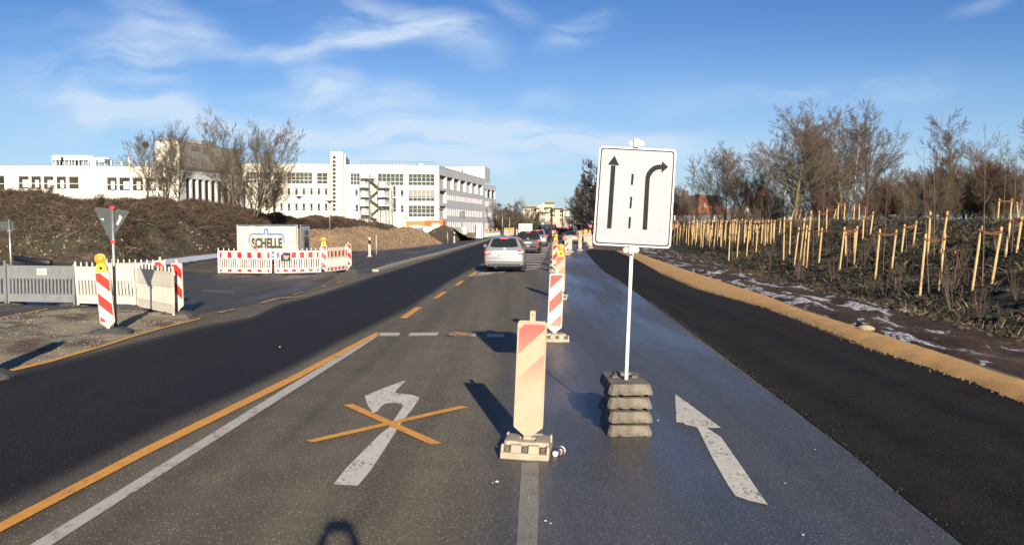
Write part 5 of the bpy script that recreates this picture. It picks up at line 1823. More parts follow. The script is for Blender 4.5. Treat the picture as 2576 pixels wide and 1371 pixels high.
nr = NT('railing_mesh'); nr.col((.42, .43, .43)) if False else None
rl_.build('stair_railing', m_steel, ob)
# base of the facade and roof rail
rr = MB()
for k in range(22):
    s_ = f1.L * .60 + k * (f1.L * .38) / 21
    rr.tube([f1.P(s_, ZT, -2), f1.P(s_, ZT + 1.0, -2)], .03, 4)
rr.tube([f1.P(f1.L * .60, ZT + 1.0, -2), f1.P(f1.L * .98, ZT + 1.0, -2)], .03, 4); rr.build('roof_railing', m_steeld, ob)
for (x0, y0, x1, y1) in (((1683, 262, 1735, 298)), ((1525, 278, 1560, 298)), ((590, 274, 680, 290))):
    r = f1.rect(*zz2(x0, y0, x1, y1)); rb = MB(); f1.box(rb, r[0], r[1], ZT - .4, r[3], -5, -3); rb.build('roof_box', m_wallw, ob)
for q in ((1210, 850, 1235, 905), (1300, 850, 1345, 890), (1370, 850, 1415, 890), (915, 845, 958, 900)):
    r = f1.rect(*zz3(*q)); rb = MB(); f1.box(rb, r[0], r[1], r[2], r[3], .02, .08); rb.build('basement_window', M('brown_glass', (.20, .15, .10), .4), ob)
rebase(ob)

# ---- near left workshop building
Z1 = at(452, 419.8, 150).z
A1_ = at(452, 419.8, 150); L1 = atz(-60, 415.6, Z1); S1 = atz(611, 436.3, Z1)
wk = thing('workshop_building', 'white flat roofed building with roof machinery behind the bank and bare trees', 'building', (A1_.x, A1_.y, 0))
g1_ = fac(L1, A1_, wk)
hs1 = [g1_.rect(*zz1(*q)) for q in ((-80, 408, 45, 560), (178, 412, 290, 545), (305, 413, 413, 547), (430, 414, 540, 550), (560, 416, 665, 550), (685, 418, 792, 548), (805, 420, 920, 560), (933, 422, 1048, 563),
                                    (1068, 424, 1176, 562), (1190, 426, 1308, 564), (1325, 428, 1438, 566), (1455, 429, 1566, 567), (1582, 430, 1690, 568))]
g1_.wall(-.1, Z1, hs1, m_wallw, depth=.32, joints=[Z1 - 1.3])
for k, h in enumerate(hs1):
    if k in (6, 7):
        g = MB(); g.quad(g1_.P(h[0], h[2], -.10), g1_.P(h[1], h[2], -.10), g1_.P(h[1], h[3], -.10), g1_.P(h[0], h[3], -.10)); g.build('wall_panel', M('pale_panel', (.50, .49, .47), .7), wk)
        continue
    w = g1_.window(h, 1, .45, depth=.28, glass=m_glassd, fr=.10)
    if k in (1, 2, 3, 4, 8, 9, 10, 11, 12):      # upright white bars stand in for pale reflections in the panes
        g = MB()
        for j in range(2 + k % 2):
            x = h[0] + (h[1] - h[0]) * (.40 + .17 * j); g1_.box(g, x, x + .28, h[2] + .3, h[2] + (h[3] - h[2]) * .70, -.24, -.21)
        g.build('pane_reflections', m_wallw, w)
g2_ = fac(A1_, S1, wk)
hs2 = []
for k in range(8):
    x = 1870 + k * 64; y0 = 440 + k * 8
    hs2.append(g2_.rect(*zz1(x, y0, x + 52, y0 + 200)))
zt2 = max(h[3] for h in hs2)
for h in hs2: h[3] = zt2; h[2] = 3.0
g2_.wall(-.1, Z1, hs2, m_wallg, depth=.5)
for h in hs2: g2_.window(h, 1, None, depth=.45, glass=m_glassd)
cc = MB(); g1_.box(cc, 0, g1_.L, Z1, Z1 + .07, -.3, .04); g2_.box(cc, -.03, g2_.L, Z1 - .45, Z1 + .071, -.3, .10); cc.build('roof_edge', M('roof_edge_dark', (.09, .08, .07), .7), wk)
slab(wk, 'roof', [off(L1, g1_.n, -.5), off(A1_, g1_.n, -.5), off(S1, g2_.n, -.5), (S1.x - 30, S1.y + 5), (L1.x, L1.y + 40)], Z1 - .4, Z1 - .02, m_roof)
# tall upper block on the corner
ZU = at(452, 356, 150.5).z
u0 = g1_.sz(389, 360)[0]; u1 = g1_.sz(454, 360)[0] - .3
UB = MB()
PA = g1_.P(u0, 0, -.3); PB = g1_.P(u1, 0, -.3)
e_s = g2_.sz(606, 390)[0]
PC = g2_.P(e_s, 0, -.3)
g3_ = fac(PA, PB, wk); hq = [g3_.rect(*zz1(1705, 120, 1775, 270))]
g3_.wall(Z1 - .1, ZU, [], m_wallw, name='upper_wall')
wq = MB(); g3_.box(wq, hq[0][0], hq[0][1], hq[0][2], hq[0][3], .01, .06); wq.build('shutter', M('shutter_grey', (.42, .42, .42), .6), wk)
g4_ = fac(PB, PC, wk); g4_.wall(Z1 - .1, ZU, [], M('upper_side_shaded', (.17, .165, .15), .8, var=.15, vscale=.4, stretch=(1, 1, .3)), name='upper_side_wall')  # side wall colour darkened to carry the shade on this face
for q in ((1920, 115, 2010, 165), (2040, 125, 2105, 190)):
    r = g4_.rect(*zz1(*q)); w = MB(); g4_.box(w, r[0], r[1], r[2], r[3], .01, .05); w.build('louvre', M('louvre_brown', (.12, .09, .07), .7), wk)
slab(wk, 'upper_roof', [off(PA, g3_.n, -.05), off(PB, g3_.n, -.05), off(PC, g4_.n, -.05), (PC[0] - 14, PC[1]), (PA[0], PA[1] + 14)], ZU - .3, ZU - .02, m_roof)
cc = MB(); g3_.box(cc, 0, g3_.L, ZU, ZU + .06, -.3, .05); g4_.box(cc, -.03, g4_.L, ZU + .001, ZU + .061, -.3, .05); cc.build('upper_roof_edge', M('edge_brown', (.2, .14, .1), .7), wk)
for (q) in ((1885, 30, 1955, 85), (2135, 60, 2275, 130), (1955, 62, 1990, 95)):
    r = g4_.rect(*zz1(*q)); rb = MB(); g4_.box(rb, r[0], r[1], ZU - .2, r[3], -5, -2.2); rb.build('roof_box', m_steeld, wk)
# machines, pipes and rail on the roof
mm = MB(); fn = MB(); dk = MB()
def rz(x, y): return g1_.sz(x * .2504, 339.5 + y * .2504)


for (x0, x1, y0, y1) in ((425, 520, 198, 240), (545, 612, 198, 240), (615, 800, 205, 240), (800, 970, 212, 262)):
    a, b = rz(x0, y0), rz(x1, y1); g1_.box(mm, a[0], b[0], b[1], a[1], -7, -4)
for x in (430, 462, 500, 555, 600, 625, 660, 700, 750, 800, 860, 910, 965):
    a, b = rz(x, 238), rz(x, 300); g1_.box(dk if x % 4 else mm, a[0] - .12, a[0] + .12, Z1, a[1], -6.8, -6.6); g1_.box(mm, a[0] - .10, a[0] + .10, Z1, a[1], -4.4, -4.2)
for x in (450, 500, 560, 600, 660, 705, 770, 835, 895, 940):
    a = rz(x, 203); p = g1_.P(a[0], a[1] + (.0 if x < 790 else -.35), -5.4); fn.lathe([(.9, 0), (.9, .22), (.8, .3)], 14, p)
a, b = rz(0 + 420, 292), rz(970, 303); g1_.box(dk, a[0], b[0], Z1 + .02, a[1] - .05, -7, -4)
a, b = rz(845, 235), rz(905, 303); g1_.box(mm, a[0], b[0], Z1, a[1], -3.8, -3)
a, b = rz(318, 245), rz(415, 290); g1_.box(mm, a[0], b[0], Z1 + .3, a[1], -9, -8.9)
a, b = rz(1040, 245), rz(1058, 296); g1_.box(mm, a[0], b[0], Z1, a[1], -4, -3.4)
a, b = rz(1145, 262), rz(1172, 310); g1_.box(mm, a[0], b[0], Z1, a[1], -4, -3.4)
mm.build('cooling_unit', m_steel, wk); fn.build('fan_rings', M('fan_ring', (.68, .66, .60), .6), wk); dk.build('unit_legs', M('unit_dark', (.05, .045, .04), .7), wk)
for (x0, x1, y0) in ((1195, 1220, 195), (1372, 1396, 227), (1440, 1450, 195), (1490, 1515, 245)):
    a, b = rz(x0, y0), rz(x1, y0); pp_ = MB(); p = g1_.P((a[0] + b[0]) / 2, 0, -5); pp_.lathe([((b[0] - a[0]) / 2, Z1 - .1), ((b[0] - a[0]) / 2, a[1])], 12, (p[0], p[1], 0)); pp_.build('vent_pipe', m_wallw, wk)
rr = MB()
for x in range(975, 1560, 42):
    a = rz(x, 250); rr.tube([g1_.P(a[0], Z1, -1.2), g1_.P(a[0], a[1], -1.2)], .035, 4)
for y in (250, 280):
    a, b = rz(975, y), rz(1560, y); rr.tube([g1_.P(a[0], a[1], -1.2), g1_.P(b[0], b[1], -1.2)], .035, 4)
rr.build('roof_railing', m_steeld, wk)
rebase(wk)

# ---- orange site containers
def cont(u0, u1, vt, Y, label, mat, sign=False):
    a, b = at(u0, vt, Y), at(u1, vt, Y); w = b.x - a.x; h = 2.5
    t = thing('site_container', label, 'container', ((a.x + b.x) / 2, Y, a.z - h), R(-8))
    mb = MB(); mb.box((0, 1.2, h / 2), (w, 2.4, h))
    for k in range(int(w / .25)): mb.box((-w / 2 + .125 + k * .25, -.01, h / 2), (.12, .04, h - .3))
    for x in (-w / 2, w / 2): mb.box((x, -.02, h / 2), (.16, .12, h))
    mb.box((0, -.02, h - .07), (w, .13, .14)); mb.build('shell', mat, t)
    if sign:
        mb = MB(); mb.box((w * .12, -.09, h * .58), (1.6, .03, 1.1)); sp = mb.build('sign_plate', m_wplas, t)
    mb = MB(); mb.box((-w * .25, -.09, h * .45), (.9, .03, 2.0)); mb.build('door', M('door_' + mat.name, tuple(c_ * .8 for c_ in mat.node_tree.nodes['Principled BSDF'].inputs['Base Color'].default_value[:3]), .5), t)
    return t


m_orc = M('container_orange', (.42, .095, .012), .5, var=.06, vscale=.7); m_orl = M('container_amber', (.42, .17, .045), .55, var=.06, vscale=.7)
cont(1022, 1073, 556.5, 166, 'light orange flat container behind the earth heap', m_orl)
cont(1068, 1114, 555, 162, 'bright orange container with a white plate beside the office building', m_orc, True)
# pallets / clutter before the containers
for k, (u, v, w, h, lb) in enumerate(((1050, 574, 2.2, 1.2, 'grey stack of wrapped building goods left below the orange container'), (1078, 575, 2.0, 1.1, 'grey stack of building goods under the bright orange container'), (1152, 576, 1.2, 1.1, 'grey box on the far path edge left of the small heap'), (1167, 577, 1.4, 1.2, 'pale box between the dark sign and the toilet cabin'))):
    Y = 125 if k < 2 else 150
    p = at(u, v + 4, Y); tt = thing('material_stack', lb, 'building goods', (p.x, Y, max(0, p.z - .6)), R(rnd.uniform(-20, 20)))
    for j in range(3):
        mb = MB(); mb.box((rnd.uniform(-.15, .15), 0, .25 + j * h / 3), (w * (1 - .1 * j), 1.0, h / 3 - .04)); mb.build('pack', [m_steeld, m_steel, m_wplas][(j + k) % 3], tt, bevel=.03)
    mb = MB(); mb.box((0, 0, .05), (w, 1.1, .09)); mb.build('pallet', m_wood, tt)

# ---- apartment houses at the far end of the road
AP = thing('apartment_building', 'pale apartment building with a stepped roofline at the far end of the road', 'building', at(1400, 580, 390))
YA = 390.0
m_apt = M('apartment_wall', (.36, .31, .23), .8, var=.04, vscale=.1); m_apr = M('apartment_roof', (.22, .17, .13), .8); m_apw = M('apartment_white', (.42, .39, .33), .8)


def awall(u0, v0, u1, v1, Y, mat, nm='wall', depth=10):
    a, b = at(u0, v0, Y), at(u1, v1, Y); mb = MB(); mb.box(((a.x + b.x) / 2, Y + depth / 2, (max(0, b.z) + a.z) / 2), (b.x - a.x, depth, a.z - max(0, b.z))); return mb.build(nm, mat, AP)


def zA(x, y): return (1222 + x * .1186, 461.7 + y * .1186)


for (x0, y0, x1, y1, Y, m_) in ((790, 495, 1075, 1000, 392, m_apt), (1075, 525, 1140, 1000, 390, m_apw), (1135, 615, 1330, 1000, 384, m_apt), (1275, 510, 1420, 1000, 393, m_apw), (1420, 530, 1640, 1000, 389, m_apt), (1640, 560, 1760, 1000, 387, m_apw)):
    awall(*zA(x0, y0), *zA(x1, y1), Y, m_)
# gable with the slanted roof
P_ = [zA(1060, 490), zA(1290, 395), zA(1450, 412), zA(1435, 700), zA(1060, 700)]
mb = MB(); mb.prism([(at(*p, 394).x, at(*p, 394).z) for p in P_], 394, 404); mb.build('gable_block', m_apt, AP)
for (x0, y0, x1, y1, Y) in ((785, 482, 1080, 498, 391), (1060, 512, 1140, 527, 389), (1130, 600, 1335, 618, 383), (1270, 500, 1425, 514, 392), (1415, 515, 1645, 533, 388), (1640, 548, 1740, 562, 386), (1280, 393, 1460, 412, 393)):
    a, b = at(*zA(x0, y0), Y), at(*zA(x1, y1), Y); mb = MB(); mb.box(((a.x + b.x) / 2, Y + 5, (a.z + b.z) / 2), (b.x - a.x + .6, 11, a.z - b.z)); mb.build('roof', m_apr, AP)
for (x0, x1, ys_, Y) in ((965, 1010, (530, 640, 750), 392), (1030, 1055, (540, 650, 760), 392), (1200, 1250, (640, 740), 384), (1290, 1325, (530, 640, 740), 393), (1415, 1470, (560, 650), 389), (1575, 1630, (560, 650, 750), 389), (830, 880, (540, 640, 740), 392), (900, 930, (540, 640, 740), 392), (1680, 1710, (600, 690), 387)):
    for y in ys_:
        a, b = at(*zA(x0, y), Y), at(*zA(x1, y + 62), Y)
        mb = MB(); mb.box(((a.x + b.x) / 2, Y - .06, (a.z + b.z) / 2), (b.x - a.x, .12, a.z - b.z)); w = mb.build('window', m_glassd, AP)
        mb = MB(); mb.box(((a.x + b.x) / 2, Y - .14, b.z), (b.x - a.x + .5, .3, .25)); mb.box(((a.x + b.x) / 2, Y - .14, (a.z + b.z) / 2), (.18, .1, a.z - b.z)); mb.build('frame', m_apw, w)
rebase(AP)

# ---- red roofed house behind the noise fence
HS = thing('brick_house', 'house with a steep orange tiled roof behind the grey fence', 'house', at(1760, 560, 150))
Yh = 150.0
n = NT('orange_tiles'); c = n.mx(n.mr(n.noise(.8, 5), .35, .65), (.20, .055, .022), (.29, .09, .038)); n.col(n.mx(n.mr(n.noise(9, 3, (1, 1, 6)), .4, .6, 0, .35), c, (.16, .05, .02))); n.rough(.85); m_tile = n.m
m_tiled = M('dark_tiles', (.055, .042, .036), .7, var=.3, vscale=2, spec=.3); m_brick = M('brick_wall', (.26, .12, .07), .85, var=.2, vscale=3)


def hx(u): return at(u, 520, Yh).x


def hz2(v): return at(1760, v, Yh).z


mb = MB(); mb.box(((hx(1690) + hx(1828)) / 2, Yh + 6, 2.2), (hx(1828) - hx(1690), 9, 4.4)); mb.build('wall', m_brick, HS)
# left hipped dark roof with orange lower band
L0, L1_, R0, R1_ = hx(1680), hx(1700), hx(1790), hx(1770)
mb = MB(); zb0, zm_, zt3 = hz2(545), hz2(528), hz2(489)
mb.quad((hx(1672), Yh - 1, zb0), (hx(1790), Yh - 1, zb0), (hx(1785), Yh + 1, zm_), (hx(1676), Yh + 1, zm_)); mb.build('lower_roof', m_tile, HS)
mb = MB(); mb.quad((hx(1676), Yh + 1.01, zm_), (hx(1785), Yh + 1.01, zm_), (hx(1772), Yh + 6, zt3), (hx(1684), Yh + 6, zt3)); mb.poly([(hx(1676), Yh + 1.01, zm_), (hx(1684), Yh + 6, zt3), (hx(1676), Yh + 11, zm_)]); mb.quad((hx(1684), Yh + 6, zt3), (hx(1772), Yh + 6, zt3), (hx(1785), Yh + 11, zm_), (hx(1676), Yh + 11, zm_))
mb.build('upper_roof', m_tiled, HS)
# big orange gable
za_, zr = hz2(548), hz2(487)
mb = MB(); mb.poly([(hx(1748), Yh - 2.2, za_), (hx(1832), Yh - 2.2, za_), (hx(1812), Yh + 2.5, zr - .6), (hx(1768), Yh + 2.5, zr)]); mb.poly([(hx(1748), Yh - 2.2, za_), (hx(1768), Yh + 2.5, zr), (hx(1768), Yh + 7, zr), (hx(1748), Yh + 10, za_)]); mb.poly([(hx(1832), Yh - 2.2, za_), (hx(1832), Yh + 10, za_), (hx(1812), Yh + 7, zr - .6), (hx(1812), Yh + 2.5, zr - .6)]); mb.poly([(hx(1768), Yh + 2.5, zr), (hx(1812), Yh + 2.5, zr - .6), (hx(1812), Yh + 7, zr - .6), (hx(1768), Yh + 7, zr)])
mb.build('gable_roof', m_tile, HS)
def on_roof(u, k):  # point on the front slope
    return ((hx(u)), Yh - 2.2 + 4.7 * k - .05, za_ + (zr - za_) * k + .05)


mb = MB(); mb.quad(on_roof(1786, .50), on_roof(1816, .50), on_roof(1810, .93), on_roof(1785, .93)); mb.build('solar_panels', M('solar_dark', (.012, .013, .018), .25), HS)
mb = MB(); mb.quad(on_roof(1766, .42), on_roof(1775, .42), on_roof(1775, .58), on_roof(1768, .58)); mb.build('skylight', M('skylight_pale', (.25, .30, .26), .2), HS)
mb = MB(); mb.box((hx(1738), Yh + 5, zt3 + .1), (1.0, .8, 1.4)); mb.build('chimney', m_tiled, HS)
rebase(HS)
# white gable corner seen between the trees
GW = thing('white_gable', 'small white pointed gable seen through the bare trees above the stakes', 'gable', (at(1877, 555, 120).x, 120, 0))
mb = MB(); P_ = [(at(u, v, 120).x - GW.location.x, at(u, v, 120).z) for (u, v) in ((1869, 545), (1886, 545), (1884, 530), (1878.5, 517), (1872, 532))]
P_[0] = (P_[0][0], 0.0); P_[1] = (P_[1][0], 0.0)
mb.prism(P_, 0, 3); mb.build('wall', m_wallw, GW)
mb = MB(); mb.box(((P_[3][0]), -.04, P_[3][1] - 1.0), (.35, .08, .5)); mb.build('window', m_glassd, GW)

# ---- grey fence with posts on top of the bank
FN = thing('noise_fence', 'long grey fence with pale posts on the bank before the brick house', 'fence', (at(1690, 560, 108).x, 108, 2.2))
x0 = FN.location.x
P_ = [(at(u, 541.5, Y).x - x0, Y - 108) for u, Y in ((1640, 112), (1697, 110), (1746, 109), (1796, 108), (1850, 107), (1905, 106), (1962, 105))]
ztf = at(1746, 541.5, 109).z - 2.2
mb = MB()
for (a, b) in zip(P_, P_[1:]):
    A_, B_ = Vector((a[0], a[1], 0)), Vector((b[0], b[1], 0)); d = B_ - A_
    mb.quad(A_ + Vector((0, 0, 0)), B_, B_ + Vector((0, 0, ztf)), A_ + Vector((0, 0, ztf)))
    mb.quad(A_ + Vector((0, .08, ztf)), B_ + Vector((0, .08, ztf)), B_ + Vector((0, .08, 0)), A_ + Vector((0, .08, 0)))
mb.build('panels', M('fence_grey', (.085, .08, .08), .8, var=.2, vscale=.8), FN)
for (a, b) in P_:
    mb = MB(); mb.box((a, b - .05, ztf / 2), (.10, .12, ztf)); mb.build('post', m_steeld, FN)
# ================================================================ TREES AND PLANTS
def grow(rg, segs, p, d, L_, r, lvl, P):
    n = P['seg'][lvl]
    step = L_ / n
    start = P.get('bare', .3) if lvl == 0 else .18
    for i in range(n):
        t0, t1 = i / n, (i + 1) / n
        w = P['wig'][lvl]
        d = (d + Vector((rg.uniform(-w, w), rg.uniform(-w, w), rg.uniform(-w, w) + P['up'][lvl])))
        d.normalize()
        q = p + d * step
        e = P.get('end', .18)
        ra, rb = r * (1 - (1 - e) * t0), r * (1 - (1 - e) * t1)
        segs.append((p, q, ra, rb, lvl))
        if lvl < P['max'] and t1 > start:
            k = P['kids'][lvl]
            kn = int(k) + (1 if rg.random() < k - int(k) else 0)
            for _ in range(kn):
                a = rg.uniform(0, 6.283)
                s_ = d.orthogonal(); s_.normalize(); s_.rotate(Matrix.Rotation(a, 3, d))
                an = R(rg.uniform(*P['ang'][lvl]))
                nd = d * math.cos(an) + s_ * math.sin(an)
                ll = P['len'][lvl] * L_ * (1 - P.get('taper', .45) * t1) * rg.uniform(.7, 1.15)
                pos = p + (q - p) * rg.random()
                grow(rg, segs, pos, nd, ll, max(rb * P['rad'][lvl], P['rmin']), lvl + 1, P)
        p = q


def segs_mesh(name, segs, mat, parent, k=3, smooth=False):
    n = len(segs)
    if n == 0: return None
    A = np.array([tuple(s[0]) for s in segs]); B = np.array([tuple(s[1]) for s in segs])
    ra = np.array([s[2] for s in segs])[:, None]; rb = np.array([s[3] for s in segs])[:, None]
    D = B - A; D /= (np.linalg.norm(D, axis=1)[:, None] + 1e-9)
    up = np.tile(np.array([[0.31, .17, .93]]), (n, 1))
    X = np.cross(D, up); X /= (np.linalg.norm(X, axis=1)[:, None] + 1e-9); Y = np.cross(D, X)
    vs = np.zeros((n, 2 * k, 3))
    for j in range(k):
        c, s = math.cos(6.2832 * j / k), math.sin(6.2832 * j / k)
        vs[:, j] = A + (X * c + Y * s) * ra; vs[:, k + j] = B + (X * c + Y * s) * rb
    base = (np.arange(n) * 2 * k)[:, None]
    q = []
    for j in range(k):
        j2 = (j + 1) % k
        q.append(np.hstack([base + j, base + j2, base + k + j2, base + k + j]))
    return np_mesh(name, vs.reshape(-1, 3), np.stack(q, 1).reshape(-1, 4), mat, parent, smooth=smooth)


def tree_proto(seed, P, bark, twig, label, group=None, name='bare_tree', cat='tree'):
    rg = random.Random(seed); segs = []
    for i in range(P.get('stems', 1)):
        an = R(P.get('lean', 4)) * (1 if P.get('stems', 1) > 1 else .4); az = rg.uniform(0, 6.283)
        d = Vector((math.sin(an) * math.cos(az), math.sin(an) * math.sin(az), math.cos(an)))
        b = Vector((math.cos(az), math.sin(az), 0)) * (P.get('clump', .25) if P.get('stems', 1) > 1 else 0)
        hh = P['h'] * rg.uniform(.8, 1.0) if i else P['h']
        grow(rg, segs, b, d, hh, P['r'] * (1 if i == 0 else .8), 0, P)
    t = thing(name, label, cat, (0, 0, 0), 0, group)
    cut = P.get('cut', 2)
    segs_mesh('trunk', [s for s in segs if s[4] < cut], bark, t, k=5, smooth=True)
    segs_mesh('crown', [s for s in segs if s[4] >= cut], twig, t, k=3)
    P['top'] = max(s[1].z for s in segs)
    t['h_'] = P['top']
    return t, P['top']


ASH = dict(h=7.0, r=.15, seg=[9, 7, 6, 5, 3], wig=[.06, .09, .12, .15, .22], up=[.04, .07, .07, .07, .06], kids=[2.8, 2.0, 1.8, 1.6, 0], ang=[(32, 66), (26, 52), (26, 52), (26, 56), (0, 0)], len=[.72, .52, .48, .50, .5], rad=[.50, .52, .55, .6, .7], rmin=.0055, max=4, bare=.18, taper=.46, end=.16)
VASE = dict(ASH, stems=5, lean=24, clump=.5, h=7.0, r=.08, kids=[2.0, 1.7, 1.7, 1.5, 0], bare=.14, up=[.05, .06, .06, .06, .05], wig=[.07, .10, .13, .17, .22], ang=[(24, 54), (26, 50), (26, 52), (26, 56), (0, 0)], len=[.56, .48, .48, .5, .5])
LIME = dict(ASH, h=7.5, r=.12, kids=[3.2, 2.1, 1.8, 1.5, 0], bare=.38, len=[.48, .46, .48, .5, .5], ang=[(42, 70), (28, 50), (28, 50), (25, 55), (0, 0)], up=[.05, .08, .07, .05, 0])
THICK = dict(ASH, stems=9, lean=22, clump=.9, h=4.5, r=.028, kids=[1.8, 1.6, 1.4, 1.0, 0], bare=.05, len=[.50, .5, .5, .5, .5], ang=[(15, 42), (20, 45), (20, 50), (20, 50), (0, 0)], up=[.05, .08, .07, .05, 0], rmin=.006, cut=1)
BIRCH = dict(ASH, h=8.0, r=.065, kids=[2.4, 1.8, 1.6, 1.3, 0], bare=.3, len=[.34, .48, .5, .55, .5], ang=[(30, 50), (30, 55), (30, 70), (30, 70), (0, 0)], up=[.03, .06, -.04, -.12, -.1], wig=[.11, .14, .2, .2, .2], cut=1)
IVY = dict(ASH, h=9.0, r=.18, kids=[3.0, 2.0, 1.9, 1.5, 0], bare=.08, len=[.42, .46, .5, .5, .5], ang=[(35, 70), (25, 50), (25, 50), (25, 50), (0, 0)], up=[.03, .06, .05, .03, 0], rmin=.017, cut=1)
SAP = dict(ASH, h=2.6, r=.013, seg=[8, 5, 4, 2, 2], kids=[1.1, .8, .5, 0, 0], bare=.5, len=[.32, .42, .4, .4, .4], ang=[(20, 40), (20, 45), (20, 45), (0, 0), (0, 0)], up=[.05, .12, .1, 0, 0], max=2, rmin=.003, wig=[.04, .1, .14, .2, .2], cut=1)
SHR = dict(ASH, stems=9, lean=16, clump=.05, h=.85, r=.007, seg=[5, 4, 3, 2, 2], kids=[.9, .4, 0, 0, 0], bare=.2, len=[.45, .4, .4, .4, .4], ang=[(15, 35), (20, 45), (20, 45), (0, 0), (0, 0)], up=[.06, .10, .1, 0, 0], max=2, rmin=.003, wig=[.06, .1, .14, .2, .2], cut=3)

PR = {}


def proto(key, seed, P, bark, twig, name='bare_tree', cat='tree'):
    t, top_ = tree_proto(seed, dict(P), bark, twig, key, name=name, cat=cat)
    PR[key] = [t, top_, False]


proto('ash', 1, ASH, m_barkg, m_twig); proto('ash2', 5, ASH, m_bark, m_twigo); proto('vase', 2, VASE, m_bark, m_twig); proto('vase2', 9, VASE, m_barkg, m_twigo)
proto('lime', 3, LIME, m_barkg, m_twigr); proto('thick', 4, THICK, m_bark2, m_twigr, 'leafless_bush', 'bush'); proto('thick2', 14, THICK, m_bark2, m_twigo, 'leafless_bush', 'bush')
proto('birch', 6, BIRCH, m_birch, m_twigr); proto('ivy', 7, IVY, m_bark2, m_twigd); proto('ivy2', 17, IVY, m_bark2, m_twigd)
proto('sap', 8, SAP, m_bark, m_twigr, 'sapling', 'sapling'); proto('sap2', 18, SAP, m_bark, m_twig, 'sapling', 'sapling')
proto('shr', 10, SHR, m_twig, m_twig, 'young_shrub', 'shrub'); proto('shr2', 20, SHR, m_twigr, m_twigr, 'young_shrub', 'shrub')


def plant(key, loc, height, rz, label, group=None, sx=1.0, tilt=None):
    t, top_, used = PR[key]
    s = height / top_
    if not used:
        PR[key][2] = True; o = t; o.location = loc; o.rotation_euler = (0, 0, rz); o.scale = (s * sx, s * sx, s); o['label'] = label
        if group: o['group'] = group
    else:
        o = copy_thing(t, loc, rz, label, group, (s * sx, s * sx, s))
        if not group and 'group' in o: del o['group']
    if tilt: o.rotation_euler = (tilt[0], tilt[1], rz)
    return o


def tree_px(key, u, vtop, Y, zb, label, group=None, sx=1.0, tilt=None):
    p = at(u, 560, Y); ht = at(u, vtop, Y).z - zb
    return plant(key, (p.x, Y, zb), ht, rnd.uniform(0, 6.28), label, group, sx, tilt)


# ---- left: trees on the bank in front of the buildings
gt = 'bare trees on the left bank'
for (k, u, vt, Y, zb, sx, lb) in (
    ('vase', 414, 294, 74, 3.5, 1.0, 'bare many-stemmed tree on the left bank before the workshop windows'),
    ('ash2', 372, 330, 76, 3.8, .9, 'thin bare tree with a bird nest at the left side of the bank trees'),
    ('ash2', 452, 345, 80, 3.4, .8, 'low bare tree at the right of the first tree group on the left bank'),
    ('ash2', 588, 325, 84, 3.1, .8, 'bare tree before the shaded side of the workshop'),
    ('vase', 630, 270, 86, 2.9, 1.05, 'tallest bare tree on the left bank right of the workshop'),
    ('ash2', 655, 305, 90, 2.8, .9, 'bare tree just right of the tallest one on the left bank'),
    ('ash', 690, 395, 95, 3.1, 1.0, 'small bare tree at the right edge of the left tree group'),
    ('thick', 655, 445, 88, 3.1, 1.2, 'dense dark bush at the foot of the tallest left tree'),
    ('thick', 600, 450, 86, 3.1, 1.1, 'dense dark bush behind the left bank crest before the shaded side wall')):
    tree_px(k, u, vt, Y, zb, lb, gt, sx)
# nest
p = at(366, 366, 76); nb_ = MB(); nb_.lathe([(.05, -.3), (.26, -.15), (.3, .1), (.14, .3)], 9, p)
no = nb_.build('bird_nest', m_twigd); tag(no, 'dark round bird nest in the leftmost bare tree', 'nest')
# small stems along the crest
r_ = random.Random(5)
k_ = 0
for u in (18, 60, 118, 182, 250, 420, 470, 700, 760, 830, 872, 915, 962, 1000):
    i = min(len(LG) - 1, max(0, int(len(LG) * (.12 + .8 * (u / 1040) ** .75))))
    best = min((abs((CX + F * (row[18].x / (row[18].y))) - u), row[18]) for row in LG)[1]
    plant(['thick', 'thick2', 'shr2'][k_ % 2], (best.x, best.y, best.z - .1), r_.uniform(.5, 1.2), r_.uniform(0, 6), 'low leafless bush sticking up from the crest of the left bank', 'bushes on the crest of the left bank', 1.3)
    k_ += 1


# ---- scatter of arched stems and leaves (uncountable ground cover)
def stems(name, pts, L_, wd, mat, label, cat, up=1.0, droop=.55, kids=6, kind='stuff', seed=1, spread=1.0, bias=(0, 0)):
    rs = np.random.RandomState(seed)
    P_ = np.repeat(np.array(pts), kids, 0); n = len(P_)
    P_ = P_ + rs.normal(0, .12, (n, 3)) * np.array([1, 1, .2])
    az = rs.uniform(0, 2 * np.pi, n); el = rs.uniform(.15, 1.2, n)
    D = np.stack([np.cos(az) * np.cos(el) * spread + bias[0], np.sin(az) * np.cos(el) * spread + bias[1], np.sin(el) * up], 1)
    Ln = rs.uniform(*L_, n)[:, None]; W_ = rs.uniform(*wd, n)[:, None]
    side = np.cross(D, rs.normal(0, 1, (n, 3))); side /= np.linalg.norm(side, axis=1)[:, None] + 1e-9
    V = []; ts = [0, .35, .7, 1.0]
    for t in ts:
        p = P_ + D * Ln * t; p[:, 2] -= (droop * Ln[:, 0] * t * t)
        w = W_ * (1 - .8 * t)
        V += [p - side * w, p + side * w]
    V = np.stack(V, 1)
    m = len(ts) * 2; base = (np.arange(n) * m)[:, None]
    q = np.stack([np.hstack([base + 2 * j, base + 2 * j + 1, base + 2 * j + 3, base + 2 * j + 2]) for j in range(len(ts) - 1)], 1).reshape(-1, 4)
    o = np_mesh(name, V.reshape(-1, 3), q, mat)
    return tag(o, label, cat, kind=kind)


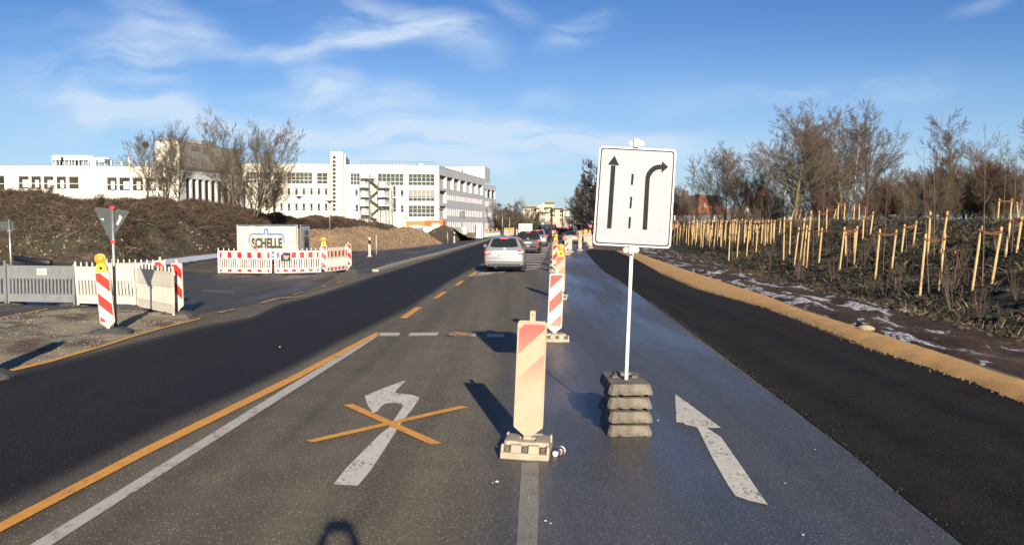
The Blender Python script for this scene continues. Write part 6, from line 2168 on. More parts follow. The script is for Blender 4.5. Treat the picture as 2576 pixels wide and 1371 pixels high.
def bank_points(grid, n, seed, j0=1, j1=22, dens=None):
    rs = random.Random(seed); out = []
    m = len(grid) - 1; c = len(grid[0]) - 1
    while len(out) < n:
        a = rs.uniform(0, m - .001); b = rs.uniform(j0, min(j1, c - .001))
        i, j = int(a), int(b); fa_, fb_ = a - i, b - j
        p = (grid[i][j] * (1 - fa_) + grid[i + 1][j] * fa_) * (1 - fb_) + (grid[i][j + 1] * (1 - fa_) + grid[i + 1][j + 1] * fa_) * fb_
        if dens and dens(p, b / c) < rs.random(): continue
        out.append((p.x, p.y, p.z))
    return out


def dn(p, t):  # share of ground covered
    v = noise.noise(Vector((p.x * .16, p.y * .16, 4)))
    return min(1, max(.22, (t - .05) * 3.6)) * (1 if v > -.15 else .15)


stems('bramble_scrub', bank_points(LG, 19000, 1, 1, 30, dn), (.4, 1.3), (.007, .018), m_twigr, 'tangled reddish brown bramble stems covering the left bank', 'scrub', kids=6, seed=1)
stems('dry_grass', bank_points(LG, 13000, 2, 1, 30, dn), (.3, .9), (.007, .018), M('grass_olive', (.060, .060, .026), .9, var=.5, vscale=.4), 'olive dry grass and stems on the left bank', 'grass', kids=5, seed=2, droop=.7)
stems('pale_stalks', bank_points(LG, 2600, 3, 1, 30, dn), (.4, 1.2), (.008, .018), M('stalk_pale', (.17, .135, .09), .9, var=.4, vscale=.4), 'pale dead stalks on the left bank', 'stalks', kids=4, seed=3, droop=.35)
stems('dark_scrub', bank_points(LG, 15000, 4, 1, 30, dn), (.4, 1.1), (.012, .035), m_twigd, 'dark scrub stems in the hollows of the left bank', 'scrub', kids=6, seed=4, droop=.8)

rs2 = random.Random(31); vs_, qs_ = [], []
for (x, y, z) in bank_points(LG, 4200, 9, 1, 26, lambda p, t: 1 if noise.noise(Vector((p.x * .2, p.y * .2, 9))) > .02 else .12):
    s_ = rs2.uniform(.02, .075); b = len(vs_)
    for k in range(4):
        a = k * 1.57 + rs2.random(); vs_.append((x + math.cos(a) * s_, y + math.sin(a) * s_, z - .02)); 
    for k in range(4):
        a = k * 1.57 + rs2.random() * .4; vs_.append((x + math.cos(a) * s_ * .7, y + math.sin(a) * s_ * .7, z + s_ * .8))
    for k in range(4): qs_.append((b + k, b + (k + 1) % 4, b + 4 + (k + 1) % 4, b + 4 + k))
    qs_.append((b + 4, b + 5, b + 6, b + 7))
tag(np_mesh('pale_rubble', vs_, qs_, M('rubble_pale', (.17, .13, .085), .9, col2=(.36, .31, .23), vscale=3)), 'pale stones and clods on the slope of the left bank', 'rubble', kind='stuff')
vs_, qs_ = [], []
for (g_, n_) in ((HG1, 1500), (HG2, 300)):
    for (x, y, z) in bank_points(g_, n_, 19, 1, 18):
        s_ = rs2.uniform(.02, .09); b = len(vs_)
        for k in range(4):
            a = k * 1.57 + rs2.random(); vs_.append((x + math.cos(a) * s_, y + math.sin(a) * s_, z - .02))
        for k in range(4):
            a = k * 1.57 + rs2.random() * .4; vs_.append((x + math.cos(a) * s_ * .7, y + math.sin(a) * s_ * .7, z + s_ * .8))
        for k in range(4): qs_.append((b + k, b + (k + 1) % 4, b + 4 + (k + 1) % 4, b + 4 + k))
        qs_.append((b + 4, b + 5, b + 6, b + 7))
tag(np_mesh('heap_clods', vs_, qs_, M('heap_clod', (.17, .115, .065), .9, col2=(.235, .165, .095), vscale=3)), 'loose clods lying on the earth heaps', 'clods', kind='stuff')

# ---- right bank: dark weeds, litter, clods
def rb_points(n, seed, y0, y1, t0, t1, ykeep=1.5):
    rs = random.Random(seed); out = []
    while len(out) < n:
        y = y0 + (y1 - y0) * rs.random() ** ykeep
        s, f = lerp_tab(SX, y), lerp_tab(FX, y)
        x = f + 5.2 * rs.uniform(t0, t1)
        v = noise.noise(Vector((x * .5, y * .4, 8)))
        if v < -.25 and rs.random() < .7: continue
        out.append((x, y, bank_z(x, y)))
    return out


stems('ground_cover', rb_points(10000, 1, 9, 80, -.02, 1.08), (.06, .22), (.005, .014), m_leafd, 'low dark green weeds covering the planted bank', 'ground cover', kids=7, seed=5, droop=.5)
stems('leaf_litter', rb_points(7000, 2, 9, 70, -.08, 1.0), (.04, .12), (.008, .018), m_leafb, 'brown leaf litter and clods on the planted bank', 'leaf litter', kids=5, seed=6, droop=.2)
stems('dry_straw', rb_points(1600, 3, 9, 60, -.05, 1.0), (.1, .35), (.004, .010), M('straw', (.20, .15, .085), .9, var=.4, vscale=1), 'dry straw stalks on the planted bank', 'straw', kids=4, seed=7, droop=.3)

# ---- clods on the bank: rough lumps of soil
rs_ = random.Random(9); CL = []
vs_, qs_ = [], []
for (x, y, z) in rb_points(2600, 12, 9, 60, -.10, 1.02):
    s = rs_.uniform(.03, .11); b = len(vs_)
    for k in range(5):
        a = k * 1.257 + rs_.random(); vs_.append((x + math.cos(a) * s * rs_.uniform(.7, 1.2), y + math.sin(a) * s * rs_.uniform(.7, 1.2), z - .02))
    for k in range(5):
        a = k * 1.257 + rs_.random() * .4; vs_.append((x + math.cos(a) * s * .6, y + math.sin(a) * s * .6, z + s * rs_.uniform(.5, .9)))
    for k in range(5): qs_.append((b + k, b + (k + 1) % 5, b + 5 + (k + 1) % 5, b + 5 + k))
    qs_.append((b + 5, b + 6, b + 7, b + 8)); qs_.append((b + 5, b + 8, b + 9, b + 9)[:4])
tag(np_mesh('soil_clods', vs_, [q if len(set(q)) == 4 else (q[0], q[1], q[2], q[0]) for q in qs_ if len(set(q)) == 4], M('clod_mat', (.030, .020, .013), .95, var=.4, vscale=6, bump=.02, bscale=30)), 'dark soil clods strewn over the planted bank', 'soil clods', kind='stuff')

# ---- stake pairs with ties, each with its sapling
ST = [  # (left base, left top, right base, right top)
    ((2112, 679.5), (2125, 570.6), (2148, 666), (2157, 569)), ((2201.5, 703), (2213.7, 576.5), (2242, 685), (2255, 578)), ((2029, 674.7), (2036, 571.8), (2060, 662.5), (2068, 573.6)),
    ((2267, 641.8), (2276, 564.6), (2295.6, 626.7), (2304, 565)), ((2170, 605), (2173, 543.5), (2189, 592), (2195.5, 543)), ((2012, 660.6), (2024.5, 548), (2043, 630.5), (2050.5, 548.6)),
    ((1998, 669), (2010, 571.8), (2043.5, 672), (2052, 575)), ((1971, 656), (1973, 546), (1986, 641.8), (1989.7, 546)), ((2127, 645.5), (2128, 588), (2148, 638), (2151, 585)),
    ((2313.7, 745), (2329, 588), (2361, 733), (2377.7, 588)), ((2333, 662), (2340.4, 531.7), (2365, 656), (2383.7, 531.7)), ((2445.5, 731), (2469, 568), (2494.8, 715), (2519.6, 570.6)),
    ((2528.6, 647), (2542.8, 545.8), (2557, 636), (2570.5, 546)), ((1833, 658), (1836.6, 583.6), (1854, 652), (1857.9, 583)), ((1877.8, 646.8), (1884, 570.8), (1901.7, 636.5), (1905.8, 571.4)),
    ((1794.8, 631), (1800.6, 568.8), (1814, 622), (1816.7, 568.8)), ((1767, 623.6), (1772.9, 556), (1785, 617), (1792.6, 554.7)), ((1763, 623), (1765.4, 565.6), (1779, 615), (1780.6, 564)),
    ((1751.6, 609.4), (1755, 561), (1741, 612), (1746, 562)), ((1725.9, 612), (1727.8, 568), (1739, 607), (1740, 567)), ((1710.4, 617.8), (1711, 568.8), (1702, 613), (1705, 569)),
    ((1696, 612.6), (1697.5, 569.5), (1688.5, 624.9), (1692, 572)), ((1715.6, 603.6), (1719, 557.9), (1727, 600), (1729, 560)), ((1784.5, 621.6), (1787.7, 568), (1803.8, 617), (1806, 582)),
    ((1861.7, 618.4), (1867.5, 550), (1882, 612), (1886, 557)), ((1876, 600), (1879, 560), (1890, 597), (1893, 561)), ((1840.5, 596), (1842.5, 554), (1852, 592), (1854, 556)),
    ((1928.7, 608), (1932, 563), (1944, 598), (1947, 562)), ((1960, 592), (1963.8, 553), (1985, 590), (1988, 560)),
    ((1703, 600), (1706, 563), (1713, 598), (1716, 564)), ((1694, 598), (1696, 562), (1706, 596), (1708, 563)), ((1732, 596), (1735, 560), (1744, 594), (1747, 561)), ((1757, 594), (1760, 558), (1769, 592), (1772, 559)),
    ((1775, 598), (1778, 560), (1790, 596), (1793, 561)), ((1808, 596), (1812, 558), (1822, 594), (1826, 560)), ((1719, 590), (1721, 556), (1729, 589), (1731, 557)), ((1689, 604), (1691, 566), (1700, 602), (1702, 567)),
    ((1821, 604), (1825, 562), (1833, 602), (1837, 563)), ((1746, 603), (1750, 563), (1761, 600), (1764, 562)), ((1902, 600), (1906, 560), (1917, 598), (1921, 560))]
for k in range(30):
    u_ = 1686 + 250 * ((k * .618034) % 1.0); v_ = 590 + 30 * rnd.random() + (u_ - 1686) * .02; h_ = (v_ - 566) * .95 + 12
    ST.append(((u_, v_), (u_ + 3, v_ - h_), (u_ + h_ * .26, v_ - 3), (u_ + h_ * .26 + 3, v_ - 3 - h_)))
names = ['right of the three staggered pairs in the middle of the bank', 'pair with a sagging tie left of the metal cap', 'pair left of the three staggered pairs', 'pair directly below the metal cap', 'pair beside the pink topped marking stake',
         'tall far pair behind the middle of the bank', 'pair whose left stake is half in shade', 'pair at the left of the middle group', 'short pair between two taller stakes', 'front pair, the nearest and thickest stakes on the bank', 'tall pair just behind the nearest pair',
         'thick front pair near the right picture edge', 'thin pair at the right picture edge']


def stake_pair(k, q, Ydir=None, zb=None):
    if Ydir is None:
        lb, rb_ = hit_right(*q[0]), hit_right(*q[2])
    else:
        lb, rb_ = at(q[0][0], 560, Ydir), at(q[2][0], 560, Ydir); lb.z = rb_.z = bank_z(lb.x, Ydir)
    rt_ = at(*q[3], rb_.y); lt = at(*q[1], lb.y)
    if (rb_ - lb).length > 1.5:
        n_ = lb + (rb_ - lb).normalized() * 1.0; n_.z = bank_z(n_.x, n_.y); rt_ = n_ + (rt_ - rb_) * ((lt - lb).length / max(.3, (rt_ - rb_).length)); rb_ = n_
    far = lb.y > 40
    lab = ('stakes, ' + names[k]) if k < len(names) and Ydir is None else ('pale stake pair in the dense far rows beside the lane sign' if far else 'pale stake pair with rope tie on the planted bank left of the middle group')
    t = thing('stake_pair', lab, 'stakes', lb, 0, 'stake pairs on the planted bank')
    tops = []
    for (b, tp) in ((lb, lt), (rb_, rt_)):
        ax = (tp - b)
        if ax.length < .9: ax = ax.normalized() * .9
        if ax.length > 2.6: ax = ax.normalized() * 2.6
        b0 = b - lb - ax.normalized() * .15; t0_ = b - lb + ax
        mb = MB(); mb.tube([tuple(b0), tuple(b0.lerp(t0_, .97)), tuple(t0_)], [.031, .031, .026], 8); mb.build('stake', m_wood, t, smooth=False); tops.append((b - lb, t0_))
    a, b = tops[0][0].lerp(tops[0][1], .91), tops[1][0].lerp(tops[1][1], .91)
    mb = MB()
    for s in (-.018, .018):
        mb.tube([tuple(a.lerp(b, j / 6) + Vector((0, -.038 + s * .6, s - .045 * math.sin(math.pi * j / 6)))) for j in range(7)], .012, 5)
    for e in (a, b): mb.lathe([(.045, -.03), (.045, .03)], 8, e)
    mb.build('tie', m_rope, t)
    mid = (lb + rb_) / 2
    hs_ = {9: 3.9, 11: 4.1, 10: 4.2, 0: 3.8, 5: 4.3, 4: 3.6, 1: 3.4}.get(k, rnd.uniform(2.4, 3.4)) if Ydir is None else rnd.uniform(2.6, 3.6)
    sl = ('thin leafless sapling tied between the stakes of the ' + names[k].split(',')[0].replace('pair ', 'pair ')) if k < len(names) and Ydir is None else ('thin leafless sapling among the dense far stakes beside the lane sign' if far else 'thin leafless sapling between stakes left of the middle group')
    sl = ' '.join(sl.split()[:16])
    plant(['sap', 'sap2'][k % 2], (mid.x, mid.y, min(lb.z, rb_.z) - .05), hs_, rnd.uniform(0, 6.28), sl, 'saplings between the stakes', 1, (0, R(rnd.uniform(0, 4))))
    return t


for k, q in enumerate(ST): stake_pair(k, q)
PL = [((2060, 558), (2061, 530.7), (2079, 558), (2080, 530.7), 40), ((2107, 558.6), (2108, 540), (2123, 558), (2124, 540), 46), ((2147, 559), (2148, 540), (2160, 559), (2161, 539), 46), ((2510, 556), (2511.7, 533.5), (2540, 556), (2542, 537), 36),
      ((2078, 560), (2079, 548), (2096, 560), (2098, 549), 60), ((1990, 560), (1992, 550), (2008, 560), (2010, 551), 64), ((2322, 558), (2324, 549), (2390, 558), (2394, 548), 60), ((2562, 556), (2560, 533), (2580, 556), (2580, 540), 40)]
pl_n = ['second row pair above the middle group, the highest one', 'small pair on the bank top left of the birch', 'small pair on the bank top beside the pink topped stake', 'pair on the bank top near the right picture edge', 'short pair on the bank top below the big tree',
        'short pair on the bank top above the left group', 'wide pair of stake heads on the bank top behind the nearest pair', 'pair on the bank top cut by the right picture edge']
for k, (a, b, c_, d, Y) in enumerate(PL):
    t = stake_pair(100 + k, (a, b, c_, d), Ydir=Y); t['label'] = 'pale wooden stakes, ' + pl_n[k]

# young shrubs on the slope
for k, (u, v, h, lb) in enumerate(((2170, 670, .85, 'forked dry shrub in front of the right staggered stake pair'), (2243, 730, .95, 'reddish dry shrub below the pair with the sagging tie'), (2392, 740, 1.2, 'broom-like dry shrub between the two front stake pairs'),
                                   (2424, 690, 1.0, 'thin dry shrub behind the broom-like one left of the right front pair'), (2137, 662, .5, 'small shrub left of the forked dry shrub'), (2050, 668, .7, 'shrub right of the pair left of the staggered pairs'),
                                   (2340, 640, .8, 'pale shrub behind the nearest stake pair'), (2560, 760, 1.0, 'shrub at the right picture edge on the slope'), (2090, 645, .8, 'dry shrub on the slope middle above the snow patch'))):
    p = hit_right(u, v); plant(['shr', 'shr2'][k % 2], p, h, rnd.uniform(0, 6), lb, 'young shrubs on the planted bank')
for k in range(46):
    y = 14 + 50 * rnd.random() ** 1.2; x = lerp_tab(FX, y) + rnd.uniform(.1, 5.2)
    plant(['shr', 'shr2'][k % 2], (x, y, bank_z(x, y) - .03), rnd.uniform(.5, 1.1), rnd.uniform(0, 6), 'small dry shrub planted on the dark slope', 'young shrubs on the planted bank')
# marking stakes with pink tops
for (u, v0, v1, Y, lb) in ((2177, 560, 520, 40, 'marking stake with a pink top standing above the bank crest'), (2408, 653, 632, None, 'short leaning marking stake with a pink head on the slope')):
    p = hit_right(u, v0) if Y is None else at(u, v0, Y)
    q = at(u - (6 if Y is None else 0), v1, p.y)
    t = thing('marking_stake', lb, 'marking stake', p); ax = q - p
    mb = MB(); mb.tube([(0, 0, -.1), tuple(ax * .45)], .018, 5); mb.build('stake', m_wood, t)
    mb = MB(); mb.tube([tuple(ax * .45), tuple(ax)], .024, 5); mb.build('pink_top', M('pink_paint', (.62, .04, .10), .6), t)
# metal vent cap with a wooden rail behind
p = at(2277, 561, 52); t = thing('metal_vent', 'shiny metal vent cap on a post behind the bank crest', 'vent', (p.x, 52, 2.2))
k_ = at(2277, 536, 52).z - 2.2
mb = MB(); mb.lathe([(.06, 0), (.06, k_ * .5)], 10); mb.lathe([(.30, k_ * .45), (.34, k_ * .5), (.2, k_ * .58)], 16); mb.lathe([(.30, k_ * .66), (.36, k_ * .72), (.02, k_ * 1.0)], 16); mb.lathe([(.2, k_ * .58), (.2, k_ * .68)], 12)
mb.build('cap', M('shiny_metal', (.6, .62, .63), .25, .9), t, smooth=True)
mb = MB(); a = at(2232, 543, 54); b = at(2272, 543, 54); zz_ = a.z - 2.2; a = Vector((a.x, 54, 0)); b = Vector((b.x, 54, 0))
t = thing('wooden_rail', 'weathered wooden cross beam on posts beside the metal vent', 'rail', (a.x, 54, 2.2)); L_ = (b - a).length
mb.box((L_ / 2, 0, zz_), (L_, .1, .16)); mb.build('beam', M('weathered_wood', (.16, .135, .11), .85, var=.2), t)
for x in (.1, L_ - .1): mb = MB(); mb.box((x, .06, zz_ / 2), (.09, .09, zz_)); mb.build('post', m_bark, t)
# pipe thin at the strip
# big stone on the sand strip with a bent black hose
p = G(2178, 833, .03); bm = bmesh.new(); bmesh.ops.create_icosphere(bm, subdivisions=2, radius=.1)
for v in bm.verts: v.co = Vector((v.co.x * 1.7, v.co.y * .9, v.co.z * .7)) * (1 + .35 * noise.noise(v.co * 9))
me = bpy.data.meshes.new('lump'); bm.to_mesh(me); bm.free(); o = link_mesh('stone', me, M('stone_pale', (.20, .17, .12), .9, var=.3, vscale=9, bump=.01)); o.location = (p.x, p.y, .09); tag(o, 'pale broken stone lying on the edge of the sand strip', 'stone')
mb = MB(); q = [G(2147, 795, .0), G(2148, 806), G(2158, 818), G(2176, 828)]; q[0] = at(2144, 790, q[1].y); mb.tube([tuple(q[0]), tuple(q[0].lerp(q[1], .5)), (q[1].x, q[1].y, .05), (q[2].x, q[2].y, .06), (q[3].x, q[3].y, .08)], .014, 6)
tag(mb.build('black_hose', m_black), 'bent piece of black hose standing beside the pale stone', 'hose')

# ---- right: trees behind the bank
ZB = 2.3
gr_ = 'bare trees behind the planted bank'
TR = [('ash', 2000, 250, 72, 1.3, 'tall bare ash at the left of the high tree group'), ('vase', 2070, 258, 76, 1.25, 'many-stemmed bare tree in the middle of the high tree group'), ('ash', 2120, 262, 74, 1.25, 'bare tree between the middle stems and the birch'),
      ('birch', 2152, 262, 70, 1.1, 'white barked birch right of the middle of the high tree group'), ('ash2', 2180, 258, 78, 1.2, 'bare tree at the right of the high tree group'), ('vase2', 2040, 300, 82, 1.1, 'bare tree filling the back of the high tree group'),
      ('vase', 1830, 350, 92, 1.3, 'round bare tree right of the orange roofed house'), ('vase2', 1890, 358, 90, 1.2, 'bare tree between the round one and the high group'), ('ash2', 1935, 400, 88, .8, 'small bare tree at the left foot of the high group'),
      ('ash', 1790, 470, 100, .7, 'small bare tree before the orange gable roof'), ('thick2', 1745, 478, 112, .8, 'small leafless tree before the dark roof of the brick house'), ('thick', 1720, 455, 118, .8, 'small leafless tree just right of the lane sign'),
      ('lime', 2425, 268, 60, 1.0, 'round crowned lime with a leaning trunk behind the nearest stakes'), ('lime', 2350, 330, 70, 1.1, 'bare tree left of the round crowned lime'), ('lime', 2560, 288, 50, 1.1, 'bare tree reaching into the picture at the right edge'),
      ('ash', 2490, 330, 64, 1.2, 'bare tree between the lime and the right edge'), ('birch', 2480, 380, 58, .8, 'pale thin birch before the dark thicket at the right'), ('ash2', 2240, 400, 84, 1.0, 'lower bare tree right of the high tree group'),
      ('vase2', 2290, 420, 80, 1.1, 'low bare tree in the gap between the high group and the lime'), ('ash', 2530, 350, 70, 1.1, 'bare tree behind the one at the right edge')]
for (k, u, vt, Y, sx, lb) in TR: tree_px(k, u, vt, Y, ZB, lb, gr_, sx, (0, R(6)) if 'leaning' in lb else None)
# brown thicket band behind
for k in range(50):
    u = 1700 + 900 * ((k * .618034) % 1.0); Y = rnd.uniform(46, 86) if u > 2150 else rnd.uniform(66, 98)
    if u < 1850: Y = rnd.uniform(112, 126)
    vt = (512 if u < 1900 else (485 if u < 2200 else (455 if u < 2330 else 415))) + rnd.uniform(-25, 45)
    if u < 1850: vt = rnd.uniform(505, 535)
    tree_px(['thick', 'thick2'][k % 2], u, vt, Y, ZB, 'dense brown leafless bush in the thicket behind the planted bank', 'bushes of the thicket behind the bank', rnd.uniform(1.0, 1.5))
# coppery oak with last leaves
def leaves(parent, c, rad, n, size, mat, seed, flat=.7, name='foliage'):
    rs = np.random.RandomState(seed)
    d = rs.normal(0, 1, (n, 3)); d /= np.linalg.norm(d, axis=1)[:, None]; r = rs.uniform(.35, 1, n)[:, None] ** .6
    cl = np.array([[math.sin(i * 2.4) * .5, math.cos(i * 1.7) * .5, math.sin(i * 3.1) * .5] for i in range(14)])
    P_ = np.array(c) + (d * r * .45 + cl[rs.randint(0, 14, n)] * .9) * np.array([rad, rad, rad * flat])
    a = rs.normal(0, 1, (n, 3)); a /= np.linalg.norm(a, axis=1)[:, None]; b = np.cross(a, rs.normal(0, 1, (n, 3))); b /= np.linalg.norm(b, axis=1)[:, None]
    s = rs.uniform(.6, 1.3, n)[:, None] * size
    V = np.stack([P_ - a * s, P_ - b * s * .6, P_ + a * s, P_ + b * s * .6], 1).reshape(-1, 3)
    return np_mesh(name, V, np.arange(n * 4).reshape(-1, 4), mat, parent)


o = tree_px('thick2', 1925, 440, 78, ZB, 'small oak with coppery dead leaves left of the high tree group', None, 1.0)
leaves(o, (0, 0, PR['thick2'][1] * .55), 2.2, 420, .10, m_leafc, 3)
o = tree_px('thick', 2260, 455, 62, ZB, 'bush with coppery dead leaves in the gap of the tree line', None, 1.0); leaves(o, (0, 0, PR['thick'][1] * .4), 2.0, 380, .08, m_leafc, 4)

# ---- centre: dark tree row at the right of the road, trees left of the apartments
for k, (u, vt, Y, sx) in enumerate(((1494, 398, 118, 1.0), (1478, 425, 132, 1.0), (1466, 440, 146, 1.0), (1512, 400, 112, 1.0), (1530, 410, 106, 1.0), (1458, 462, 165, 1.0), (1452, 480, 190, 1.1), (1560, 420, 104, 1.0), (1600, 430, 108, 1.0), (1640, 440, 110, 1.0), (1680, 452, 116, .9))):
    tree_px(['ivy', 'ivy2'][k % 2], u, vt, Y, 0, ['tallest dark tree of the row right of the road, touching the lane sign', 'second dark tree of the row right of the road', 'third dark tree of the row behind the curved street lamp', 'dark tree hidden behind the left half of the lane sign',
            'dark tree behind the upper left of the lane sign', 'dark tree farther along the row at the curved lamp', 'farthest dark tree of the row beside the apartments', 'dark tree behind the lane sign middle', 'dark tree behind the right arrow of the lane sign', 'dark tree behind the lane sign right edge', 'dark tree peeping out right of the lane sign'][k], 'dark trees right of the road', sx)
    if k in (0, 1, 2):
        pass
for k, (u, vt, Y, key) in enumerate(((1262, 510, 240, 'ivy'), (1283, 494, 230, 'vase'), (1300, 505, 235, 'ivy2'), (1318, 520, 250, 'thick2'), (1252, 525, 250, 'thick2'), (1335, 545, 280, 'thick'), (1275, 520, 245, 'thick'), (1380, 548, 340, 'vase'), (1358, 545, 330, 'vase2'), (1425, 545, 320, 'vase'), (1310, 535, 240, 'thick'), (1294, 535, 225, 'thick2'))):
    tree_px(key, u, vt, Y, 0, ['dark bushy tree right beside the office wing', 'highest bare tree between office and apartments', 'broad brown tree left of the apartments', 'brown bush left of the apartments', 'brown bush touching the office wing', 'reddish bush before the left apartment wall', 'brown bush behind the far lamp posts',
            'bare street tree before the middle of the apartments', 'bare street tree before the left apartments', 'bare street tree before the right apartments', 'reddish undergrowth left of the far white board', 'brown undergrowth behind the far beacons'][k], 'far trees left of the road', 1.5 if 'ick' in key or 'ivy' in key else 1.2)
b_ = thing('evergreen_bush', 'round dark green bush at the foot of the apartments', 'bush', (at(1346.6, 575, 210).x, 210, 0)); leaves(b_, (0, 0, 1.4), 2.6, 1500, .22, m_leafg, 9, .6)
mb = MB(); mb.tube([(0, 0, 0), (.1, 0, 1.2)], .12, 6); mb.build('trunk', m_bark2, b_)
# far wood line closing the horizon
for k in range(34):
    u = 1200 + k * 9.5 if k < 27 else -200 + (k - 27) * 60
    Y = rnd.uniform(420, 470) if k < 27 else rnd.uniform(180, 220)
    tree_px(['thick', 'thick2', 'ivy'][k % 3], u, rnd.uniform(546, 556), Y, 0, 'tree in the brown wood line on the far horizon', 'far wood line', 2.6)
# ================================================================ VEHICLES, LAMPS, FAR THINGS, PHOTOGRAPHER
m_tyre = M('tyre_rubber', (.018, .018, .018), .85); m_rim = M('wheel_rim', (.28, .28, .29), .35, .7)
m_cg = M('car_glass', (.012, .016, .016), .08, spec=.7); m_tail = M('tail_red', (.26, .010, .008), .3, emit=(1, .04, .02), es=.12, coat=.3)
m_brake = M('brake_light', (.6, .02, .02), .3, emit=(1, .05, .04), es=1.4); m_tailw = M('tail_clear', (.45, .32, .28), .2, coat=.5); m_plate = M('plate_white', (.40, .39, .36), .5)
m_val = M('bumper_black', (.016, .016, .017), .6)


def car(loc, rz, label, paint, kind='hatch', L_=4.2, w=1.78, h=1.55, plate=None, detail=True, group='cars queuing on the road', front=False):
    """car pointing along +y, rear end at y=0"""
    t = thing('car', label, 'car', loc, rz, group)
    W2 = w / 2
    sed = kind == 'sedan'
    # stations: y, sill z, shoulder z, belt z, roof z, half width low, half width belt, half width roof
    bz = h * .655 if not sed else h * .66
    st = [(0.00, .42, .62, bz * .86, bz * .90, W2 * .86, W2 * .84, W2 * .72),
          (0.05, .32, .64, bz * .96, bz * 1.0, W2 * .955, W2 * .91, W2 * .78)]
    if sed:
        st += [(.28, .26, .68, bz, bz * 1.05, W2 * .985, W2 * .93, W2 * .80), (.62, .24, .72, bz, bz * 1.07, W2, W2 * .94, W2 * .78), (1.30, .22, .74, bz, h * .985, W2, W2 * .94, W2 * .66), (2.0, .22, .74, bz, h, W2, W2 * .94, W2 * .67)]
    else:
        st += [(.14, .28, .66, bz, bz * 1.06, W2 * .98, W2 * .94, W2 * .80), (.42, .24, .70, bz, h * .955, W2, W2 * .93, W2 * .63), (.75, .22, .72, bz, h * .992, W2, W2 * .95, W2 * .655), (1.7, .22, .72, bz, h, W2, W2 * .95, W2 * .68)]
    st += [(L_ * .60, .22, .72, bz * .99, h * .97, W2, W2 * .94, W2 * .68), (L_ * .76, .22, .70, bz * .97, bz * 1.05, W2, W2 * .93, W2 * .76), (L_ * .90, .24, .66, bz * .86, bz * .90, W2 * .97, W2 * .88, W2 * .74), (L_ * .985, .34, .58, bz * .66, bz * .68, W2 * .86, W2 * .78, W2 * .66), (L_, .40, .54, bz * .60, bz * .61, W2 * .80, W2 * .74, W2 * .6)]
    rows = []
    for (y, z0, zs_, zb, zr, wl_, wb_, wr_) in st:
        half = [(0, z0), (wl_ * .86, z0), (wl_ * .97, z0 + .06), (wl_, (z0 + zs_) / 2 + .04), (wl_ * .995, zs_), (wb_, zb), (wb_ * .96, zb + .03 if zr > zb + .06 else zb + (zr - zb) * .3), (wr_ + .03 if zr > zb + .2 else (wb_ + wr_) / 2, zr - .07 if zr > zb + .2 else zb + (zr - zb) * .7), (wr_ * .86, zr - .012), (0, zr + .012)]
        rows.append([(x, y, z) for x, z in half] + [(-x, y, z) for x, z in half[-2:0:-1]])
    n_ = len(rows[0]); mb = MB()
    vs = [p for r_ in rows for p in r_]
    fs = [(i * n_ + j, (i + 1) * n_ + j, (i + 1) * n_ + (j + 1) % n_, i * n_ + (j + 1) % n_) for i in range(len(rows) - 1) for j in range(n_)]
    fs += [tuple(range(n_)), tuple(range((len(rows) - 1) * n_ + n_ - 1, (len(rows) - 1) * n_ - 1, -1))]
    mb.v = vs; mb.f = fs; mb.m = [0] * len(fs)
    body = mb.build('body', paint, t, smooth=True, bevel=0)
    es = body.modifiers.new('edge', 'BEVEL'); es.width = .025; es.segments = 2; es.limit_method = 'ANGLE'; es.angle_limit = R(38)

    def at_st(i, j, off=0):
        p = Vector(rows[i][j]); return p
    # rear window follows the slope between stations
    ia, ib = (2, 3) if not sed else (3, 4)
    a, b = rows[ia], rows[ib]

    def lerpv(p, q, k): return (p[0] + (q[0] - p[0]) * k, p[1] + (q[1] - p[1]) * k, p[2] + (q[2] - p[2]) * k)
    zb0, zt0_ = a[9][2], b[9][2]
    y0_, y1_ = a[9][1], b[9][1]
    wb0, wt0 = a[8][0] * 1.02, b[8][0] * 1.0
    def rw(k, s, off): return (s * (wb0 + (wt0 - wb0) * k), y0_ + (y1_ - y0_) * k - off, zb0 + (zt0_ - zb0) * k + .004)
    nrm = Vector((0, -(zt0_ - zb0), (y1_ - y0_))).normalized()
    g = MB(); pts = [rw(.05, -.90, 0), rw(.0, -.6, 0), rw(.0, .6, 0), rw(.05, .90, 0), rw(.14, 1.0, 0), rw(.82, 1, 0), rw(.93, .86, 0), rw(.93, -.86, 0), rw(.82, -1, 0), rw(.14, -1.0, 0)]
    pf = [tuple(Vector(p) + nrm * .012) for p in pts]
    g.poly(pf); i0 = len(g.v)
    for k in range(len(pts)):
        k2 = (k + 1) % len(pts); g.quad(pts[k], pts[k2], pf[k2], pf[k])
    g.build('rear_window', m_cg, t)
    # side windows
    for s in (1, -1):
        g = MB()
        ys0, ys1 = (.62, L_ * .70) if not sed else (1.15, L_ * .70)
        zlo = bz + .05; zhi = h - .12
        xlo, xhi = W2 * .925, W2 * .735
        q = [(s * (xlo + .012), ys0 + .02, zlo), (s * (xlo + .012), ys1, zlo), (s * (xhi + .022), ys1 - .55, zhi), (s * (xhi + .022), ys0 + .18, zhi)]
        g.poly(q if s > 0 else q[::-1]); g.poly([tuple(Vector(p) - Vector((s * .02, 0, .0))) for p in (q[::-1] if s > 0 else q)])
        g.build('side_window', m_cg, t)
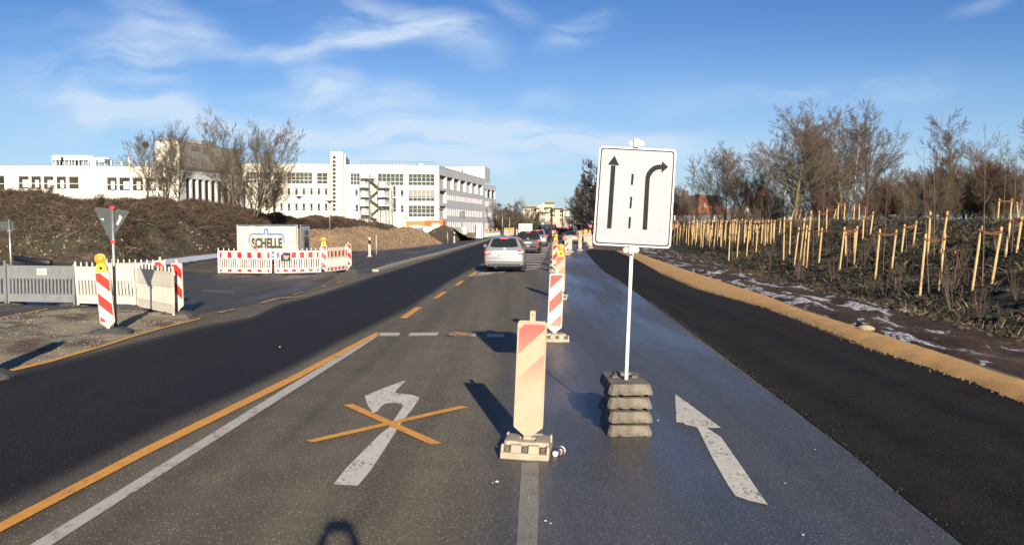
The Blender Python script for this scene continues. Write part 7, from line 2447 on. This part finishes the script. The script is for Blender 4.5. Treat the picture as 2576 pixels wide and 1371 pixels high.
    # wheels
    for y in (.80, L_ - .82):
        for s in (1, -1):
            wh = MB(); wh.lathe([(.20, -.10), (.305, -.10), (.325, -.07), (.325, .07), (.305, .10), (.20, .10)], 20, M=Matrix.Rotation(R(90), 3, 'Y'))
            wo2 = wh.build('wheel', m_tyre, t, smooth=True); wo2.location = (s * (W2 - .10), y, .325)
            rm = MB(); rm.lathe([(.205, .085 * s), (.195, .106 * s), (.05, .10 * s)], 14, M=Matrix.Rotation(R(90), 3, 'Y')); rm.build('rim', m_rim, wo2)
            ar = MB(); ar.lathe([(.36, -.004), (.36, .004)], 20, M=Matrix.Rotation(R(90), 3, 'Y')); a_ = ar.build('wheel_arch', m_val, t); a_.location = (s * (W2 - .001), y, .36)
    # bumper, valance, plate, lamps
    if detail:
        vm = MB(); vm.box((0, .05, .34), (w * .76, .20, .15), top=1.06); vm.build('valance', m_val, t, bevel=.03)
        bm_ = MB(); bm_.box((0, .06, .55), (w * .93, .20, .16), top=.97); bm_.build('bumper', paint, t, bevel=.05, smooth=True)
        for s in (1, -1):
            rf = MB(); rf.box((s * w * .37, -.045, .50), (w * .13, .02, .035)); rf.build('reflector', m_tail, t)
        pl = MB(); pl.box((0, -.012, bz * .74 if not sed else .60), (.52, .02, .115)); plo = pl.build('number_plate', m_plate, t)
        if plate:
            text_obj('plate_text', plate, .09, m_val, plo, (.03, -.024, bz * .74), width=.40, height=.07, bold=.001, extrude=.001)
            e = MB(); e.box((-.235, -.0235, bz * .74), (.04, .002, .105)); e.build('plate_band', M('plate_blue', (.02, .06, .4), .5), plo)
    zl = bz * .86
    for s in (1, -1):
        tl = MB(); tl.box((s * w * .405, .055, zl), (w * .17 if not sed else w * .19, .15, .19 if not sed else .13), top=.94)
        tlo = tl.build('tail_light', m_tail, t, bevel=.035, smooth=True)
        if detail and kind == 'hatch':
            for (dx, r) in ((.03, .062), (-.085, .05)):
                c_ = MB(); c_.lathe([(r, 0), (r * .9, .012), (r * .2, .018)], 14, (s * (w * .405 + dx), -.022, zl), M=Matrix.Rotation(R(90), 3, 'X'))
                c_.build('light_ring', m_tailw, tlo)
        mr_ = MB(); mr_.box((0, 0, 0), (.20, .10, .15), top=.9); mo = mr_.build('mirror', paint, t, bevel=.03, smooth=True); mo.location = (s * (W2 + .09), L_ * .655, bz + .08)
        mg = MB(); mg.box((0, -.052, 0), (.15, .006, .11)); mg.build('mirror_glass', M('mirror_glass', (.5, .55, .6), .05, 1.0) if 'mirror_glass' not in bpy.data.materials else bpy.data.materials['mirror_glass'], mo)
    br = MB(); br.box((0, y1_ - .02 if not sed else y0_ + .25, zt0_ - .015 if not sed else zb0 + .07), (.34, .05, .035)); br.build('brake_light', m_brake, t)
    if detail:
        hl = MB(); hl.box((0, -.004, bz * .66), (w * .52, .012, .012)); hl.box((-w * .26, -.004, bz * .77), (.010, .012, .20)); hl.box((w * .26, -.004, bz * .77), (.010, .012, .20)); hl.build('tailgate_gap', m_val, t)
        bd = MB(); bd.lathe([(.058, 0), (.058, .008), (.045, .010), (.043, .002)], 18, (0, .045, bz * .995), M=Matrix.Rotation(R(90), 3, 'X')); bd.build('emblem', m_rim, t)
        wp = MB(); wp.tube([(0, y0_ + .02 - .03, zb0 + .06), (.30, y0_ + .05 - .03, zb0 + .09)], .008, 4); wp.build('wiper', m_val, t)
        ex = MB(); ex.tube([(-w * .2, .02, .25), (-w * .2, .30, .27)], .03, 8); ex.build('exhaust', m_rim, t)
    return t


def mp(name, c, metal=.6, rough=.28): return M(name, c, rough if metal else .5, metal, coat=.7 if metal else .1, var=.03, vscale=3, spec=.5 if metal else .25)


pS = mp('paint_silver', (.225, .235, .25), .35, .40); pD = mp('paint_dark_grey', (.016, .018, .022), .0, .35); pS2 = mp('paint_silver_two', (.15, .165, .185), .3, .4); pK = mp('paint_black', (.006, .007, .011), .0); pB = mp('paint_blue', (.008, .012, .035), .0); pC = mp('paint_champagne', (.20, .19, .17), .3, .4)
c0 = car(G(1268, 686.5), R(-2.0), 'silver hatchback with round red tail lights, nearest car in the queue', pS, 'hatch', 4.2, 1.80, 1.58, 'M DO 1101')
car(G(1328, 638), R(-3), 'dark grey sport utility car right behind the silver hatchback in the queue', pD, 'suv', 4.45, 1.86, 1.64)
car(G(1352, 620.5), R(-4), 'silver estate partly hidden by the dark grey car', pS2, 'suv', 4.5, 1.82, 1.62)
car(G(1365, 608), R(-4), 'dark car partly hidden behind the silver estate', pK, 'hatch', 4.3, 1.8, 1.55, detail=False)
car(G(1376, 596), R(-4), 'blue black car farther along the queue', pB, 'hatch', 4.3, 1.8, 1.60, detail=False)
car(G(1385, 590), R(-4), 'small dark car at the far end of the queue', pK, 'hatch', 4.3, 1.8, 1.5, detail=False)
car(G(1434, 614), R(-9), 'silver sedan in the right lane between beacons and lane sign', pC, 'sedan', 4.55, 1.80, 1.42)
car(G(1428, 603), R(-9), 'black car in front of the silver sedan', pK, 'hatch', 4.4, 1.82, 1.62, detail=False)
car(G(1408, 592), R(-6), 'dark car waiting below the red traffic light', pK, 'hatch', 4.4, 1.82, 1.5, detail=False)
car(G(1399, 590.5), R(-6), 'grey car next to the dark one below the red traffic light', pD, 'hatch', 4.4, 1.82, 1.5, detail=False)
gp = 'parked cars before the far trees'
for k, (u, v, pp_) in enumerate(((1247, 583.5, pK), (1254, 583.3, pS2), (1261, 583, pK), (1269, 582.8, pD))):
    car(G(u, v), R(80), ['black', 'silver', 'second black', 'dark grey'][k] + ' parked car before the far trees right of the office wing', pp_, 'hatch', 4.2, 1.8, 1.5, detail=False, group=gp)
for k, (u, v, pp_, rz_) in enumerate(((1393, 585, pS2, -4), (1405, 586, pK, -6), (1414, 588, pB, -6), (1382, 583, pK, -4), (1420, 590.5, pD, -8))):
    car(G(u, v), R(rz_), ['small silver car at the end of the queue', 'black car far down the road left of the round signs', 'blue black car far down the road below the round signs', 'tiny black car at the end of the left queue', 'dark grey car ahead of the black car in the right lane'][k], pp_, 'hatch', 4.2, 1.8, 1.52, detail=False)
# far van / bus like shapes
def van(loc, label, mat, w=2.1, h=2.6, L_=5.5, name='van'):
    t = thing(name, label, name, loc, R(-3))
    prof = [(0, .35), (0, h * .9), (.15, h), (L_ * .8, h), (L_ * .93, h * .62), (L_, h * .5), (L_, .35)]
    mb = MB(); mb.prism(prof, -w / 2, w / 2, axis='x'); mb.build('body', mat, t, bevel=.06)
    mb = MB(); mb.box((0, -.02, h * .70), (w * .8, .03, h * .28)); mb.build('rear_window', m_cg, t)
    for s in (1, -1):
        mb = MB(); mb.box((s * w * .42, -.03, h * .38), (w * .1, .04, h * .14)); mb.build('tail_light', m_tail, t)
        for y in (.9, L_ - .9):
            mb = MB(); mb.lathe([(.34, -.1), (.34, .1)], 14, M=Matrix.Rotation(R(90), 3, 'Y')); o = mb.build('wheel', m_tyre, t); o.location = (s * (w / 2 - .12), y, .34)
    return t


van(G(1348, 588), 'dark van beside the white site board on the far road', pD, 2.1, 2.5)
van(G(1371, 588.5), 'dark blue van in the middle of the far road', pB, 2.0, 2.2)
van(G(1388, 583), 'grey van far down the road', pD, 2.0, 2.2)

# ---- lamps, posts, signs and signals far down the road
def lamp_post(u, vb, pts, label, Y):
    p = at(u, vb, Y); t = thing('street_lamp', label, 'street lamp', (p.x, Y, 0))
    q = [(0, 0, 0)] + [(at(a, b, Y).x - p.x, 0, at(a, b, Y).z) for a, b in pts]
    mb = MB(); mb.tube(q[:-1], [.10] + [.07] * (len(q) - 2), 8); mb.build('pole', m_steel, t, smooth=True)
    a, b = Vector(q[-2]), Vector(q[-1]); mb = MB(); mb.tube([tuple(a), tuple(a.lerp(b, .3)), tuple(b)], [.09, .18, .12], 6); mb.build('lamp_head', m_steeld, t)
    return t


lamp_post(1458, 592, [(1458.5, 530), (1458, 520), (1455, 514), (1447.5, 510), (1436, 505)], 'curved street lamp before the dark trees at the right of the road', 170)
lamp_post(1443, 586, [(1443, 524), (1442, 519), (1437, 517), (1429, 513)], 'smaller curved street lamp farther down the road', 235)
gpz = 'thin poles along the far road'
for (u, v0, v1, Y, lb) in ((1264, 578, 537.6, 190, 'tall pale pole left above the far beacons'), (1282, 577, 547, 195, 'pole right of the tall pale one above the far beacons'), (1317, 566, 545, 260, 'thin pole left of the apartments'), (1326, 566, 540.6, 270, 'taller thin pole before the apartments'),
                          (1447, 586, 555, 130, 'pale pole between the two far round signs'), (1471, 592, 560, 150, 'thin pole before the dark trees')):
    steel_post(u, v0, v1, lb, 'pole', r=.07, Y=Y, name='pole', group=gpz)
for o in list(bpy.data.objects):
    if o.name.startswith('pole') and o.type == 'EMPTY': o.location.z = 0


def round_sign(u, v, Y, label, red=True):
    p = at(u, v, Y); t = thing('round_sign', label, 'sign', (p.x, Y, 0))
    mb = MB(); mb.tube([(0, 0, 0), (0, 0, p.z + .3)], .04, 6); mb.build('pole', m_steeld, t)
    for (r, y, m_) in ((.42, -.05, m_red if red else m_signb), (.33, -.058, m_wplas if red else m_signb)):
        mb = MB(); mb.lathe([(r, -.004), (r, .004)], 20, (0, y, p.z), M=Matrix.Rotation(R(90), 3, 'X')); mb.build('disc', m_, t)
    return t


round_sign(1440, 568, 128, 'round red rimmed far sign left of the pale pole'); round_sign(1442.5, 573, 126, 'round grey far sign back left of the pale pole', False)
round_sign(1458.5, 567.5, 128, 'round red rimmed far sign right of the pale pole'); round_sign(1454, 571, 126, 'round grey far sign back right of the pale pole', False)


def signal(u, v, Y, label):
    p = at(u, v, Y); t = thing('traffic_light', label, 'traffic light', (p.x, Y, 0))
    mb = MB(); mb.tube([(0, 0, 0), (0, 0, p.z)], .06, 6); mb.build('pole', m_steeld, t)
    mb = MB(); mb.box((0, 0, p.z - .35), (.36, .25, 1.1)); mb.build('housing', m_val, t, bevel=.04)
    mb = MB(); mb.lathe([(.15, 0), (.12, .05)], 16, (0, -.14, p.z), M=Matrix.Rotation(R(90), 3, 'X')); mb.build('red_lamp', M('signal_red', (.6, .01, .01), .4, emit=(1, .02, .02), es=9) if 'signal_red' not in bpy.data.materials else bpy.data.materials['signal_red'], t)
    for dz in (-.32, -.64): mb = MB(); mb.lathe([(.12, 0), (.12, .02)], 12, (0, -.13, p.z + dz), M=Matrix.Rotation(R(90), 3, 'X')); mb.build('dark_lamp', m_black, t)
    return t


signal(1397, 564, 150, 'red traffic light above the middle of the far road'); signal(1485.5, 569.5, 110, 'red traffic light before the dark trees left of the lane sign')
# white site board, blue board, dark street sign by the path
p = at(1322, 580, 170); t = thing('site_board', 'large white site board with pale grey lettering on the far road', 'board', (p.x, 170, 0))
a, b = at(1305, 563, 170), at(1339, 563, 170); zt_ = a.z; mb = MB(); mb.box((0, 0, zt_ - 1.0), (b.x - a.x, .08, 2.0)); mb.build('panel', m_wplas, t)
for x in (-1, 1): mb = MB(); mb.tube([(x, .08, 0), (x, .08, zt_)], .05, 6); mb.build('leg', m_steeld, t)
mb = MB(); mb.box((-.4, -.045, zt_ - .5), (.8, .01, .25)); mb.box((-.2, -.045, zt_ - 1.0), (1.4, .01, .18)); mb.build('grey_print', m_gplas, t)
p = at(1369, 575, 240); t = thing('blue_board', 'dark blue board with a white round mark above the far traffic', 'board', (p.x, 240, 0)); zt_ = at(1369, 558, 240).z
mb = MB(); mb.box((0, 0, zt_ - .8), (1.9, .1, 1.6)); mb.build('panel', M('board_blue', (.02, .025, .08), .5), t)
mb = MB(); mb.lathe([(.32, 0), (.32, .01)], 16, (-.4, -.055, zt_ - .7), M=Matrix.Rotation(R(90), 3, 'X')); mb.build('round_mark', m_wplas, t)
for x in (-.7, .7): mb = MB(); mb.tube([(x, .1, 0), (x, .1, zt_ - .2)], .05, 6); mb.build('leg', m_steeld, t)
p = at(1162.6, 590, 148); t = thing('street_sign', 'dark back of two sign boards on a pole before the office side', 'sign', (p.x, 148, 0)); zt_ = at(1162, 530, 148).z
mb = MB(); mb.tube([(0, 0, 0), (0, 0, zt_)], .06, 8); mb.build('pole', m_steel, t)
for (ua, ub, va, vb) in ((1157, 1161, 533, 550), (1164, 1170, 531, 539.5), (1164, 1170, 540.5, 551)):
    a, b = at(ua, va, 148), at(ub, vb, 148); mb = MB(); mb.box(((a.x + b.x) / 2 - p.x, -.08, (a.z + b.z) / 2), (b.x - a.x, .04, a.z - b.z)); mb.build('board', m_signb, t)
for (u, v, Y, lb) in ((752, 567, 118, 'flat round lamp on a post at the left of the office front'), (829, 583, 118, 'flat round lamp on a post before the stair tower'), (1110, 543, 150, 'lamp post with a flat head at the corner of the office building')):
    vv = {752: 495, 829: 506, 1110: 526}[u]
    p = at(u, vv, Y); t = thing('path_lamp', lb, 'street lamp', (p.x, Y, 0), 0, 'flat lamps before the office building')
    mb = MB(); mb.tube([(0, 0, 0), (0, 0, p.z)], .07, 8); mb.build('pole', m_steeld, t)
    mb = MB(); mb.lathe([(.1, p.z - .35), (.35, p.z - .05), (.75, p.z), (.70, p.z + .08), (.1, p.z + .1)], 16); mb.build('lamp_head', m_steeld, t)

# ---- the photographer (just behind the lens, seen only as a shadow on the road)
def skin_body(name, chains, mat, parent=None, lvl=2):
    vs, es, rs = [], [], []
    idx = {}
    for ch in chains:
        prev = None
        for (p, r) in ch:
            key = tuple(round(c_, 4) for c_ in p)
            if key not in idx: idx[key] = len(vs); vs.append(p); rs.append(r)
            i = idx[key]
            if prev is not None and prev != i: es.append((prev, i))
            prev = i
    me = bpy.data.meshes.new(name); me.from_pydata(vs, es, []); me.update()
    o = bpy.data.objects.new(name, me); C.objects.link(o)
    sk = o.modifiers.new('skin', 'SKIN'); sk.use_smooth_shade = True
    me.skin_vertices[0]
    for i, r in enumerate(rs): me.skin_vertices[0].data[i].radius = (r, r) if not isinstance(r, tuple) else r
    me.skin_vertices[0].data[0].use_root = True
    sb_ = o.modifiers.new('sub', 'SUBSURF'); sb_.levels = sb_.render_levels = lvl
    dg = bpy.context.evaluated_depsgraph_get(); m2_ = bpy.data.meshes.new_from_object(o.evaluated_get(dg)); bpy.data.objects.remove(o)
    m2_.materials.clear(); return link_mesh(name, m2_, mat, parent, smooth=True)


by = -.52
pel = (0.0, by, .95)
ch = [[(pel, .15), ((0, by, 1.15), .145), ((0, by, 1.38), .165), ((0, by, 1.50), .10), ((0, by + .01, 1.57), .058), ((0, by + .02, 1.66), .085), ((0, by + .02, 1.75), .095)]]
for s in (1, -1):
    ch.append([((0, by, 1.38), .165), ((s * .19, by, 1.44), .075), ((s * .25, by + .17, 1.62), .052), ((s * .155, by + .36, 1.86), .040), ((s * .105, by + .455, 2.00), .030), ((s * .095, by + .475, 2.045), .034)])
    ch.append([(pel, .15), ((s * .10, by, .90), .10), ((s * .12, by + .02, .50), .062), ((s * .13, by, .10), .045), ((s * .14, by + .14, .045), .042)])
pers = skin_body('person', ch, M('coat_dark', (.03, .035, .05), .85))
tag(pers, 'person in dark clothes standing behind the camera with both arms raised', 'person')
for s in (1, -1):
    for k in range(4):
        z_ = 2.02 + k * .020
        skin_body('finger', [[((s * .100, by + .47, z_), .010), ((s * .104, by + .492, z_ + .004), .009), ((s * .088, by + .502, z_ + .006), .008), ((s * .070, by + .500, z_ + .007), .007)]], M('skin', (.45, .28, .20), .5) if 'skin' not in bpy.data.materials else bpy.data.materials['skin'], pers, 1)
    skin_body('thumb', [[((s * .090, by + .45, 2.02), .011), ((s * .070, by + .455, 2.045), .010), ((s * .055, by + .465, 2.065), .009)]], bpy.data.materials['skin'], pers, 1)
ph = MB(); ph.prism(rrect(-.082, 2.045, .082, 2.135, .012), by + .480, by + .489); po_ = ph.build('phone', m_black)
tag(po_, 'black phone held up crosswise by the photographer', 'phone')
hr = MB(); hr.lathe([(.098, 1.66), (.105, 1.72), (.095, 1.80), (.05, 1.845), (.01, 1.85)], 14, (0, by + .01, 0)); hr.build('hair', m_bark2, pers, smooth=True)
# remove unused plant prototypes
for k, (t, _, used) in PR.items():
    if not used:
        for c_ in list(t.children): bpy.data.objects.remove(c_)
        bpy.data.objects.remove(t)
    elif 'h_' in t.keys(): pass
for o in bpy.data.objects:
    if 'h_' in o.keys(): del o['h_']
